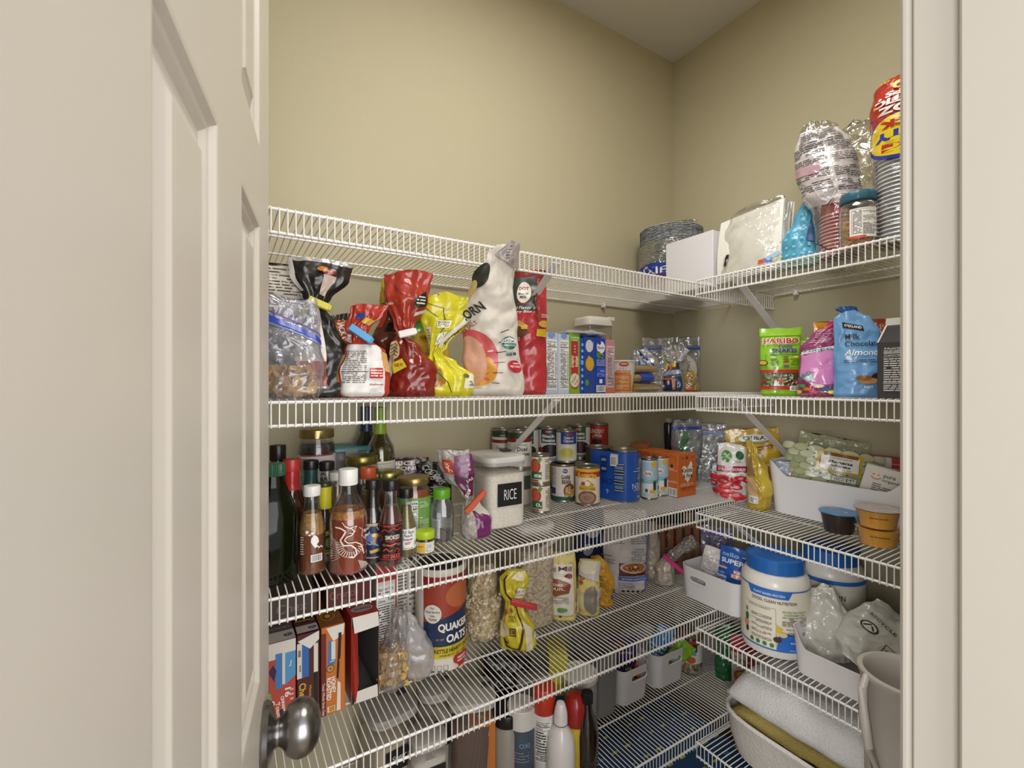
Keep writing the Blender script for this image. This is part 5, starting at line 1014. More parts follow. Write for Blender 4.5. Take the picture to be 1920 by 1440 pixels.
op = [('q', [(-.020, .036), (.006, .018), (.034, .052), (.030, .064)][:4], '#c06aa8'), ('p', [(-.034, .104), (-.030, .050), (-.012, .030), (.012, .018), (.028, .060), (.036, .100), (.026, .118)], film('#c980b8')), ('q', [(-.036, .100), (.022, .114), (.024, .122), (-.032, .108)], '#e4dfe0'), ('t', 'Zunpo', -.006, .111, .009, '#4f8a80', {'w': .046, 'rot': 8, 'bold': .03}), ('t', 'odun', -.022, .052, .012, '#4f8a80', {'w': .024, 'rot': 50, 'bold': .03}), ('e', -.014, .044, .006, .006, '#c9e0d8'),
      ('l', -.022, .128, .010, .152, 6, '#c99ab0'), ('r', -.04, .004, .02, .030, clear('#f0d8e0', .2, .4, .08, .4, '#a8345c')), ('q', [(.018, .002), (.030, .020), (.036, .050), (.030, .054)], '#3556a8')]
cc = ['#d9b82c', '#3a9a4a', '#d2622c', '#c93a7a', '#e8d8c0', '#3a7ab8', '#d9c83c']
op += [('e', -.032+.0075*i, .012+.007*((i*5) % 3), .0055, .004, cc[i % 7]) for i in range(9)]
bagthing('candy_bag', 'pink taffy candy bag folded over with a twisted purple top', 'candy bag', pb, film('#8f3f6a', .22), (x, y, zr2), facing(x, y)+4, op, bands=[(0, .16, film('#a83a6a', .2)), (.85, 1.01, film('#a8285a'))])
bits('wrapped_taffy', 'colourful taffy pieces at the foot of the pink candy bag', 'candy', (x, y, zr2+.005), reg_box(.030, .016, 0, .014), 30, sh_nut(.009, .0045), [M(c, .3) for c in cc], 66, facing(x, y))
x, y = pr2(1562, 1.275)
bagthing('candy_bag', 'orange and gold candy pouch squeezed between pink and blue bags', 'candy bag', Bag(.185, STAND(.040, .012), .004, 67), film('#c98a24'), (x, y, zr2), facing(x, y)+16, [('r', .008, .0, .04, .03, '#b8303a'), ('e', .018, .120, .008, .018, '#3f7a4a'), ('r', .0, .04, .04, .07, '#d0702c'), ('l', .008, .07, .036, .10, 3, '#e8c8a0')])
x, y = pr2(1598, 1.335)
bagthing('candy_bag', 'bright blue topped bag with crumpled peak behind the almonds', 'candy bag', Bag(.225, [(0, .045, .02), (.5, .045, .02), (.8, .034, .014), (.93, .018, .010, -.004), (1, .022, .008, -.012)], .006, 68), film('#2f62b4'), (x, y, zr2), facing(x, y), [('q', [(.0, .175), (.03, .165), (.03, .195), (.006, .20)], '#a8285a')])
x, y = pr2(1607, 1.225)
mb = Bag(.196, [(0, .042, .022), (.04, .046, .028), (.4, .046, .024), (.75, .043, .012), (.92, .034, .004, -.008), (1, .014, .0015, -.018)], .005, 69, 18)
op = [('q', [(-.020, .160), (.008, .150), (.009, .162), (-.019, .173)], '#211d1c'), ('t', 'KIRKLAND', -.005, .1615, .006, '#e4e0da', {'w': .024, 'rot': -18, 'bold': .02}), ('t', 'Milk', -.008, .138, .012, '#1c2433', {'w': .020}), ('t', 'Chocolate', .006, .122, .012, '#1c2433', {'w': .048}), ('t', 'Almonds', .006, .102, .014, '#e0ded4', {'w': .050, 'shear': .3}), ('l', -.02, .078, .028, .086, 2, '#26405e'),
      ('e', .026, .050, .007, .012, '#3a2318'), ('e', .020, .044, .007, .011, '#4a2c1c'), ('e', .010, .038, .012, .007, '#a97a4c'), ('e', .004, .044, .009, .006, '#8a5c34'), ('t', 'NET', .010, .024, .005, '#d9e2ea', {'w': .010}), ('k', [(-.030, .01), (-.034, .09), (-.026, .15)], .001, '#5a8ab8')]
bagthing('chocolate_almond_bag', 'light blue chocolate almond pouch in front of the dark carton', 'candy bag', mb, film('#6a9ccb', .3), (x, y, zr2), facing(x, y)+10, op)
# dark gable carton
yr = .395; Yl = onX(1644, 1.19)
root = thing('gable_carton', 'charcoal grey gable top carton with white nutrition panel by the door frame', 'carton', (1.19+.045, Yl-.048, zr2), -90); g = G(); CG = M('#3d3b3d', .35)
w_, d_, h_, hp = .095, .090, .118, .160
g.box(-w_/2, -d_/2, 0, w_/2, d_/2, h_, CG, .001)
g.add([(-w_/2, -d_/2, h_), (w_/2, -d_/2, h_), (w_/2, d_/2, h_), (-w_/2, d_/2, h_), (-w_/2+.001, 0, hp), (w_/2-.001, 0, hp)], [(0, 1, 5, 4), (2, 3, 4, 5)], CG)
g.add([(-w_/2, -d_/2, h_), (-w_/2+.022, 0, hp-.004), (-w_/2, d_/2, h_)], [(0, 1, 2)], M('#2c2a2c', .4)); g.build('carton_body', root, smooth=False)
g = G(); g.add([(-w_/2-.0005, -d_/2-.0005, h_), (-w_/2-.0005, 0, hp+.001), (-w_/2-.0005, d_/2, h_), (-w_/2+.003, -d_/2, h_+.002), (-w_/2+.003, 0, hp+.001), (-w_/2+.003, d_/2, h_+.002)], [(0, 1, 4, 3), (1, 2, 5, 4)], M('#d6d2ce', .5))
g.box(-w_/2, -.0015, hp-.002, w_/2, .0015, hp+.014, M('#d9d5d0', .5)); g.build('top_seam', root, smooth=False)
prints(root, s_front(w_, d_), nutri(-.040, .012, .040, .110, ink='#dcd8d4', paper=None, n=11)+[('t', '140', .024, .0915, .006, '#e4e0dc', {'bold': .03})], 'front_print', step=1, lift=.0006)
x, y = pr2(1672, 1.36)
bagthing('snack_bag', 'red orange bag top showing above the charcoal carton', 'snack bag', Bag(.190, PILLOW(.05, .02), .004, 70), film('#a83c24'), (x, y, zr2), facing(x, y)+10, [('t', 'PARTY', -.012, .170, .012, '#d9a284', {'w': .044, 'rot': 8}), ('l', -.03, .15, .02, .16, 1, '#e4c8b0')])
# ============ top shelves ============
z1, zr1 = DL[0], DR[0]
# paper plates in the corner
root0 = None
px, py = 1.412, 1.165
pr = [(0, 0), (.070, 0), (.078, .001), (.102, .0125), (.110, .0135), (.112, .0125), (.111, .0145), (.102, .0150), (.078, .0035), (.070, .0025), (0, .0025)]
for k in range(46):
    if k == 0:
        g = G(); g.lathe(pr, speck('#8c9298', '#d8dadc', 130, .6, .5, .0), 56, capb=False, capt=False); p0 = g.build('paper_plate'); p0.location = (px, py, z1+.0005)
        tag(p0, 'grey and white speckled paper plate in the tall stack in the corner', 'plate', 'speckled paper plates in the corner stack')
    else:
        c = p0.copy(); COL.objects.link(c); c.location = (px+random.uniform(-.001, .001), py, z1+.0005+k*.0056); c.rotation_euler[2] = k
root = thing('plate_bag', 'clear crinkled bag around the stack of speckled paper plates', 'plastic bag', (px, py, z1), facing(px, py)-6)
b = Bag(.300, [(0, .100, .100), (.05, .116, .116), (.68, .116, .116), (.82, .085, .08, .01), (.93, .055, .04, .03), (1, .040, .012, .05)], .006, 81, 14)
b.mesh(clear('#f6f6f4', .06, .34, .07, .9, '#d9d6cc', 26), n=72).build('bag_film', root, sharp=60)
prints(root, b.surf, [('r', -.100, .056, .10, .088, '#7d2c34'), ('p', [(-.098, .054), (-.094, .116), (-.04, .134), (.02, .122), (.03, .054)], '#1f3a94'), ('t', 'DIXIE', -.045, .104, .024, '#e9ebf2', {'w': .088}), ('e', -.052, .120, .006, .004, '#d9a0b4')], 'printed_panel', lift=.0015)
# white box, face parallel to the right wall
def rbox(name, label, X, ya, yb, z, depth, h, col, front=(), left=(), ry=0, **k):
    return carton(name, label, 'box', yb-ya, depth, h, col, (X+depth/2, (ya+yb)/2, z), -90, front, left, flap=False, **k)
rbox('white_box', 'plain white cardboard box between the plates and the napkins', 1.262, .884, 1.062, z1, .035, .170, '#e2e0e4')
# napkins in a torn plastic pack
nx, ny = 1.262, .775
root = thing('napkin_pack', 'stack of white folded paper napkins leaning in torn clear wrap', 'napkins', (nx, ny, zr1), -90); g = G()
NW = M('#e6e3da', .8, 0, 0, .35, 120)
for k in range(7):
    o_ = k*.0085; vs = []; n = 12
    for j in range(n+1):
        t = j/n; z = .186*t-.004*k*0; bow = .010*math.sin(t*3.14)
        for (xx, yy) in ((-.094, o_-bow+.012*t), (.094, o_-bow*.6+.010*t)): vs.append((xx+.004*math.sin(k+t*2), yy, z+.006*(xx/.09)))
        for (xx, yy) in ((.094, o_-bow*.6+.010*t+.0075), (-.094, o_-bow+.012*t+.0075)): vs.append((xx+.004*math.sin(k+t*2), yy, z+.006*(xx/.09)))
    fs = [(0, 1, 2, 3), tuple(4*n+i for i in (3, 2, 1, 0))]
    for j in range(n):
        for e in range(4): fs.append((4*j+e, 4*j+(e+1) % 4, 4*j+4+(e+1) % 4, 4*j+4+e))
    g.add(vs, fs, NW)
g.build('napkin_stack', root, sharp=50)
b = Bag(.205, [(0, .085, .035), (.1, .098, .044, .0, .02), (.6, .098, .044, .006, .026), (.88, .090, .036, .012, .03), (1, .075, .020, .016, .034)], .007, 83, 16)
b.mesh(clear('#fdfdfc', .02, .20, .08, .7, '#e4e2da', 26)).build('clear_wrap', root, sharp=60)
prints(root, b.surf, [('r', -.048, .040, -.040, .074, '#1e1c1c'), ('r', -.042, .052, -.040, .060, '#e9e6de'), ('r', .030, .020, .040, .032, '#c8502c'), ('r', .040, .022, .056, .034, '#3553b0'), ('k', [(.045, .030), (.065, .044), (.085, .048)], .010, '#8fb6d0'), ('k', [(.055, .026), (.080, .034)], .003, '#b9c24a')], 'printed_panel', lift=.003)
bagthing('plastic_bag', 'empty crumpled clear bag standing behind the napkins', 'plastic bag', Bag(.225, [(0, .06, .02), (.3, .07, .03), (.7, .06, .03), (.9, .05, .016), (1, .035, .006)], .012, 84, 18), clear('#f6f6f4', .08, .45, .07, 1, '#dcd9d0', 26), (1.43, .86, zr1), -70)
bagthing('napkin_packet', 'teal blue patterned napkin packet between napkins and red cups', 'packet', Bag(.165, [(0, .040, .022), (.1, .048, .028), (.4, .044, .026), (.8, .026, .016, .01), (1, .016, .006, .016)], .005, 85), film('#4fa0be', .35), (1.285, .640, zr1), -78,
         [('e', -.03+.012*(i % 6), .03+.02*(i//6), .0028, .0028, '#8cc4d8') for i in range(24)]+[('k', [(-.04, .004), (.0, .001), (.04, .006)], .003, '#b8c83a'), ('q', [(.012, .06), (.04, .05), (.034, .13), (.02, .14)], '#2c4f7a')])
# cups
def cups(label, X, Y, z, n, r, pitch, col, rim, group, tilt=0, tdir=0, h=.105, base=.62):
    prof = [(r*base, 0), (r*base+.001, .001), (r*.95, h-.004), (r*1.0, h-.003), (r*1.02, h-.0008), (r*.99, h), (r*.945, h-.003), (r*base-.002, .002), (0, .002)]
    prof = [(a, h-b) for a, b in prof]; prof[2:6] = [prof[2]+(rim,), prof[3]+(rim,), prof[4]+(rim,), prof[5]+(rim,)]
    proto = None
    for k in range(n):
        dx = math.sin(math.radians(tilt))*k*pitch
        loc = (X+dx*math.cos(tdir), Y+dx*math.sin(tdir), z+k*pitch*math.cos(math.radians(tilt)))
        if proto is None:
            g = G(); g.lathe(prof, col, 44, capb=True, capt=False); proto = g.build('plastic_cup'); tag(proto, label, 'cup', group); o = proto
        else: o = proto.copy(); COL.objects.link(o)
        o.location = loc; o.rotation_euler = (0, 0, 0)
        if tilt: o.rotation_euler = (-math.radians(tilt)*math.sin(tdir), math.radians(tilt)*math.cos(tdir), 0)
    return proto
RED = M('#a8303a', .3, 0, .2); PINK = M('#d9b4b4', .3, 0, .2); GR = M('#8d8e92', .3, 0, .2); GRr = M('#e6e6e8', .25, 0, .3)
# upright stacks: rims up
cups('red plastic party cup with pale rim in the nested stack under the printed bag', 1.275, .545, zr1+.001, 12, .044, .0088, RED, PINK, 'red cups under the printed bag', h=.075, base=.78)
cups('grey plastic party cup with white rim in the tall sleeve by the door frame', 1.275, .425, zr1+.001, 26, .046, .0092, GR, GRr, 'grey cups in the tall sleeve', h=.06, base=.82)
x, y = 1.275, .547
bagthing('cup_bag', 'tall white printed plastic bag slumping over the red cups', 'plastic bag', Bag(.345, [(0, .044, .044), (.08, .049, .049), (.34, .052, .050, -.006), (.46, .058, .050, -.016), (.62, .064, .044, -.026), (.82, .058, .034, -.036), (.93, .042, .022, -.044), (1, .026, .008, -.050)], .007, 87, 18), clear('#fbfafa', .03, .25, .08, .6, '#dcdad8', 30), (x, y, zr1), facing(x, y)+6,
         [('q', [(-.064, .130), (.060, .112), (.060, .255), (-.062, .262)], clear('#e8e2e2', .82, .2, .15, .4, '#cdc4c6', 30)), ('q', [(-.066, .255), (.064, .250), (.050, .318), (-.050, .322)], clear('#e8e2e2', .82, .2, .15, .4, '#d2cccc', 30))]
         +[('l', -.058, .158+.032*i, .000, .182+.032*i, 5, '#4a464a') for i in range(4)]+[('l', .006, .150+.034*i, .056, .176+.034*i, 6, '#3c383c') for i in range(4)]
         +[('q', [(-.058, .205), (-.012, .202), (-.012, .226), (-.058, .230)], clear('#ddb8c4', .7, .2, .15, .3, '#cfa9b4', 30)), ('k', [(.070, .128), (.0, .140), (-.020, .118)], .0022, '#2a2c40'), ('k', [(.070, .124), (.0, .136), (-.018, .114)], .0014, '#a83a3a'), ('k', [(-.07, .05), (-.04, .03), (-.02, .01)], .0022, '#2a2c40'), ('l', -.040, .275, .030, .315, 8, '#4a464a'),
          ('q', [(.058, .165), (.074, .160), (.074, .190), (.060, .194)], '#7a2a34'), ('q', [(.062, .13), (.076, .13), (.076, .162), (.064, .165)], '#1f2438')], step=.006)
bagthing('plastic_bag', 'large empty clear bag crumpled behind the cup packages', 'plastic bag', Bag(.40, [(0, .05, .02), (.2, .06, .03), (.55, .085, .04), (.8, .085, .035, .01), (.94, .065, .020, .025), (1, .045, .006, .035)], .014, 88, 16), clear('#f4f3ee', .10, .42, .08, 1, '#cfcab8', 22), (1.44, .600, zr1), -72)
x, y = 1.275, .425
b = Bag(.375, [(0, .048, .048), (.06, .0505, .0505), (.60, .0505, .0505), (.82, .052, .048), (.93, .044, .034), (1, .026, .010)], .0035, 89, 16)
root = bagthing('cup_sleeve', 'clear sleeve of nested cups topped by a red and yellow party print', 'plastic bag', b, clear('#fdfdfd', .02, .2, .08, .5, '#e6e6e8', 34), (x, y, zr1), facing(x, y)+4, (), n=72)
RR, YY, BB = film('#a8332a'), film('#d9bd2c'), film('#24389a')
prints(root, b.surf, [('r', -.051, .262, .05, .300, film('#a8332a')), ('r', -.052, .262, .051, .372, RR), ('e', .004, .228, .056, .050, BB), ('e', .004, .230, .051, .045, YY),
      ('t', 'BIG', .006, .205, .022, RR, {'rot': 176, 'w': .062, 'bold': .05}), ('t', 'PARTY', .006, .230, .018, BB, {'rot': 178, 'w': .082, 'bold': .05}), ('t', 'PACK', .004, .254, .016, RR, {'rot': 178, 'w': .060, 'bold': .05}),
      ('t', '16 OZ', .004, .284, .017, '#e9e4dc', {'rot': 174, 'w': .062, 'bold': .05}), ('t', 'PLASTIC', .004, .303, .014, '#e9e4dc', {'rot': 176, 'w': .070, 'bold': .05}), ('t', 'CUPS', .004, .320, .014, '#e9e4dc', {'rot': 178, 'w': .046, 'bold': .04}), ('t', '50', .004, .340, .019, '#d9bd2c', {'rot': 180, 'w': .032, 'bold': .02}),
      ('t', '1 OZ', -.020, .356, .007, '#d9bd2c', {'rot': 160}), ('e', -.030, .30, .002, .003, '#e0a03a'), ('e', -.024, .315, .002, .003, '#e9e4dc'), ('e', -.034, .275, .002, .003, '#24389a'), ('e', -.03, .25, .003, .002, '#e9e4dc'), ('e', .03, .262, .003, .002, RR), ('e', -.036, .215, .003, .003, '#e9e4dc')], 'printed_panel', lift=.0035, dz=.0005, step=.004)
# nut jar
x, y = 1.228, .4885
pj = [(.034, 0), (.0375, .004), (.0375, .010), (.0365, .014), (.0375, .018), (.0375, .088), (.035, .098), (.030, .103), (.0295, .110)]
bottle('nut_jar', 'clear plastic jar of almonds with teal blue ribbed lid', 'jar', pj, clear('#fbf8f4', .03, .3, .04), (x, y, zr1), facing(x, y), None, None, (.0345, .105, .020, '#2a5a70', 'screw_cap', 60, .012),
       [('r', -.016, .018, .036, .083, '#e3e0da'), ('r', -.016, .016, .014, .022, '#c9502c'), ('k', [(-.012, .024), (-.012, .080), (.034, .080)], .0006, '#3a3634'), ('l', -.010, .026, .006, .078, 16, '#5a5653'), ('l', .008, .024, .034, .050, 9, '#4a4643'), ('l', .008, .054, .034, .066, 4, '#7a7673'), ('l', .008, .070, .034, .076, 2, '#5a5653')], lrn=.0375)
bits('almonds', 'loose brown almonds filling the lower part of the blue lidded jar', 'almonds', (x, y, zr1+.007), reg_cyl(.029, 0, .060, .15), 330, sh_nut(.0085, .0048), [M('#c98748', .5), M('#b97638', .5), M('#d29a5c', .5), M('#ad6c34', .5)], 90)
# ============ third shelf, right wall ============
z3r = DR[2]
bx, by = 1.457, .600
def R_(x, y): return x, y
bin_('storage_bin', 'long white bin with scooped sides holding dried fruit snacks', .365, .195, .148, '#eeecee', (bx, by, z3r), -90, dip=.038, rnd=.035)
def inbin(name, label, bag, mat, x, y, z, rz, ops=(), ry=0, rx=0, **k): return bagthing(name, label, 'snack pouch', bag, mat, (x, y, z), rz, ops, rx=rx, ry=ry, **k)
bs = Bag(.165, PILLOW(.085, .020), .004, 101, 16)
GRN = ['#c9cca6', '#bcc196', '#d2d4b4', '#b0b68a']
op = []; rr = random.Random(12)
for row in range(7):
    for i in range(7): op.append(('e', -.075+.025*i+(.0125 if row % 2 else 0)+rr.uniform(-.003, .003), .018+row*.017, .0135, .0105, '#a0a67c')); op.append(('e', -.075+.025*i+(.0125 if row % 2 else 0), .0195+row*.017, .0125, .0098, rr.choice(GRN)))
op += [('r', -.020, .068, .044, .122, '#d0a92c'), ('r', -.016, .072, .040, .114, '#5a3a24'), ('r', -.015, .073, .039, .113, '#e9e4da'), ('r', -.012, .110, .036, .119, '#7a4a20'), ('t', 'Banana', .012, .096, .008, '#2a2622', {'w': .034, 'shear': .3, 'bold': .03}), ('t', 'Slices', .012, .086, .007, '#2a2622', {'w': .030, 'shear': .3, 'bold': .03}), ('t', 'NT WT 1.05 OZ', .012, .077, .0035, '#2a2622', {'w': .030}), ('l', -.004, .104, .028, .107, 1, '#3a3632'), ('b', .004, .046, .036, .058)]
inbin('fruit_chip_bag', 'clear bag of pale green banana slices with yellow framed label', bs, clear('#f6f8ee', .45, .25, .12, .6, '#b5b994', 30), 1.440, .655, z3r+.060, facing(1.44, .655)+2, op, rx=-8, ry=8)
inbin('trail_mix_pouch', 'small grey blue trail mix pouch at the front end of the white bin', Bag(.135, STAND(.034, .012), .003, 102), film('#9fadbb', .35), 1.405, .735, z3r+.010, facing(1.405, .735), [('r', -.012, .084, .022, .096, '#24221f'), ('t', 'KIRKLAND', .005, .090, .005, '#e4e0da', {'w': .028}), ('r', -.02, .040, .034, .080, '#d5d6d6'), ('t', 'TRAIL', .008, .068, .011, '#3a3c40', {'w': .034, 'bold': .02}), ('t', 'MIX', .010, .052, .011, '#3a3c40', {'w': .024, 'bold': .02})])
inbin('snack_pouch', 'white pouch with red corner and dark green round seal in the bin', Bag(.175, STAND(.036, .012), .003, 103), film('#ddd8d0', .35), 1.455, .705, z3r+.008, facing(1.455, .705), [('p', [(-.010, .145), (.014, .175), (.02, .150)], '#a82c30'), ('e', .002, .122, .013, .014, '#2f5a44'), ('e', .002, .122, .010, .011, '#ddd8d0'), ('t', 'USDA', .002, .122, .005, '#2f5a44', {'w': .014}), ('e', .012, .09, .012, .012, '#c9a67a'), ('q', [(.0, .03), (.035, .03), (.035, .07), (.0, .07)], '#8a9db8')], ry=14)
carton('snack_bar_box', 'white organic snack box with smiling mark leaning in the white bin', 'box', .135, .035, .085, '#e6e0d6', (1.430, .500, z3r+.070), facing(1.43, .50)-2,
       [('k', [(-.052, .058), (-.046, .053), (-.038, .053), (-.032, .058)], .003, '#c9804a'), ('e', -.048, .064, .002, .002, '#c9602c'), ('e', -.038, .064, .002, .002, '#c9602c'), ('t', 'pure', -.016, .064, .010, '#3a3632', {'w': .024}), ('t', 'organic', -.010, .054, .009, '#3a3632', {'w': .038}), ('l', -.045, .012, .040, .044, 6, '#5a5450'), ('p', [(-.067, 0), (-.067, .020), (-.034, 0)], '#c9402c')],
       top=[('r', -.05, -.008, .05, .002, '#cfc6b8'), ('p', [(-.01, .004), (.012, .010), (.02, -.006)], '#8a7a64')], ry=14)
carton('cracker_box', 'red and silver striped carton behind the organic snack box', 'box', .22, .035, .165, '#a8323a', (1.515, .52, z3r+.012), -90, [('r', -.04, .09, .0, .165, '#cfcaca')]+[('r', -.11, .10+.012*i, .11, .1015+.012*i, '#d9b4b0') for i in range(5)]+[('r', -.10+.02*i, .09, -.0985+.02*i, .165, '#cf8f90') for i in range(11)])
# loose things in front of the bin
pc = [(.030, 0), (.031, .001), (.0395, .046), (.0425, .0475), (.0425, .049)]
x, y = onZ(1573, 1003, z3r); x, y = away(x, y, .034)
root = thing('pudding_cup', 'chocolate pudding cup with bright blue peel lid on the right shelf', 'pudding cup', (x, y, z3r), facing(x, y)); g = G(); g.lathe(pc, M('#33241f', .3, 0, .4), 44, capt=False); g.build('plastic_cup', root)
g = G(); g.lathe([(.0432, .0488), (.0440, .0495), (.043, .0505), (0, .0507)], M('#4a90cc', .35), 44); g.add([(.030, -.030, .0505), (.044, -.018, .050), (.050, -.034, .036), (.040, -.044, .034)], [(0, 1, 2, 3)], M('#4a90cc', .35)); lid = g.build('peel_lid', root)
prints(root, s_top(.0508), [('e', .0, .0, .040, .040, '#5aa0d8'), ('e', .014, -.008, .010, .007, '#b8303a'), ('e', .014, -.008, .006, .004, '#e9e4de'), ('k', [(-.02, .01), (-.01, .02), (.0, .012)], .004, '#d8e4ee'), ('t', 'PUDDING', -.008, -.004, .006, '#e4ecf2', {'w': .03, 'rot': -8})], lift=.0002)
x, y = onZ(1646, 1028, z3r); x, y = away(x, y, .036)
for k in range(2):
    root = thing('fruit_cup', ['lower amber fruit cup of the two stacked beside the bins', 'upper amber fruit cup with peeled foil lid on the stack of two'][k], 'fruit cup', (x-.003*k, y, z3r+.0425*k), facing(x, y)); g = G()
    g.lathe([(.031, 0), (.034, .001), (.0405, .036), (.0415, .038)], M('#dfa632', .25, 0, .5), 44); g.build('fruit_filling', root)
    g = G(); g.lathe([(.0318, -.0003), (.0348, .0005), (.0415, .0375), (.0455, .0385), (.0462, .0395), (.0455, .0405), (.0425, .0408)], clear('#fffaf0', .01, .12, .05), 44, capt=False); g.build('clear_cup', root)
    prints(root, s_prof([(.0345, 0), (.0422, .038)], .0385), [('l', -.014, .022, .022, .027, 1, '#7a5618')], lift=.0008)
    if k: g = G(); g.lathe([(.0452, .0408), (.0455, .0414), (0, .0418)], M('#d9d2c6', .25, .6, 0, .6, 60), 44); g.build('foil_lid', root)
bin_('storage_bin', 'white bin cut by the door frame behind the fruit cups', .20, .20, .114, '#dddadb', (1.305, .305, z3r), -90, dip=0, rnd=.03)
# bags at the near end of the corner
x, y = onZ(1372, 940, z3r); x, y = away(x, y, .02)
sb = Bag(.182, [(0, .040, .022), (.04, .044, .026), (.4, .044, .022), (.8, .042, .010), (.94, .040, .002, -.002), (1, .036, .0015, -.010)], .004, 111)
op = [('r', -.044, .092, .044, .112, '#a02c4c'), ('t', 'STRAWBERRIES', .0, .101, .009, '#e9d8d8', {'w': .062, 'bold': .02}), ('l', -.034, .108, .0, .111, 1, '#e9d8d8'), ('e', -.012, .142, .012, .019, '#4a8a3a'), ('t', 'simple', -.012, .146, .004, '#e4ecd8', {'w': .018}), ('t', 'truth', -.012, .139, .004, '#e4ecd8', {'w': .016}), ('e', .016, .146, .009, .013, '#2f5f3a'), ('l', .006, .122, .030, .130, 2, '#8a8680'), ('e', .018, .084, .011, .011, '#cfe0d4'), ('t', 'NO', .018, .087, .003, '#3a6a4a', {})]
rr = random.Random(5)
for i in range(20): cx, cz = rr.uniform(-.036, .030), rr.uniform(.012, .078)-(.0); op += [('e', cx, cz, .011, .009, rr.choice(['#c22c34', '#a81f2c', '#d0404a'])), ('e', cx, cz, .006, .005, rr.choice(['#e08a8a', '#cf5a5c', '#b8303a']))]
bagthing('dried_fruit_pouch', 'white dried strawberry pouch with magenta band in the shelf corner', 'snack pouch', sb, film('#dedad4', .35), (x, y, z3r), facing(x, y)+4, op)
x, y = onZ(1424, 957, z3r); x, y = away(x, y, .02)
gb = Bag(.205, [(0, .028, .024), (.05, .033, .030), (.35, .034, .030), (.6, .028, .020, -.006), (.82, .014, .010, -.018), (1, .006, .003, -.026)], .006, 112, 24, .002)
bagthing('dried_fruit_pouch', 'folded gold banana pouch turned sideways at the bin corner', 'snack pouch', gb, film('#b99a2e', .25), (x, y, z3r), facing(x, y), [('r', -.024, .020, -.002, .046, '#d8d2c6'), ('b', -.018, .022, -.002, .040), ('q', [(-.030, .046), (-.002, .042), (-.008, .090), (-.026, .10)], '#c9a67c'), ('q', [(.004, .040), (.026, .046), (.018, .120), (.002, .13)], '#cdb23c'), ('q', [(-.022, .10), (-.006, .10), (-.012, .18), (-.018, .18)], '#8a6f4a')])
x, y = 1.475, .915
bagthing('snack_pouch', 'white and silver edged pouch behind the gold banana pouch', 'snack pouch', Bag(.150, STAND(.030, .014), .005, 113), film('#cfcbc6', .25), (1.435, .865, z3r), -50)
x, y = 1.525, .905
db = Bag(.222, STAND(.082, .020), .004, 114, 14)
op = [('e', .006, .188, .036, .015, '#2f5f3a'), ('e', .006, .189, .035, .014, '#e9e6dc'), ('t', 'DJ&A', .006, .189, .017, '#24342a', {'w': .048, 'bold': .02}), ('k', [(-.02, .181), (.006, .177), (.034, .182)], .002, '#5a9a4a'), ('q', [(.004, .150), (.044, .158), (.044, .168), (.004, .160)], '#8a2a24'), ('t', 'Cheese Dried Mix', .024, .159, .006, '#e9dccb', {'w': .036, 'rot': 10}),
      ('t', 'Banana', -.030, .124, .010, '#e4d9a8', {'w': .04, 'rot': 8}), ('t', 'Crunchy & Crispy', .026, .140, .006, '#e4d050', {'w': .04, 'rot': 10}), ('r', -.08, .02, .08, .105, '#d5d0c4'), ('l', -.02, .085, .02, .10, 2, '#8a6a2a'), ('e', .03, .07, .022, .028, '#a87a1c'), ('e', .0, .04, .02, .016, '#a8502c'), ('e', -.05, .05, .018, .02, '#c9862c')]
bagthing('dried_snack_pouch', 'large yellow dried snack pouch with oval logo behind the brace', 'snack pouch', db, film('#cda51c', .3), (x, y, z3r), -54, op, ry=-4)
# ============ fourth shelf ============
z4, z4r = DL[3], DR[3]
def p4(u, Y): return onY(u, Y), Y
def cbox(label, X0, X1, yf, d, h, col, front, top=(), left=(), rz=0, ry=0, name='cereal_box', **k):
    return carton(name, label, 'box', X1-X0, d, h, col, ((X0+X1)/2, yf+d/2, z4), rz, front, left, top, flap=False, ry=ry, **k)
BLU, WH = '#3f78b4', '#e2dcd4'
cbox('cereal carton with red and green swirl side, leftmost beside the door', .068, .116, 1.006, .26, .182, '#b2463a',
     [('r', -.024, .150, .024, .182, '#d8d2ca'), ('q', [(.004, .095), (.024, .110), (.024, .158), (.004, .158)], '#4f92c0'), ('r', -.012, .092, .0, .160, BLU), ('r', .0, .098, .005, .160, '#d8cfc4'), ('p', [(-.024, .128), (-.014, .108), (-.010, .128), (-.016, .140)], '#3a1d44'), ('t', '16', .010, .080, .011, '#e9ddd4', {'rot': -90, 'w': .018, 'bold': .03}), ('l', .014, .052, .020, .088, 4, '#dcb4a8'),
      ('t', 'CINNAMON', .002, .056, .006, '#e4ded8', {'rot': -84, 'w': .040, 'bold': .04}), ('t', 'Toast', -.007, .052, .008, '#e9c8a0', {'rot': -84, 'w': .030, 'bold': .04}), ('t', 'Crunch', -.016, .052, .009, '#dfe4ee', {'rot': -84, 'w': .040, 'bold': .04}), ('p', [(-.024, .060), (-.018, .075), (-.020, .088), (-.024, .09)], '#6aa04a'), ('p', [(-.024, .0), (-.004, .0), (-.012, .030), (-.024, .026)], '#6aa04a'), ('p', [(.004, .0), (.024, .0), (.024, .028), (.006, .044)], '#6aa04a'),
      ('k', [(-.002, .050), (.0, .034), (-.010, .018)], .007, '#3a1d44'), ('t', 'J', .014, .136, .012, '#e9e6e2', {'rot': -10})],
     [('r', -.022, -.12, .022, .12, '#5a4a44'), ('r', -.024, -.13, .024, -.09, '#cfcac4'), ('t', 'CRUNCH', .0, -.075, .012, '#a89c94', {'rot': 180, 'w': .036}), ('e', .012, -.11, .008, .006, '#27356a'), ('t', '16', .012, -.11, .006, '#e0dcd8', {'rot': 180})])
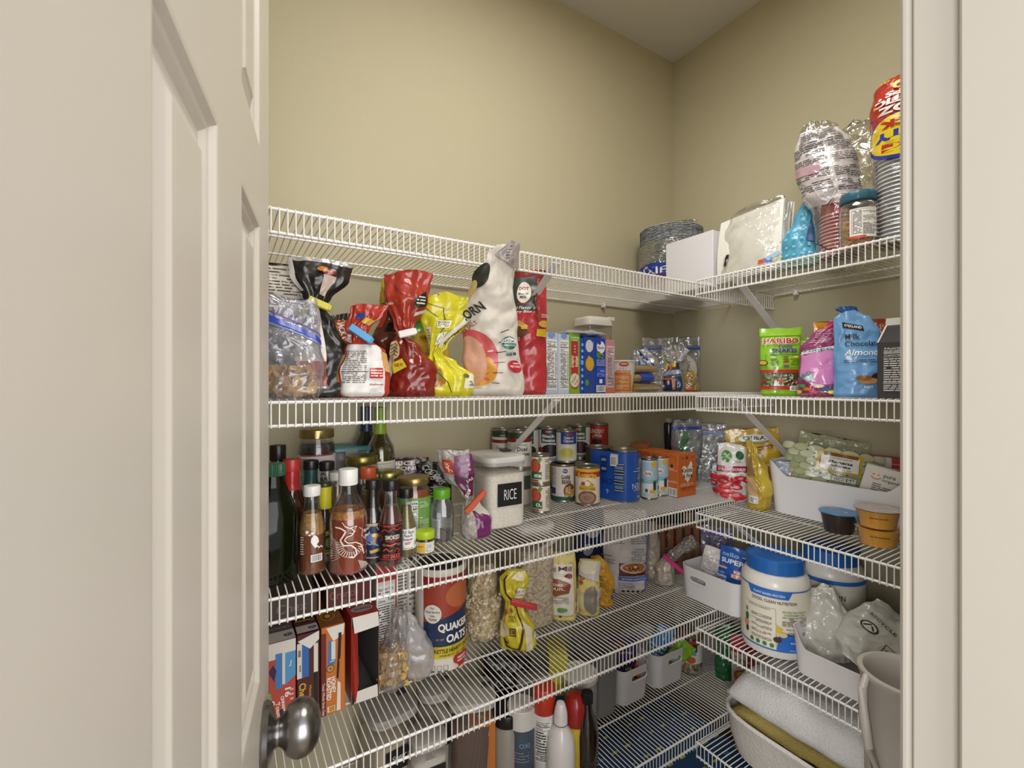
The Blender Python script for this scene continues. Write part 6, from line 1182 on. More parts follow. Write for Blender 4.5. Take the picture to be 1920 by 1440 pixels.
cbox('dark maroon cereal carton with yellow lettering, second from the door', .119, .161, 1.012, .26, .182, '#4e1a1c',
     [('r', -.021, .095, -.012, .165, '#d9d3cb'), ('r', -.012, .095, .001, .165, '#2f66ac'), ('l', -.019, .10, -.014, .16, 2, '#6a6460'), ('q', [(.003, .150), (.020, .165), (.020, .182), (-.020, .170)], WH), ('r', .010, .100, .018, .158, '#ddd6ca'), ('r', .010, .02, .017, .1, '#0f1412'), ('t', 'Cheerios', -.011, .055, .013, '#c9a83a', {'rot': -90, 'w': .060, 'bold': .03}), ('t', 'Honey Nut', .003, .055, .007, '#c9a83a', {'rot': -90, 'w': .042, 'bold': .01}), ('p', [(.008, .0), (.020, .0), (.020, .03), (.012, .022)], '#e2ddd4')],
     [('r', -.020, -.125, .020, -.095, '#cfcac4'), ('e', .010, -.11, .008, .006, '#27356a'), ('t', '22', .010, -.11, .006, '#e0dcd8', {'rot': 180}), ('t', 'Cheerios', .0, -.075, .011, '#b59a34', {'rot': 180, 'w': .036, 'bold': .03})])
cbox('orange cereal carton with torn flap and white sideways lettering', .165, .212, 1.016, .27, .182, '#c4702c',
     [('r', -.0235, .0, -.014, .17, '#6a1f1e'), ('t', 'Touch Whole Grain Oats', -.019, .035, .005, '#e4d6c8', {'rot': -90, 'w': .066}), ('p', [(-.011, .100), (.004, .104), (.004, .150), (-.010, .152)], BLU), ('r', -.004, .112, .004, .150, '#dcd6ce'), ('p', [(.0, .150), (.020, .160), (.022, .182), (-.014, .180)], '#e4ded6'), ('e', -.006, .095, .008, .008, '#6a4420'), ('e', -.006, .095, .006, .006, '#c99a5c'), ('e', -.006, .095, .003, .003, '#8a5a2c'),
      ('t', 'HONEY', .0, .060, .009, '#efe6da', {'rot': -90, 'w': .034, 'bold': .03}), ('t', 'ROASTED', -.009, .054, .009, '#efe6da', {'rot': -90, 'w': .046, 'bold': .03}), ('p', [(.008, .105), (.014, .112), (.016, .165), (.010, .165)], '#171412'), ('q', [(.006, .072), (.010, .070), (.012, .105), (.008, .108)], '#171412'), ('p', [(.006, .004), (.014, .004), (.014, .060), (.008, .066)], '#e0d6c4'), ('r', -.012, .006, .003, .018, '#dcd6ca'), ('r', -.009, .007, .002, .017, '#b58a1e'), ('l', -.007, .108, .002, .112, 1, '#efe6da')],
     [('r', -.022, -.13, .022, -.03, '#8a5a20'), ('e', -.004, -.09, .015, .020, '#a8742c'), ('e', -.004, -.09, .010, .014, '#5a3a18'), ('e', -.004, -.09, .006, .009, '#c9a05c'), ('t', 'Post', .014, -.11, .006, '#a82c2c', {'rot': 180})])
# open, empty red carton
X0, X1, yf, d_, h_ = .226, .284, 1.020, .24, .186
root = thing('cereal_box', 'opened empty red cereal carton with grey inside, right of the orange one', 'box', ((X0+X1)/2, yf+d_/2, z4), 0); w_ = X1-X0
g = G(); t_ = .0008; RD, GI = M('#a8362c', .4), M('#6f6a64', .85)
for (a, b_) in (((-w_/2, -d_/2, 0), (-w_/2+t_, d_/2, h_)), ((w_/2-t_, -d_/2, 0), (w_/2, d_/2, h_)), ((-w_/2, -d_/2, h_-t_), (w_/2, d_/2, h_)), ((-w_/2, d_/2-t_, 0), (w_/2, d_/2, h_)), ((-w_/2, -d_/2, 0), (w_/2, d_/2, t_))): g.box(*a, *b_, GI)
g.build('carton_body', root)
g = G(); g.box(-w_/2-.0006, -d_/2, -.0001, -w_/2, d_/2, h_, RD); g.box(w_/2, -d_/2, 0, w_/2+.0006, d_/2, h_, RD); g.box(-w_/2, -d_/2, h_, w_/2, d_/2, h_+.0006, RD); g.build('printed_outside', root)
g = G(); g.add([(-w_/2, -d_/2, .03), (-w_/2, -d_/2, h_-.02), (-w_/2+.010, -d_/2-.012, h_-.03), (-w_/2+.012, -d_/2-.012, .05), (-w_/2+.006, -d_/2-.010, .006)], [(0, 1, 2, 3, 4)], RD)
g.build('side_flap', root, smooth=False)
g = G(); g.add([(-w_/2+.006, -d_/2, .001), (w_/2-.002, -d_/2, .001), (w_/2-.004, -d_/2-.004, .030), (-w_/2+.006, -d_/2-.004, .028)], [(0, 1, 2, 3)], M(WH, .6)); g.build('bottom_flap', root, smooth=False); g = G()
g.add([(-w_/2+.002, -d_/2, h_), (w_/2-.002, -d_/2, h_), (w_/2-.002, -d_/2-.010, h_-.026), (-w_/2+.004, -d_/2-.010, h_-.030)], [(0, 1, 2, 3)], M(WH, .6)); g.build('top_flap', root, smooth=False)
prints(root, s_top(h_+.0008), [('e', .0, -.09, .024, .016, '#9c9a98'), ('t', 'PEBBLES', 0, -.09, .008, '#5a3a34', {'rot': 180, 'w': .036}), ('e', .012, -.055, .012, .008, '#b8302c'), ('t', 'Post', .012, -.055, .008, '#e9d8cc', {'rot': 180, 'w': .016})], 'top_print', step=1)
cbox('white carton with red top and bold nutrition panel behind the open carton', .300, .348, 1.10, .17, .262, '#dcd5cc', nutri(-.022, .012, .020, .205, n=18)+[('t', '130', .012, .172, .008, INK, {'bold': .03}), ('r', -.024, 0, .024, .008, '#a8323a'), ('r', -.024, .215, .024, .262, '#a8323a'), ('t', 'MaMO', -.002, .228, .009, '#e4b8b4', {'w': .028}), ('r', .0215, 0, .024, .262, '#a8323a')], name='carton')
cbox('tall white carton with narrow black text columns behind the flake bags', .354, .408, 1.12, .14, .285, '#cfc9bf', [('l', -.022, .03, .0, .27, 30, '#4a4644'), ('l', .006, .05, .024, .26, 16, '#6a6460'), ('r', .001, .02, .002, .275, '#8a857c'), ('e', .010, .25, .008, .008, '#2a2624'), ('r', -.024, .275, .024, .285, '#3553a0')], name='carton')
cbox('black and grey carton showing little white text behind the oats canister', .440, .500, 1.225, .06, .27, '#8a8178', [('r', -.03, .16, .02, .21, '#1d1b1b'), ('t', 'OLE', -.006, .195, .010, '#e4e0da', {'bold': .03}), ('t', 'S', .004, .178, .010, '#e4e0da', {'bold': .03})], name='carton')
for X0, X1, yf, h, col, lab in ((.070, .118, 1.012, .16, '#5c5750', 0), ): pass
# dark cartons stacked on top, seen through the shelf above
carton('cereal_box', 'brown carton lying on the left cereal cartons under the shelf above', 'box', .10, .20, .050, '#4a3a34', (.118, 1.185, z4+.1835), 0, [('t', 'Chex', 0, .026, .020, '#7a6a60', {'w': .06})], flap=False)
carton('cereal_box', 'dark red carton lying on the orange cereal carton under the shelf above', 'box', .095, .20, .060, '#5a2420', (.232, 1.175, z4+.188), 0, [('t', 'Crunch', -.01, .03, .018, '#8a5a50', {'w': .06}), ('t', 'Blast', .0, .012, .012, '#8a5a50', {})], flap=False)
# flakes bag: two lobes of one liner bag
x, y = onZ(736, 1302, z4); x, y = away(x, y, .034)
FL = [M('#d9b45c', .6), M('#cfa44a', .6), M('#e2c274', .6), M('#c8ab6a', .6)]
LN = clear('#f4f3f2', .16, .18, .16, .5, '#d2cfce', 26)
b = Bag(.175, [(0, .028, .026), (.08, .038, .034), (.35, .040, .034, .002), (.62, .028, .024, .010), (.85, .020, .016, .016), (1, .014, .008, .018)], .006, 121, 22, .0015)
bagthing('cereal_flake_bag', 'clear bag of golden flakes, left one of the two on the wires', 'bag', b, LN, (x, y, z4), facing(x, y))
bits('corn_flakes', 'golden flakes filling the lower half of the left clear bag', 'flakes', (x, y, z4+.006), lambda r: (lambda h: Vector((r.uniform(-.030, .030), r.uniform(-.026, .026), h)))(r.uniform(.0, .075)), 210, sh_flake(.0085), FL, 7, facing(x, y))
x, y = onZ(782, 1288, z4); x, y = away(x, y, .040)
b = Bag(.155, [(0, .026, .024), (.10, .036, .034), (.30, .038, .034), (.45, .036, .032, -.002), (.62, .032, .028, -.010), (.82, .024, .018, -.022), (1, .016, .008, -.032)], .006, 122, 20, .0018)
bagthing('cereal_flake_bag', 'milky crumpled cereal bag leaning on the oats canister', 'bag', b, clear('#efeeee', .55, .16, .2, .5, '#cfcccc', 24), (x, y, z4), facing(x, y)+6)
bits('corn_flakes', 'few golden flakes at the bottom of the milky crumpled bag', 'flakes', (x, y, z4+.006), reg_box(.024, .022, 0, .022), 45, sh_flake(.009), FL, 8, 0)
# round oats canister
x, y = onZ(826, 1262, z4); x, y = away(x, y, .0625)
R_o = .0625
root = thing('oats_canister', 'large round cardboard oats canister in red, navy, yellow and white', 'canister', (x, y, z4), facing(x, y)+14); g = G()
PW = M('#ddd6cb', .5); g.lathe([(R_o-.002, 0), (R_o, .001), (R_o, .238)], PW, 72); g.build('cardboard_tube', root)
g = G(); g.lathe([(R_o+.0008, .226), (R_o+.0022, .228), (R_o+.0022, .240), (R_o+.0008, .243), (R_o-.003, .243), (R_o-.004, .240), (0, .240)], M('#dcd6cc', .35), 72); g.lathe([(R_o-.006, .2404), (R_o-.006, .2412), (0, .2412)], M('#1d1c20', .4), 48, capb=False); lid = g.build('plastic_lid', root)
prints(root, s_cyl(R_o), [('r', -.058, .060, .082, .205, '#1f2f52'), ('r', -.058, .110, .082, .222, '#9c3f2c'), ('r', -.058, .060, .082, .112, '#1f2f52'), ('q', [(-.058, .108), (.082, .108), (.082, .150), (-.058, .118)], '#1f2f52'), ('r', -.058, .210, .082, .228, '#8e2b2a'), ('e', .036, .178, .040, .030, '#b4643c'),
     ('r', -.058, .034, .082, .062, '#cdb82c'), ('e', -.034, .140, .021, .022, '#ded8cd'), ('t', 'For', -.034, .154, .005, INK, {}), ('t', 'Food Service', -.034, .145, .0055, INK, {'w': .034}), ('t', 'Use', -.034, .136, .005, INK, {}), ('l', -.044, .124, -.024, .130, 2, INK),
     ('t', 'QUAKER', .020, .106, .022, '#e9e4da', {'w': .082, 'bold': .04}), ('t', 'OATS', .026, .080, .020, '#e9e4da', {'w': .056, 'bold': .04}), ('t', 'EST 1877', -.016, .080, .004, '#b9a46a', {'w': .018}), ('t', 'KETTLE HEARTY OATS', .018, .052, .0095, '#1f2430', {'w': .094, 'bold': .02}), ('t', 'HOJUELAS DE AVENA', .020, .041, .005, '#2a2c34', {'w': .074}), ('l', -.05, .0585, .06, .061, 1, '#a8922a'),
     ('e', .027, .026, .0125, .0115, '#b02430'), ('e', .0475, .026, .0125, .0115, '#b02430'), ('p', [(.0165, .0225), (.058, .0225), (.040, -.0), (.0345, .002)], '#b02430'), ('t', 'HEART', .038, .028, .006, '#efe6e0', {'w': .026, 'bold': .03}), ('t', 'HEALTHY', .038, .0205, .005, '#efe6e0', {'w': .028, 'bold': .03}), ('e', .036, .003, .009, .004, '#cdb48c'), ('r', .062, .014, .072, .026, '#5f93a8')]
    +[('k', [(-.050+.014*i, .006), (-.050+.014*i, .020), (-.041+.014*i, .020), (-.041+.014*i, .006), (-.050+.014*i, .006)], .0008, '#4a4744') for i in range(4)]+[('r', -.049+.014*i, .006, -.042+.014*i, .0085, '#1a1918') for i in range(4)], step=.007)
prints(lid, s_cyl(R_o+.0022), [('t', 'OATS', .0, .234, .008, '#1d1b1b', {'w': .030, 'bold': .03}), ('t', 'KETTLE', -.036, .234, .007, '#1d1b1b', {'w': .030, 'bold': .03})], 'lid_print') if False else None
# oats bag
OATM = speck('#e0d2b4', '#b39d78', 150, .75, .5, .9)
x, y = onZ(905, 1212, z4); x, y = away(x, y, .05)
b = Bag(.205, [(0, .038, .036), (.08, .048, .046), (.3, .052, .048), (.50, .048, .044), (.60, .044, .040), (.72, .046, .042), (.9, .042, .034), (1, .034, .02)], .006, 125, 20)
bagthing('oats_bag', 'clear bag of rolled oats folded over, right of the oats canister', 'bag', b, clear('#fbf8f0', .03, .22, .1, .7, '#ddd4c0', 30), (x, y, z4), facing(x, y))
g = G(); Bag(.195, [(0, .036, .034), (.08, .045, .043), (.3, .049, .045), (.50, .045, .041), (.60, .041, .037), (.72, .043, .039), (.9, .038, .030), (1, .028, .014)], .004, 125, 60).mesh(OATM, g=g); o = g.build('rolled_oats'); o.location = (x, y, z4+.002); o.rotation_euler[2] = math.radians(facing(x, y)); tag(o, 'rolled oats packed in the clear bag beside the oats canister', 'oats', None, 'stuff')
bits('oat_flakes', 'single oat flakes showing at the skin of the oats bag', 'oats', (x, y, z4+.004), lambda r: (lambda a, h: Vector((.0475*math.cos(a), .0440*math.sin(a), h)))(r.uniform(3.1, 6.4), r.uniform(.006, .12)), 420, sh_flake(.0042), [M('#e4d8bc', .7), M('#d6c6a2', .7), M('#c4b08a', .7)], 9, facing(x, y))
# tall cereal keeper
x, y = p4(978, 1.135); 
tub('tall cloudy canister of rolled oats behind the yellow pouch', x+.018, y, z4, .115, .15, .285, speck('#d4c4a8', '#a8957a', 170, .75, .5, .7), .215, lid='#d9d5d0', name='cereal_canister', stuff=('rolled_oats', 'oats visible through the tall cloudy canister', 'oats'), sq=5, handle=False)
# yellow pouch with red clip
x, y = onZ(972, 1224, z4); x, y = away(x, y, .03)
b = Bag(.200, [(0, .046, .024), (.04, .049, .028), (.25, .044, .026), (.52, .022, .018, -.010), (.60, .020, .012, -.012), (.72, .034, .016, -.014), (.88, .040, .014, -.010), (1, .026, .008, -.004)], .006, 127, 22, .002)
bagthing('baking_mix_pouch', 'bright yellow pouch cinched by a red clip in front of the canisters', 'pouch', b, film('#cdbf2c', .3), (x, y, z4), facing(x, y),
         [('k', [(-.030, .030), (-.024, .010), (.000, .004), (.006, .030), (.012, .070), (.008, .110), (-.006, .122), (-.020, .150), (-.024, .190)], .005, '#4a3428'), ('e', -.036, .052, .018, .020, '#d9c9a0'), ('r', -.016, .040, -.004, .060, '#5a4a2a'), ('l', -.014, .042, -.006, .058, 3, '#cdbf2c'), ('l', -.020, .075, .000, .090, 4, '#7a6a2a'), ('q', [(.014, .0), (.03, .0), (.028, .06), (.012, .08)], '#d8cdaa'), ('r', .034, .030, .046, .046, '#c9c6e0'), ('t', 'MASA', -.020, .100, .014, '#9c3428', {'rot': 18, 'w': .030}),
          ('q', [(.004, .135), (.034, .130), (.034, .155), (.010, .160)], '#e6e2d4'), ('l', .006, .136, .030, .152, 5, '#3a3632'), ('e', -.020, .024, .003, .004, '#2a2622'), ('q', [(-.01, .185), (.02, .175), (.03, .20), (.0, .20)], '#ded0a4')], inner=film('#ded66a'))
clip('bag_clip', 'long red clip holding the bright yellow pouch shut', 'bag clip', (x-.004, y-.030, z4+.122), .066, .012, '#b8242c', facing(x, y), 12)
# pale yellow baking bags
def mill(label, u, v, hw, H, seed, rz, front, lean=0):
    x, y = onZ(u, v, z4); x, y = away(x, y, .026)
    b = Bag(H, [(0, hw*.92, .024), (.03, hw, .028), (.5, hw, .026), (.80, hw*.96, .018, 0, .004), (.90, hw*.95, .016, 0, .006), (.97, hw*.95, .012, lean, .010), (1, hw*.95, .010, lean, .012)], .004, seed, 20, sup=.62)
    return bagthing('flour_pouch', label, 'flour pouch', b, film('#d9c878', .4), (x, y, z4), facing(x, y)+rz, front), (x, y)
mill('cream and yellow flour pouch with brown shield label, left of the pair', 1056, 1166, .040, .185, 131, 8,
     [('r', -.036, .018, .016, .160, '#e2dacb'), ('k', [(-.036, .018), (.010, .018), (.016, .026), (.016, .160), (.008, .166)], .0010, '#7a4a30'), ('t', 'Red Mill', -.010, .148, .014, '#5a2a20', {'w': .044, 'bold': .01}), ('e', .006, .128, .006, .007, '#8a2c2c'), ('p', [(-.036, .084), (-.012, .072), (.004, .082), (.008, .106), (-.004, .120), (-.036, .124)], '#8c5030'), ('t', 'ALMOND', -.016, .106, .007, '#e4d4bc', {'w': .030, 'bold': .03}), ('t', 'FLOUR', -.016, .095, .009, '#e4d4bc', {'w': .034, 'bold': .03}), ('l', -.034, .052, .004, .072, 5, '#8a7a68'),
      ('e', -.004, .036, .006, .007, '#5c9a58'), ('e', -.004, .018, .002, .003, '#2a2622'), ('e', -.030, .030, .016, .020, '#d8c4a0'), ('q', [(.020, .024), (.040, .020), (.038, .090), (.022, .092)], '#dccba8')])
mill('pale flour pouch with grey window, folded top, right of the pair', 1103, 1157, .034, .155, 132, -4,
     [('r', -.030, .022, .030, .070, '#ddd0a4'), ('e', .006, .050, .010, .042, '#8a8478'), ('e', -.022, .064, .006, .006, '#5a9ac0'), ('t', 'Bob', -.014, .118, .014, '#7a4a34', {'rot': -40}), ('e', -.010, .098, .005, .006, '#b04a3c'), ('q', [(-.02, .12), (.02, .10), (.03, .15), (-.01, .155)], '#c9c6c6'), ('e', .002, .135, .012, .014, '#d9cdb0'), ('e', -.020, .030, .002, .003, '#2a2622'), ('l', .012, .030, .030, .046, 4, '#9a8e70'), ('r', .014, .055, .032, .085, '#c9c4c0')], lean=.004)
x, y = onZ(1131, 1141, z4); x, y = away(x, y, .028)
bagthing('flour_pouch', 'golden orange pouch bending over beside the waffle mix bag', 'flour pouch', Bag(.150, [(0, .026, .022), (.05, .030, .026), (.5, .032, .024, .002), (.8, .026, .014, -.010), (1, .016, .006, -.022)], .006, 133, 24), film('#c9941c', .3), (x, y, z4), facing(x, y), [('r', -.034, .10, -.014, .13, '#2f4a8a'), ('l', -.02, .05, .01, .12, 7, '#a87a1c'), ('e', .022, .03, .004, .006, '#3a5aa0'), ('e', .022, .05, .004, .006, '#3a5aa0')])
# waffle mix
x, y = onZ(1172, 1114, z4); x, y = away(x, y, .024)
b = Bag(.270, [(0, .056, .018), (.06, .068, .026), (.4, .071, .024), (.8, .071, .012), (.95, .071, .003), (1, .071, .0015)], .004, 134, 14)
op = [('r', .054, 0, .0705, .27, '#2a5cb4'), ('r', .0575, 0, .0600, .27, '#dad6d4'), ('r', -.016, .060, .054, .100, '#6a3028'), ('e', .020, .086, .034, .018, '#d9d4cc'), ('e', .020, .087, .029, .014, '#b06a34')]
rr = random.Random(3)
for i in range(22): a, q = rr.uniform(0, 6.28), math.sqrt(rr.random()); op.append(('e', .020+.024*q*math.cos(a), .088+.011*q*math.sin(a), .0024, .002, rr.choice(['#c98a4a', '#7a2c34', '#2c2430', '#d8a860'])))
op += [('r', .014, .090, .021, .096, '#e2cf9a'), ('r', -.018, .048, .054, .060, '#2a5cb4'), ('t', 'MIX RECIPES & BREAKFAST IDEAS', .018, .054, .0045, '#dfe4ec', {'w': .056}), ('t', 'STAY IN TOUCH', -.004, .040, .005, '#2a5cb4', {'w': .032}), ('l', -.018, .022, .016, .036, 4, '#5a5654')]+[('e', -.008+.010*i, .016, .0035, .0035, '#1f1e20') for i in range(4)]
op += [('t', 'COOK', .026, .150, .006, '#2a4a94', {'w': .022, 'bold': .03}), ('t', 'INGREDIENTS', -.030, .225, .006, '#2a4a94', {'w': .03}), ('l', -.060, .165, -.004, .220, 10, '#7f7c84'), ('l', .008, .112, .046, .145, 6, '#6f6c74'), ('l', .008, .165, .046, .25, 12, '#7f7c84'), ('l', -.060, .10, -.024, .118, 3, '#7f7c84'), ('l', -.060, .124, -.03, .132, 1, '#7f7c84'), ('t', 'PREP', .02, .255, .006, '#2a4a94', {})]
bagthing('waffle_mix_bag', 'tall white and blue waffle mix bag with a plate of fruit waffle', 'baking mix bag', b, film('#dcd7d6', .35), (x, y, z4), facing(x, y)+10, op)
x, y = p4(1222, 1.13)
bagthing('flour_bag', 'clear bag of cream flour behind the waffle mix bag', 'bag', Bag(.205, [(0, .022, .022), (.1, .030, .03), (.6, .030, .026), (1, .014, .008)], .004, 135), clear('#f4efe6', .75, .2, .15, .4, '#d8cdb8', 30), (x, y, z4), facing(x, y))
x, y = onZ(1246, 1103, z4); x, y = away(x, y, .03)
bagthing('flour_bag', 'small clear bag of pale powder under the magenta clip', 'bag', Bag(.100, [(0, .026, .024), (.12, .036, .032), (.55, .034, .030), (.85, .020, .014, .008), (1, .012, .008, .012)], .005, 136, 22, .002), clear('#f1ebe4', .72, .24, .12, .5, '#d6c8ba', 30), (x, y, z4), facing(x, y))
root = bagthing('flour_bag', 'twisted empty neck of clear plastic above the magenta clip', 'bag', Bag(.115, [(0, .012, .010), (.15, .020, .016), (.5, .018, .014), (.85, .022, .016), (1, .016, .010)], .006, 137, 30, .002), clear('#f4f1f0', .16, .35, .1, .9, '#cfcac6', 40), (x+.018, y-.004, z4+.088), facing(x, y), ry=48)
clip('bag_clip', 'long magenta clip lying diagonally across the pale powder bag', 'bag clip', (x+.012, y-.036, z4+.075), .098, .013, '#c22c74', facing(x, y), 38)
# cardboard case with black lid in the corner
carton('cardboard_case', 'kraft cardboard case with dark red printed blocks in the corner', 'box', .20, .16, .185, '#8a6c50', (1.415, 1.185, z4), -20,
       [('r', -.09+.034*i, .10, -.078+.034*i, .165, '#6a2a24') for i in range(6)]+[('l', -.09+.034*i, .03, -.070+.034*i, .095, 9, '#5a4030') for i in range(6)]+[('k', [(-.05, .14), (-.044, .15), (-.036, .14), (-.044, .13)], .002, '#cdb89c')],
       [('r', -.07, .02, .07, .17, '#7d6046'), ('l', -.06, .10, .0, .16, 8, '#4a3426')], flap=False, name_=None) if False else carton('cardboard_case', 'kraft cardboard case with dark red printed blocks in the corner', 'box', .20, .16, .185, '#8a6c50', (1.415, 1.185, z4), -20,
       [('r', -.09+.034*i, .10, -.078+.034*i, .165, '#6a2a24') for i in range(6)]+[('l', -.09+.034*i, .03, -.070+.034*i, .095, 9, '#5a4030') for i in range(6)]+[('k', [(-.05, .14), (-.044, .15), (-.036, .14), (-.044, .13)], .002, '#cdb89c')],
       [('r', -.07, .02, .07, .17, '#7d6046'), ('l', -.06, .10, .0, .16, 8, '#4a3426')], flap=False)
carton('black_box', 'flat black box lying on the kraft cardboard case', 'box', .21, .17, .045, '#1b1a1c', (1.415, 1.185, z4+.1855), -20, [('r', .02, .006, .05, .036, '#8a6c50')], top=[('e', 0, -.03, .05, .03, '#2c2422'), ('e', 0, -.03, .03, .018, '#4a3a30')], flap=False)
carton('pasta_box', 'navy and white carton seen through the wires above the flour pouches', 'box', .085, .05, .235, '#2a3a70', (1.075, 1.235, z4), -10, [('e', .0, .18, .028, .022, '#e2e0e4'), ('e', -.02, .12, .02, .02, '#c9cbd8'), ('r', -.04, .0, .04, .08, '#cfd0da')], flap=False)
tub('narrow grey clear canister squeezed behind the golden pouch', 1.165, 1.22, z4, .075, .10, .26, M('#a8a29c', .8), .20, lid='#c9c5c2', name='storage_canister', stuff=('powdered_mix', 'grey white powder in the narrow canister', 'powder'), handle=False)
# ============ fourth shelf, right wall ============
bin_('storage_bin', 'small white bin with oval handle slot holding a blue pouch', .215, .165, .098, '#e8e5e5', (1.345, .905, z4+.0006), -90, dip=.0, rnd=.035, handles=(('front', -.035, .064, .030, .0095),), taper=.06)
nb = Bag(.165, STAND(.058, .016), .004, 141, 16)
bagthing('drink_mix_pouch', 'royal blue drink mix pouch standing in the small white bin', 'pouch', nb, film('#1f58ac', .3), (1.345, .865, z4+.012), facing(1.345, .865)-10,
         [('t', 'nello', -.020, .140, .013, '#9cc8e4', {'w': .036}), ('l', .004, .138, .040, .144, 1, '#cfe0ee'), ('t', 'SUPER', -.014, .120, .015, '#e9ecf2', {'w': .050, 'bold': .03}), ('t', 'CALM', .030, .124, .015, '#b9cce6', {'w': .036, 'bold': -.01}), ('r', -.008, .088, .044, .098, '#d99a8c'), ('r', -.012, .074, .040, .086, '#dda488'), ('t', '13', -.002, .093, .009, '#f1ece8', {}), ('t', '13', -.004, .080, .010, '#f1ece8', {}), ('r', -.046, .095, -.022, .101, '#d99a8c'), ('t', 'nello', -.034, .082, .006, '#9cc8e4', {}), ('t', 'SUPER', -.032, .070, .009, '#e9ecf2', {'w': .026, 'bold': .03}), ('t', 'CALM', -.032, .060, .008, '#e9ecf2', {'w': .022}), ('e', .03, .045, .026, .018, '#4a9ac8')], ry=6)
bagthing('supplement_packet', 'white and red packet in clear film leaning in the small white bin', 'pouch', Bag(.150, PILLOW(.034, .014), .004, 142), film('#d9d2d0', .3), (1.320, .950, z4+.012), facing(1.32, .95)+4, [('l', -.026, .03, .020, .12, 12, '#a8a2a0'), ('q', [(.012, .12), (.034, .115), (.034, .15), (.012, .15)], '#b83a44'), ('l', .014, .05, .032, .10, 6, '#c04a50')], ry=12)
zipbag('folded violet sealed zip bag peeking over the small white bin', 1.40, .965, z4+.02, .05, .185, facing(1.4, .965), '#5a4a94', .012, .88, 143, .006, mat=clear('#e9e8f2', .3, .3, .12, .7, '#8a86a8', 30))
def proj(u, v, X):                       # helper: point of the plane X seen at (u, v)
    Y = onX(u, X); return X, Y
JP = [(.070, 0), (.078, .004), (.0815, .014), (.0825, .030), (.0825, .178), (.0815, .192), (.074, .206), (.066, .212), (.064, .216)]
def pjar(label, x, y, z, rz, ops):
    root = thing('protein_powder_jar', label, 'jar', (x, y, z), rz, 'blue lidded protein jars'); g = G(); g.lathe(JP, M('#e2ded6', .35, 0, .15), 72); g.build('jar_body', root)
    screwcap(root, .0705, .212, .038, '#2466b4', 'screw_lid', 90, .006, .35)
    g = G(); r = prof_r(JP); g.lathe([(.0829, .022), (.0829, .178), (.0827, .182)], M('#e4ddcb', .45), 72, capb=False, capt=False); g.build('paper_label', root)
    prints(root, s_cyl(.0830), ops, step=.007, lift=.0004); return root
x, y = onZ(1453, 1237, z4r); x, y = away(x, y, .080)
op = [('r', -.125, .176, .125, .1795, '#2f6cc0'), ('q', [(-.052, .158), (.040, .158), (.050, .178), (-.062, .178)], '#2f6cc0'), ('t', 'PLANT-BASED PROTEIN', -.006, .166, .006, '#dfe6ee', {'w': .074, 'bold': .01}), ('t', 'GOOD, CLEAN NUTRITION', .006, .148, .009, '#26241f', {'w': .108, 'bold': .02}), ('r', -.125, .024, .125, .0275, '#2f6cc0'),
      ('q', [(.012, .028), (.115, .028), (.115, .055), (.020, .076)], '#2f6cc0'), ('r', -.070, .030, .012, .136, '#e4ddcb'), ('k', [(-.068, .132), (.010, .132), (.012, .032)], .0007, '#4a4238'), ('t', 'SUPERFOOD INGREDIENTS', -.030, .128, .005, '#5a8a3c', {'w': .056})]
op += [('l', -.048, .046+.014*i, .002, .054+.014*i, 3, '#55504a') for i in range(5)]+[('e', -.046+.016*i, .038, .0052, .0052, '#3f7a44') for i in range(4)]+[('t', 'PROTEIN THAT FUELS UP', .054, .128, .005, '#5a8a3c', {'w': .058}), ('t', '& SUPERGREEN CARE', .054, .121, .005, '#5a8a3c', {'w': .050}), ('l', .024, .092, .084, .116, 7, '#77726a'),
       ('t', 'One scoop:', .048, .084, .005, '#26241f', {'shear': .3, 'w': .03}), ('l', .036, .068, .080, .078, 3, '#3a3630'), ('p', [(.010, .094), (.026, .084), (.022, .074), (.012, .074)], '#d2bc2c'), ('e', .026, .070, .009, .006, '#e0c08a'), ('e', .014, .056, .009, .007, '#4a241c'), ('e', -.060, .074, .007, .010, '#c08a6c'), ('e', -.058, .092, .005, .010, '#3a5a2c'), ('e', -.057, .060, .004, .008, '#26283c'), ('e', -.058, .112, .003, .006, '#5a7a34'),
       ('t', 'POWDERED WITH', .062, .052, .005, '#dfe6ee', {'w': .040}), ('t', 'FIT', .064, .041, .008, '#dfe6ee', {'w': .022}), ('l', .040, .031, .084, .036, 2, '#9cbce6')]
pjar('big white protein jar with blue ribbed lid beside the small white bin', x, y, z4r, facing(x, y)-6, op)
X2 = 1.462; Y2 = onX(1556, X2)
pjar('second white protein jar with blue lid, half hidden behind the frosted bags', X2, Y2, z4r, facing(X2, Y2)-10, [('r', -.125, .168, .125, .179, '#2f6cc0'), ('t', 'ORGAIN', .02, .135, .014, '#26241f', {'w': .06}), ('l', -.05, .06, .0, .13, 8, '#77726a'), ('t', 'O', -.004, .10, .02, '#26241f', {})])
carton('supplement_box', 'dark blue and grey carton near the door frame under the third shelf', 'box', .13, .06, .225, '#8a8c94', (1.515, .385, z4r), -76, [('r', -.065, .15, .065, .225, '#9c9ea2'), ('e', 0, .150, .045, .028, '#1f3a7c'), ('r', -.065, .06, .065, .145, '#223a78'), ('t', 'MILK', .01, .13, .008, '#cfd6e4', {}), ('t', 'CHOC', -.01, .21, .008, '#5a5c60', {})], flap=False)
bagthing('snack_bag', 'olive yellow bag top behind the frosted bags', 'snack bag', Bag(.17, PILLOW(.05, .02), .005, 151), film('#a89a2c'), (1.43, .385, z4r), -72)
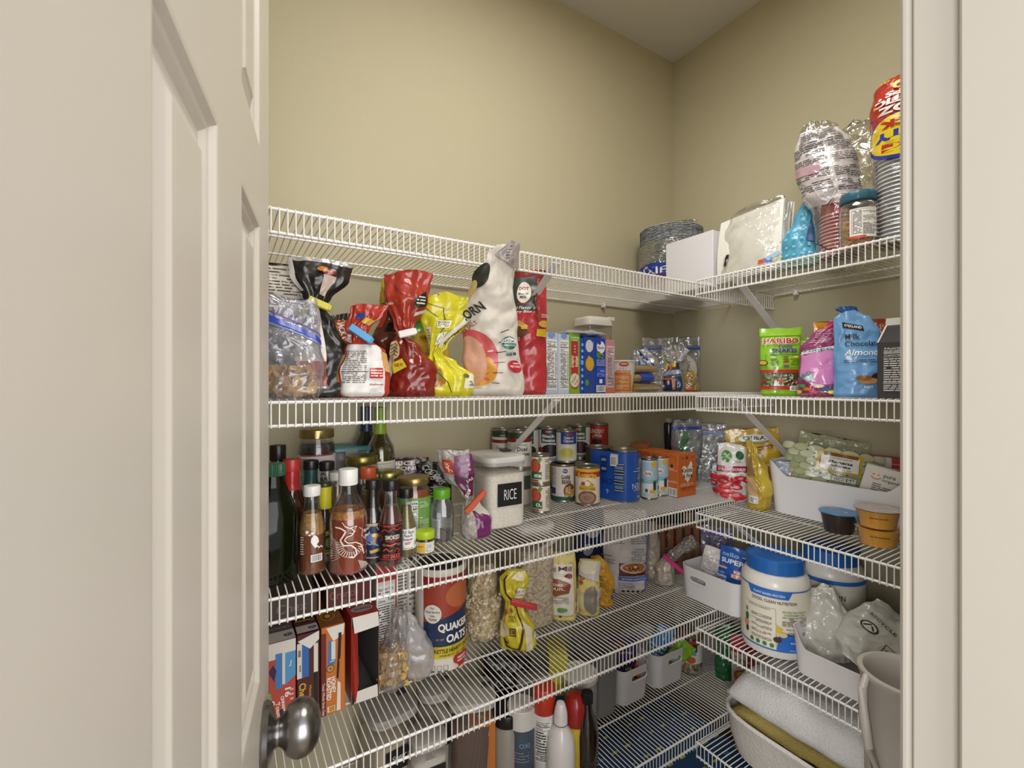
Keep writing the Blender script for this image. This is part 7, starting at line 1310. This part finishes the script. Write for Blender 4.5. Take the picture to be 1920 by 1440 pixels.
# bin of frosted bags
bin_('storage_bin', 'white bin filled with frosted bags at the front of the fourth shelf', .215, .22, .108, '#dfdada', (1.300, .5155, z4r), -90, dip=.042, rnd=.028)
FR = clear('#ecebe4', .76, .16, .2, .35, '#cfcdc2', 34)
for k, (dx_, dy_, dz_, hw, H_, ry_, rx_, lab) in enumerate(((.0, .055, .012, .070, .175, -16, -14, 'frosted produce bag with triangular seal, left in the white bin'), (-.010, -.005, .030, .085, .160, 34, -22, 'frosted bag with black recycling print sprawling over the bin front'), (.045, -.045, .030, .090, .150, 58, -8, 'frosted bag with small black print at the back right of the bin'))):
    xx, yy = 1.30+dx_, .5155+dy_
    bagthing('frosted_bag', lab, 'plastic bag', Bag(H_, [(0, hw*.6, .026), (.15, hw*.9, .040), (.5, hw, .042), (.8, hw*.85, .024), (.95, hw*.7, .008), (1, hw*.68, .003)], .009, 160+k, 15, .002), FR, (xx, yy, z4r+dz_), facing(xx, yy), [] if k == 0 else
             [('k', [(.0, .05), (.04, .045), (.04, .075), (.0, .08), (.0, .05)], .0012, '#3a3a34'), ('l', .004, .052, .036, .072, 3, '#3a3a34'), ('e', -.03, .09, .014, .012, '#2f2f2b'), ('e', -.03, .09, .011, .009, '#c4c1b4'), ('k', [(-.038, .086), (-.03, .097), (-.022, .086)], .003, '#2f2f2b'), ('t', 'RECYCLE', -.02, .115, .007, '#3a3a34', {'w': .05, 'rot': -8}), ('t', 'BOSTAR', .01, .028, .007, '#3a3a34', {'w': .05, 'rot': -6})], ry=ry_, rx=rx_)
# slim pail standing on the floor beside the right shelves, seen at the door frame
root = thing('slim_pail', 'pale grey tall plastic pail with looped handle next to the door frame', 'pail', (1.062, .343, 0), 160); g = G(); CU = M('#b9b2aa', .4); hp = H-.53
g.lathe([(.052, 0), (.056, .004), (.066, hp-.12), (.072, hp-.012), (.076, hp-.006), (.076, hp), (.068, hp+.001), (.064, hp-.008), (.058, hp-.12), (.048, .01), (0, .009)], CU, 56, capt=False); g.build('pail_wall', root)
g = G(); g.tube([(.070, -.02, hp-.004), (.088, -.012, hp-.02), (.100, 0, hp-.06), (.098, .008, hp-.11), (.082, .010, hp-.16), (.064, .008, hp-.19)], [.006, .0075, .008, .007, .006, .005], CU, 12); g.build('loop_handle', root)
# ============ lowest shelf ============
z5, z5r = DL[4], DR[4]
def p5(u, v, hgt):                        # where something of height hgt stands when its top is seen at (u, v)
    return onZ(u, v, z5+hgt)
GLID = '#a8a39a'
def can5(label, u, v, h, w, d, cont, sq=4, lid=GLID, lab=(), rz=0, handle=True):
    x, y = p5(u, v, h); return tub(label, x, y, z5, w, d, h, M(cont, .8), h*.7, lid=lid, rz=rz, stuff=('dry_goods', 'contents of the '+label, 'dry goods'), sq=sq, handle=handle,
        lab=[('r', -.035, h*.35, .035, h*.62, '#1d1c1c'), ('t', 'Barilla' if 0 else 'Sugar', 0, h*.5, .016, '#d9d4cc', {'w': .04, 'shear': .3})] if lab else None)
can5('square grey lidded canister under the flake bags', 728, 1318, .20, .125, .125, '#b8aa94', lab=1, rz=8)
can5('round shouldered grey lidded canister under the oats canister', 815, 1284, .205, .095, .095, '#c9c0b2', sq=2.6, lab=1, rz=-10)
can5('wide pale lidded canister under the oats bag', 884, 1296, .19, .125, .115, '#5a4436', lid='#b4b0a6', rz=-20)
can5('clear lidded canister with dark label at the shelf front', 800, 1372, .15, .09, .085, '#d6cfc4', lab=1, rz=-4)
x, y = p5(903, 1346, .135)
carton('tea_box', 'small orange box standing at the front of the lowest shelf', 'box', .065, .050, .135, '#c4742c', (x, y, z5), -18, [('t', 'Chai', 0, .11, .012, '#efe0c8', {})], top=[('t', '100', .0, .0, .014, '#efe0c8', {'rot': 120})], flap=False)
x, y = p5(950, 1230, .21)
bagthing('grain_bag', 'black pouch with grey lettering lying behind the canisters', 'bag', Bag(.21, STAND(.07, .03), .005, 171), film('#1a1717'), (x, y, z5), facing(x, y), [('t', 'Quinoa', 0, .16, .018, '#8a8480', {'w': .07, 'rot': 60}), ('q', [(-.06, .03), (.06, .03), (.05, .10), (-.05, .10)], '#3a2f2a')])
x, y = p5(1000, 1262, .175)
carton('grey_carton', 'grey carton lying low behind the red capped bottle', 'box', .12, .08, .17, '#8d8986', (x+.02, y+.02, z5), -20, [], top=[('l', -.04, -.02, .04, .02, 3, '#5a5654')], flap=False)
# bottles along the front
def b5(u, v, h): return p5(u, v, h)
x, y = b5(918, 1345, .15)
root = thing('coffee_jar', 'dark glass jar with black lid beside the orange box', 'jar', (x+.058, y+.01, z5), 0); g = G(); g.lathe([(.036, 0), (.040, .004), (.040, .10), (.034, .118)], M('#9c958a', .3, 0, .5), 40); g.build('jar_body', root); screwcap(root, .038, .115, .032, '#171616', 'screw_lid')
x, y = b5(978, 1316, .165)
root = thing('powder_canister', 'white lidded canister with slate blue body at the shelf front', 'canister', (x, y, z5), facing(x, y)); g = G(); g.lathe([(.036, 0), (.038, .003), (.038, .115)], M('#4c5864', .4), 48); g.build('canister_body', root); screwcap(root, .0395, .112, .050, '#dcd8d2', 'canister_lid', 60, .004); prints(root, s_cyl(.038), [('t', 'OXI', .008, .075, .012, '#6fa0c4', {}), ('l', -.02, .03, .02, .06, 4, '#7a8694')])
x, y = b5(1020, 1283, .215)
root = thing('spray_can', 'white can with tall red orange cap and printed facts panel', 'spray can', (x, y, z5), facing(x, y)); g = G(); g.lathe([(.029, 0), (.031, .003), (.031, .145), (.028, .150)], M('#dcd8d6', .3), 48); g.build('can_body', root); screwcap(root, .030, .148, .066, '#c23a22', 'cap', 60, .002, .3); prints(root, s_cyl(.031), nutri(-.024, .03, .018, .138, n=8))
x, y = b5(1046, 1312, .19)
root = thing('pump_bottle', 'glossy white rounded bottle with narrow nozzle top', 'bottle', (x, y-.012, z5), 0); g = G(); g.lathe([(.034, 0), (.037, .004), (.038, .07), (.034, .105), (.022, .125), (.018, .132), (.018, .160), (.016, .172), (.012, .186), (.010, .19), (0, .192)], M('#e6e2e0', .2, 0, .5), 56); g.build('bottle_body', root)
g = G(); g.lathe([(.0186, .137), (.0186, .140)], M('#8a8684', .4), 40, capb=False, capt=False); g.build('cap_seam', root)
x, y = b5(1076, 1303, .185)
root = thing('mustard_bottle', 'yellow bottle with large dark red cap', 'bottle', (x+.006, y, z5), 0); g = G(); g.lathe([(.028, 0), (.030, .003), (.030, .115), (.028, .12)], M('#cdb22c', .3, 0, .3), 48); g.build('bottle_body', root); g = G(); g.lathe([(.0305, .112), (.031, .114), (.031, .150), (.028, .172), (.018, .183), (0, .186)], M('#a02420', .25, 0, .4), 48); g.build('cap', root)
x, y = b5(1101, 1296, .20)
bottle('syrup_bottle', 'fluted dark syrup bottle with black cap in front of the grey tub', 'bottle', [(.024, 0), (.029, .004), (.030, .09), (.026, .125), (.014, .155), (.0125, .175)], M('#1a0f0c', .08, 0, 1), (x, y, z5), 0, cap=(.0155, .172, .026, '#141313', 'screw_cap', 40, .02))
x, y = p5(1098, 1262, .19)
root = thing('food_container', 'round clear container with pale lid behind the syrup bottle', 'food container', (x, y+.03, z5), 0); g = G(); g.lathe([(.046, 0), (.05, .004), (.052, .165)], clear('#f0ece6', .3, .25, .1), 48, capt=False); g.build('container_body', root); g = G(); g.lathe([(.053, .162), (.055, .165), (.055, .178), (.052, .181), (.046, .181), (.044, .178), (0, .178)], M('#cfcac2', .4), 48); g.build('lid', root)
x, y = p5(1042, 1225, .235)
carton('cracker_box', 'acid yellow carton standing behind the red capped can', 'box', .055, .10, .235, '#b5ad1c', (x+.025, y+.03, z5), -30, [('r', -.02, .02, .02, .12, '#2c4a8a'), ('e', 0, .17, .018, .018, '#d9d43a')], flap=False)
x, y = onZ(1128, 1352, z5); x, y = away(x, y, .03)
root = thing('plastic_tub', 'tall smoky grey plastic tub left of the white baskets', 'tub', (x+.012, y+.045, z5), 0); g = G(); g.lathe([(.42, 0), (.44, .002), (.46, .05), (.5, .185), (.52, .19), (.52, .195), (.49, .195), (.45, .05), (.42, .004), (0, .004)], M('#7d7a78', .4), 64, sx=.085, sy=.14, sq=6, capt=False); g.build('tub_wall', root)
for (x0, x1, yf, lab, cb) in ((1.050, 1.182, 1.052, 'white basket with oval handle slot holding a purple snack bag', 0), (1.212, 1.362, 1.052, 'white basket with oval handle slot holding green bar wrappers', 1)):
    cx_ = (x0+x1)/2; bin_('storage_basket', lab, x1-x0, .19, .112, '#d9d5d4', (cx_, yf+.095, z5), 0, dip=0, rnd=.028, handles=(('front', .012, .080, .034, .0105),), taper=.10)
x, y = 1.116, 1.12
bagthing('snack_bag', 'dark purple snack bag standing in the left white basket', 'snack bag', Bag(.175, STAND(.050, .022), .005, 181), film('#35205c'), (x, y, z5+.006), facing(x, y)+20, [('t', 'crispy', .012, .125, .010, '#c9bcd8', {'w': .034}), ('e', -.01, .15, .016, .014, '#2a1c1a'), ('e', -.01, .15, .014, .012, '#6a4030')])
bits('wrapped_sweets', 'red, yellow and green wrapped sweets inside the left white basket', 'sweets', (1.116, 1.10, z5+.006), reg_box(.045, .030, 0, .085), 70, sh_nut(.012, .007), [M('#b8302c', .25), M('#c9a82c', .25), M('#3f7a34', .25), M('#c9622c', .25)], 12)
for k, (dx_, dy_, c, ry_, H_, lab) in enumerate(((-.035, .0, '#8fb82c', -38, .13, 'lime green wrapper leaning left in the right white basket'), (-.005, .03, '#3f86c4', 24, .17, 'blue bag rising from the right white basket'), (.025, -.01, '#7fae28', 40, .14, 'lime green bar wrapper with grey band slanting in the basket'), (.045, .03, '#3a3a36', 10, .12, 'dark foil wrapper at the right end of the basket'))):
    bagthing('snack_wrapper', lab, 'wrapper', Bag(H_, PILLOW(.030, .012), .005, 185+k), film(c), (1.287+dx_, 1.13+dy_, z5+.008), facing(1.28, 1.13), [('r', -.02, .05, .02, .08, '#c9c9c4')] if k == 2 else [('l', -.02, .04, .02, .10, 4, '#d9dde0')], ry=ry_)
# tin of nuts, grey box and bags in the corner
x, y = 1.408, 1.075
bottle('nut_jar', 'clear jar of cashews with white and brown label behind the baskets', 'jar', [(.036, 0), (.040, .003), (.040, .125), (.037, .132)], clear('#fbf8f2', .03, .3, .05), (x, y, z5), facing(x, y), None, None, (.040, .130, .020, '#6a5538', 'screw_cap'), [('r', -.04, .110, .04, .122, '#a8242c'), ('r', -.022, .086, .022, .112, '#2a211c'), ('r', -.018, .074, .018, .085, '#5a9ac4'), ('e', .0, .058, .016, .012, '#a8602c'), ('t', 'CASHEWS', 0, .099, .007, '#dcd4c8', {'w': .034})], sleeve=(.045, .122, M('#d9d3ca', .4), 'paper_label'))
bits('cashews', 'pale cashews showing below the label of the clear nut jar', 'nuts', (x, y, z5+.006), reg_cyl(.032, 0, .055, .2), 120, sh_nut(.009, .005), [M('#cfb588', .6), M('#bfa274', .6)], 13)
x, y = onZ(1331, 1268, z5)
carton('grey_carton', 'tall grey speckled carton at the inner corner of the lowest shelf', 'box', .075, .075, .165, '#8e8982', (x+.030, y+.055, z5), -22, [('l', -.030, .02, .030, .15, 16, '#6a655e')], [('e', .0, .12, .012, .012, '#5a544c'), ('e', .01, .08, .006, .008, '#3a3530')], flap=False)
R5 = [(1.470, .985, '#245c34', .030, .19, 'dark green bag hanging into view beside the grey carton', ()), (1.478, .905, '#d2c9bc', .052, .18, 'cream bag with red top and a bowl of chips picture', [('r', -.05, .12, .05, .18, '#a8323a'), ('e', 0, .045, .034, .024, '#a8622c'), ('e', .0, .050, .024, .014, '#d0a04a'), ('l', -.03, .075, .03, .11, 5, '#6a5a50')]),
      (1.425, .815, '#cfc4b0', .050, .20, 'tall cream and red noodle bag behind the folded towel', [('r', -.05, 0, -.022, .20, '#a8242c'), ('t', 'MILK', -.036, .15, .016, '#efe0dc', {'rot': 90}), ('l', -.01, .03, .04, .18, 10, '#a8866c')])]
for k, (x, y, c, hw, H_, lab, op) in enumerate(R5): bagthing('snack_bag', lab, 'snack bag', Bag(H_, STAND(hw, .018), .005, 190+k), film(c), (x, y, z5r if y < .87 else z5), facing(x, y), op)
# towels in a round wire-handled basket
root = thing('fabric_basket', 'round white basket with rope rim holding a folded towel', 'basket', (1.372, .600, z5r), 0); g = G(); WB = M('#d0cac2', .8, 0, 0, .8, 120)
g.lathe([(.42, 0), (.45, .004), (.49, .06), (.5, .115), (.512, .120), (.508, .127), (.492, .124), (.478, .06), (.44, .008), (0, .007)], WB, 64, sx=.36, sy=.46, sq=5, capt=False); g.build('basket_wall', root)
g = G(); g.tube([(.181*math.cos(a)*(abs(math.cos(a))**5+abs(math.sin(a))**5)**-.2, .231*math.sin(a)*(abs(math.cos(a))**5+abs(math.sin(a))**5)**-.2, .122) for a in [i*math.pi/24 for i in range(49)]], .006, M('#ddd8d0', .85, 0, 0, .8, 200), 10, cap=False); g.build('rope_rim', root)
for (tz, hh, c, nm, lab, tilt) in ((.098, .035, '#c9b46a', 'folded_towel', 'yellow edged cream towel under the white towel', 3), (.128, .120, '#e4e2df', 'folded_towel', 'thick white textured towel folded on top of the basket', 5)):
    g = G(); tm = M(c, .95, 0, 0, 1.0, 260); N1, N2 = 40, 28; vs = []
    for s in (1, 0):
        for j in range(N2+1):
            for i in range(N1+1):
                a, b_ = -1+2*i/N1, -1+2*j/N2; e = (1-abs(a)**8)*(1-abs(b_)**8)
                zz = tz+(hh*(.35+.65*e)+.010*noise.noise(Vector((a*2, b_*2, tz*50)))+.004*noise.noise(Vector((a*9, b_*9, 3))) if s else hh*.25*(1-e))
                vs.append((1.358-(.006 if tz > .12 else 0)+.163*a+.008*noise.noise(Vector((b_*3, tz, 1)))+.03, .604+.206*b_+.010*noise.noise(Vector((a*3, tz, 2))), z5r+zz))
    n_ = (N1+1)*(N2+1); fs = []
    for j in range(N2):
        for i in range(N1):
            q = [j*(N1+1)+i, j*(N1+1)+i+1, (j+1)*(N1+1)+i+1, (j+1)*(N1+1)+i]; fs.append(q); fs.append([k+n_ for k in q][::-1])
    per = [i for i in range(N1+1)]+[j*(N1+1)+N1 for j in range(1, N2+1)]+[N2*(N1+1)+i for i in range(N1-1, -1, -1)]+[j*(N1+1) for j in range(N2-1, 0, -1)]
    for a, b_ in zip(per, per[1:]+per[:1]): fs.append([a, a+n_, b_+n_, b_])
    g.add(vs, fs, tm); tag(g.build(nm, sharp=80), lab, 'towel')
# blue patterned bag on the floor under the lowest shelf
root = thing('storage_tote', 'navy fabric tote with yellow green dashes on the floor below the shelves', 'tote', (1.16, 1.00, 0), 0); g = G(); NV = M('#1c3f66', .8, 0, 0, .5, 200)
g.box(-.26, -.20, 0, .26, .20, .235, NV, .012); g.build('tote_body', root)
g = G(); rr = random.Random(4)
for i in range(9):
    for j in range(6):
        x0, y0 = -.235+i*.056+(.02 if j % 2 else 0), -.17+j*.062; g.box(x0, y0, .2352, x0+.020, y0+.008, .2360, M(['#8fa63a', '#b5b83a', '#3f7fae'][(i+j) % 3], .8))
o = g.build('woven_dashes', root); o['kind'] = 'stuff'
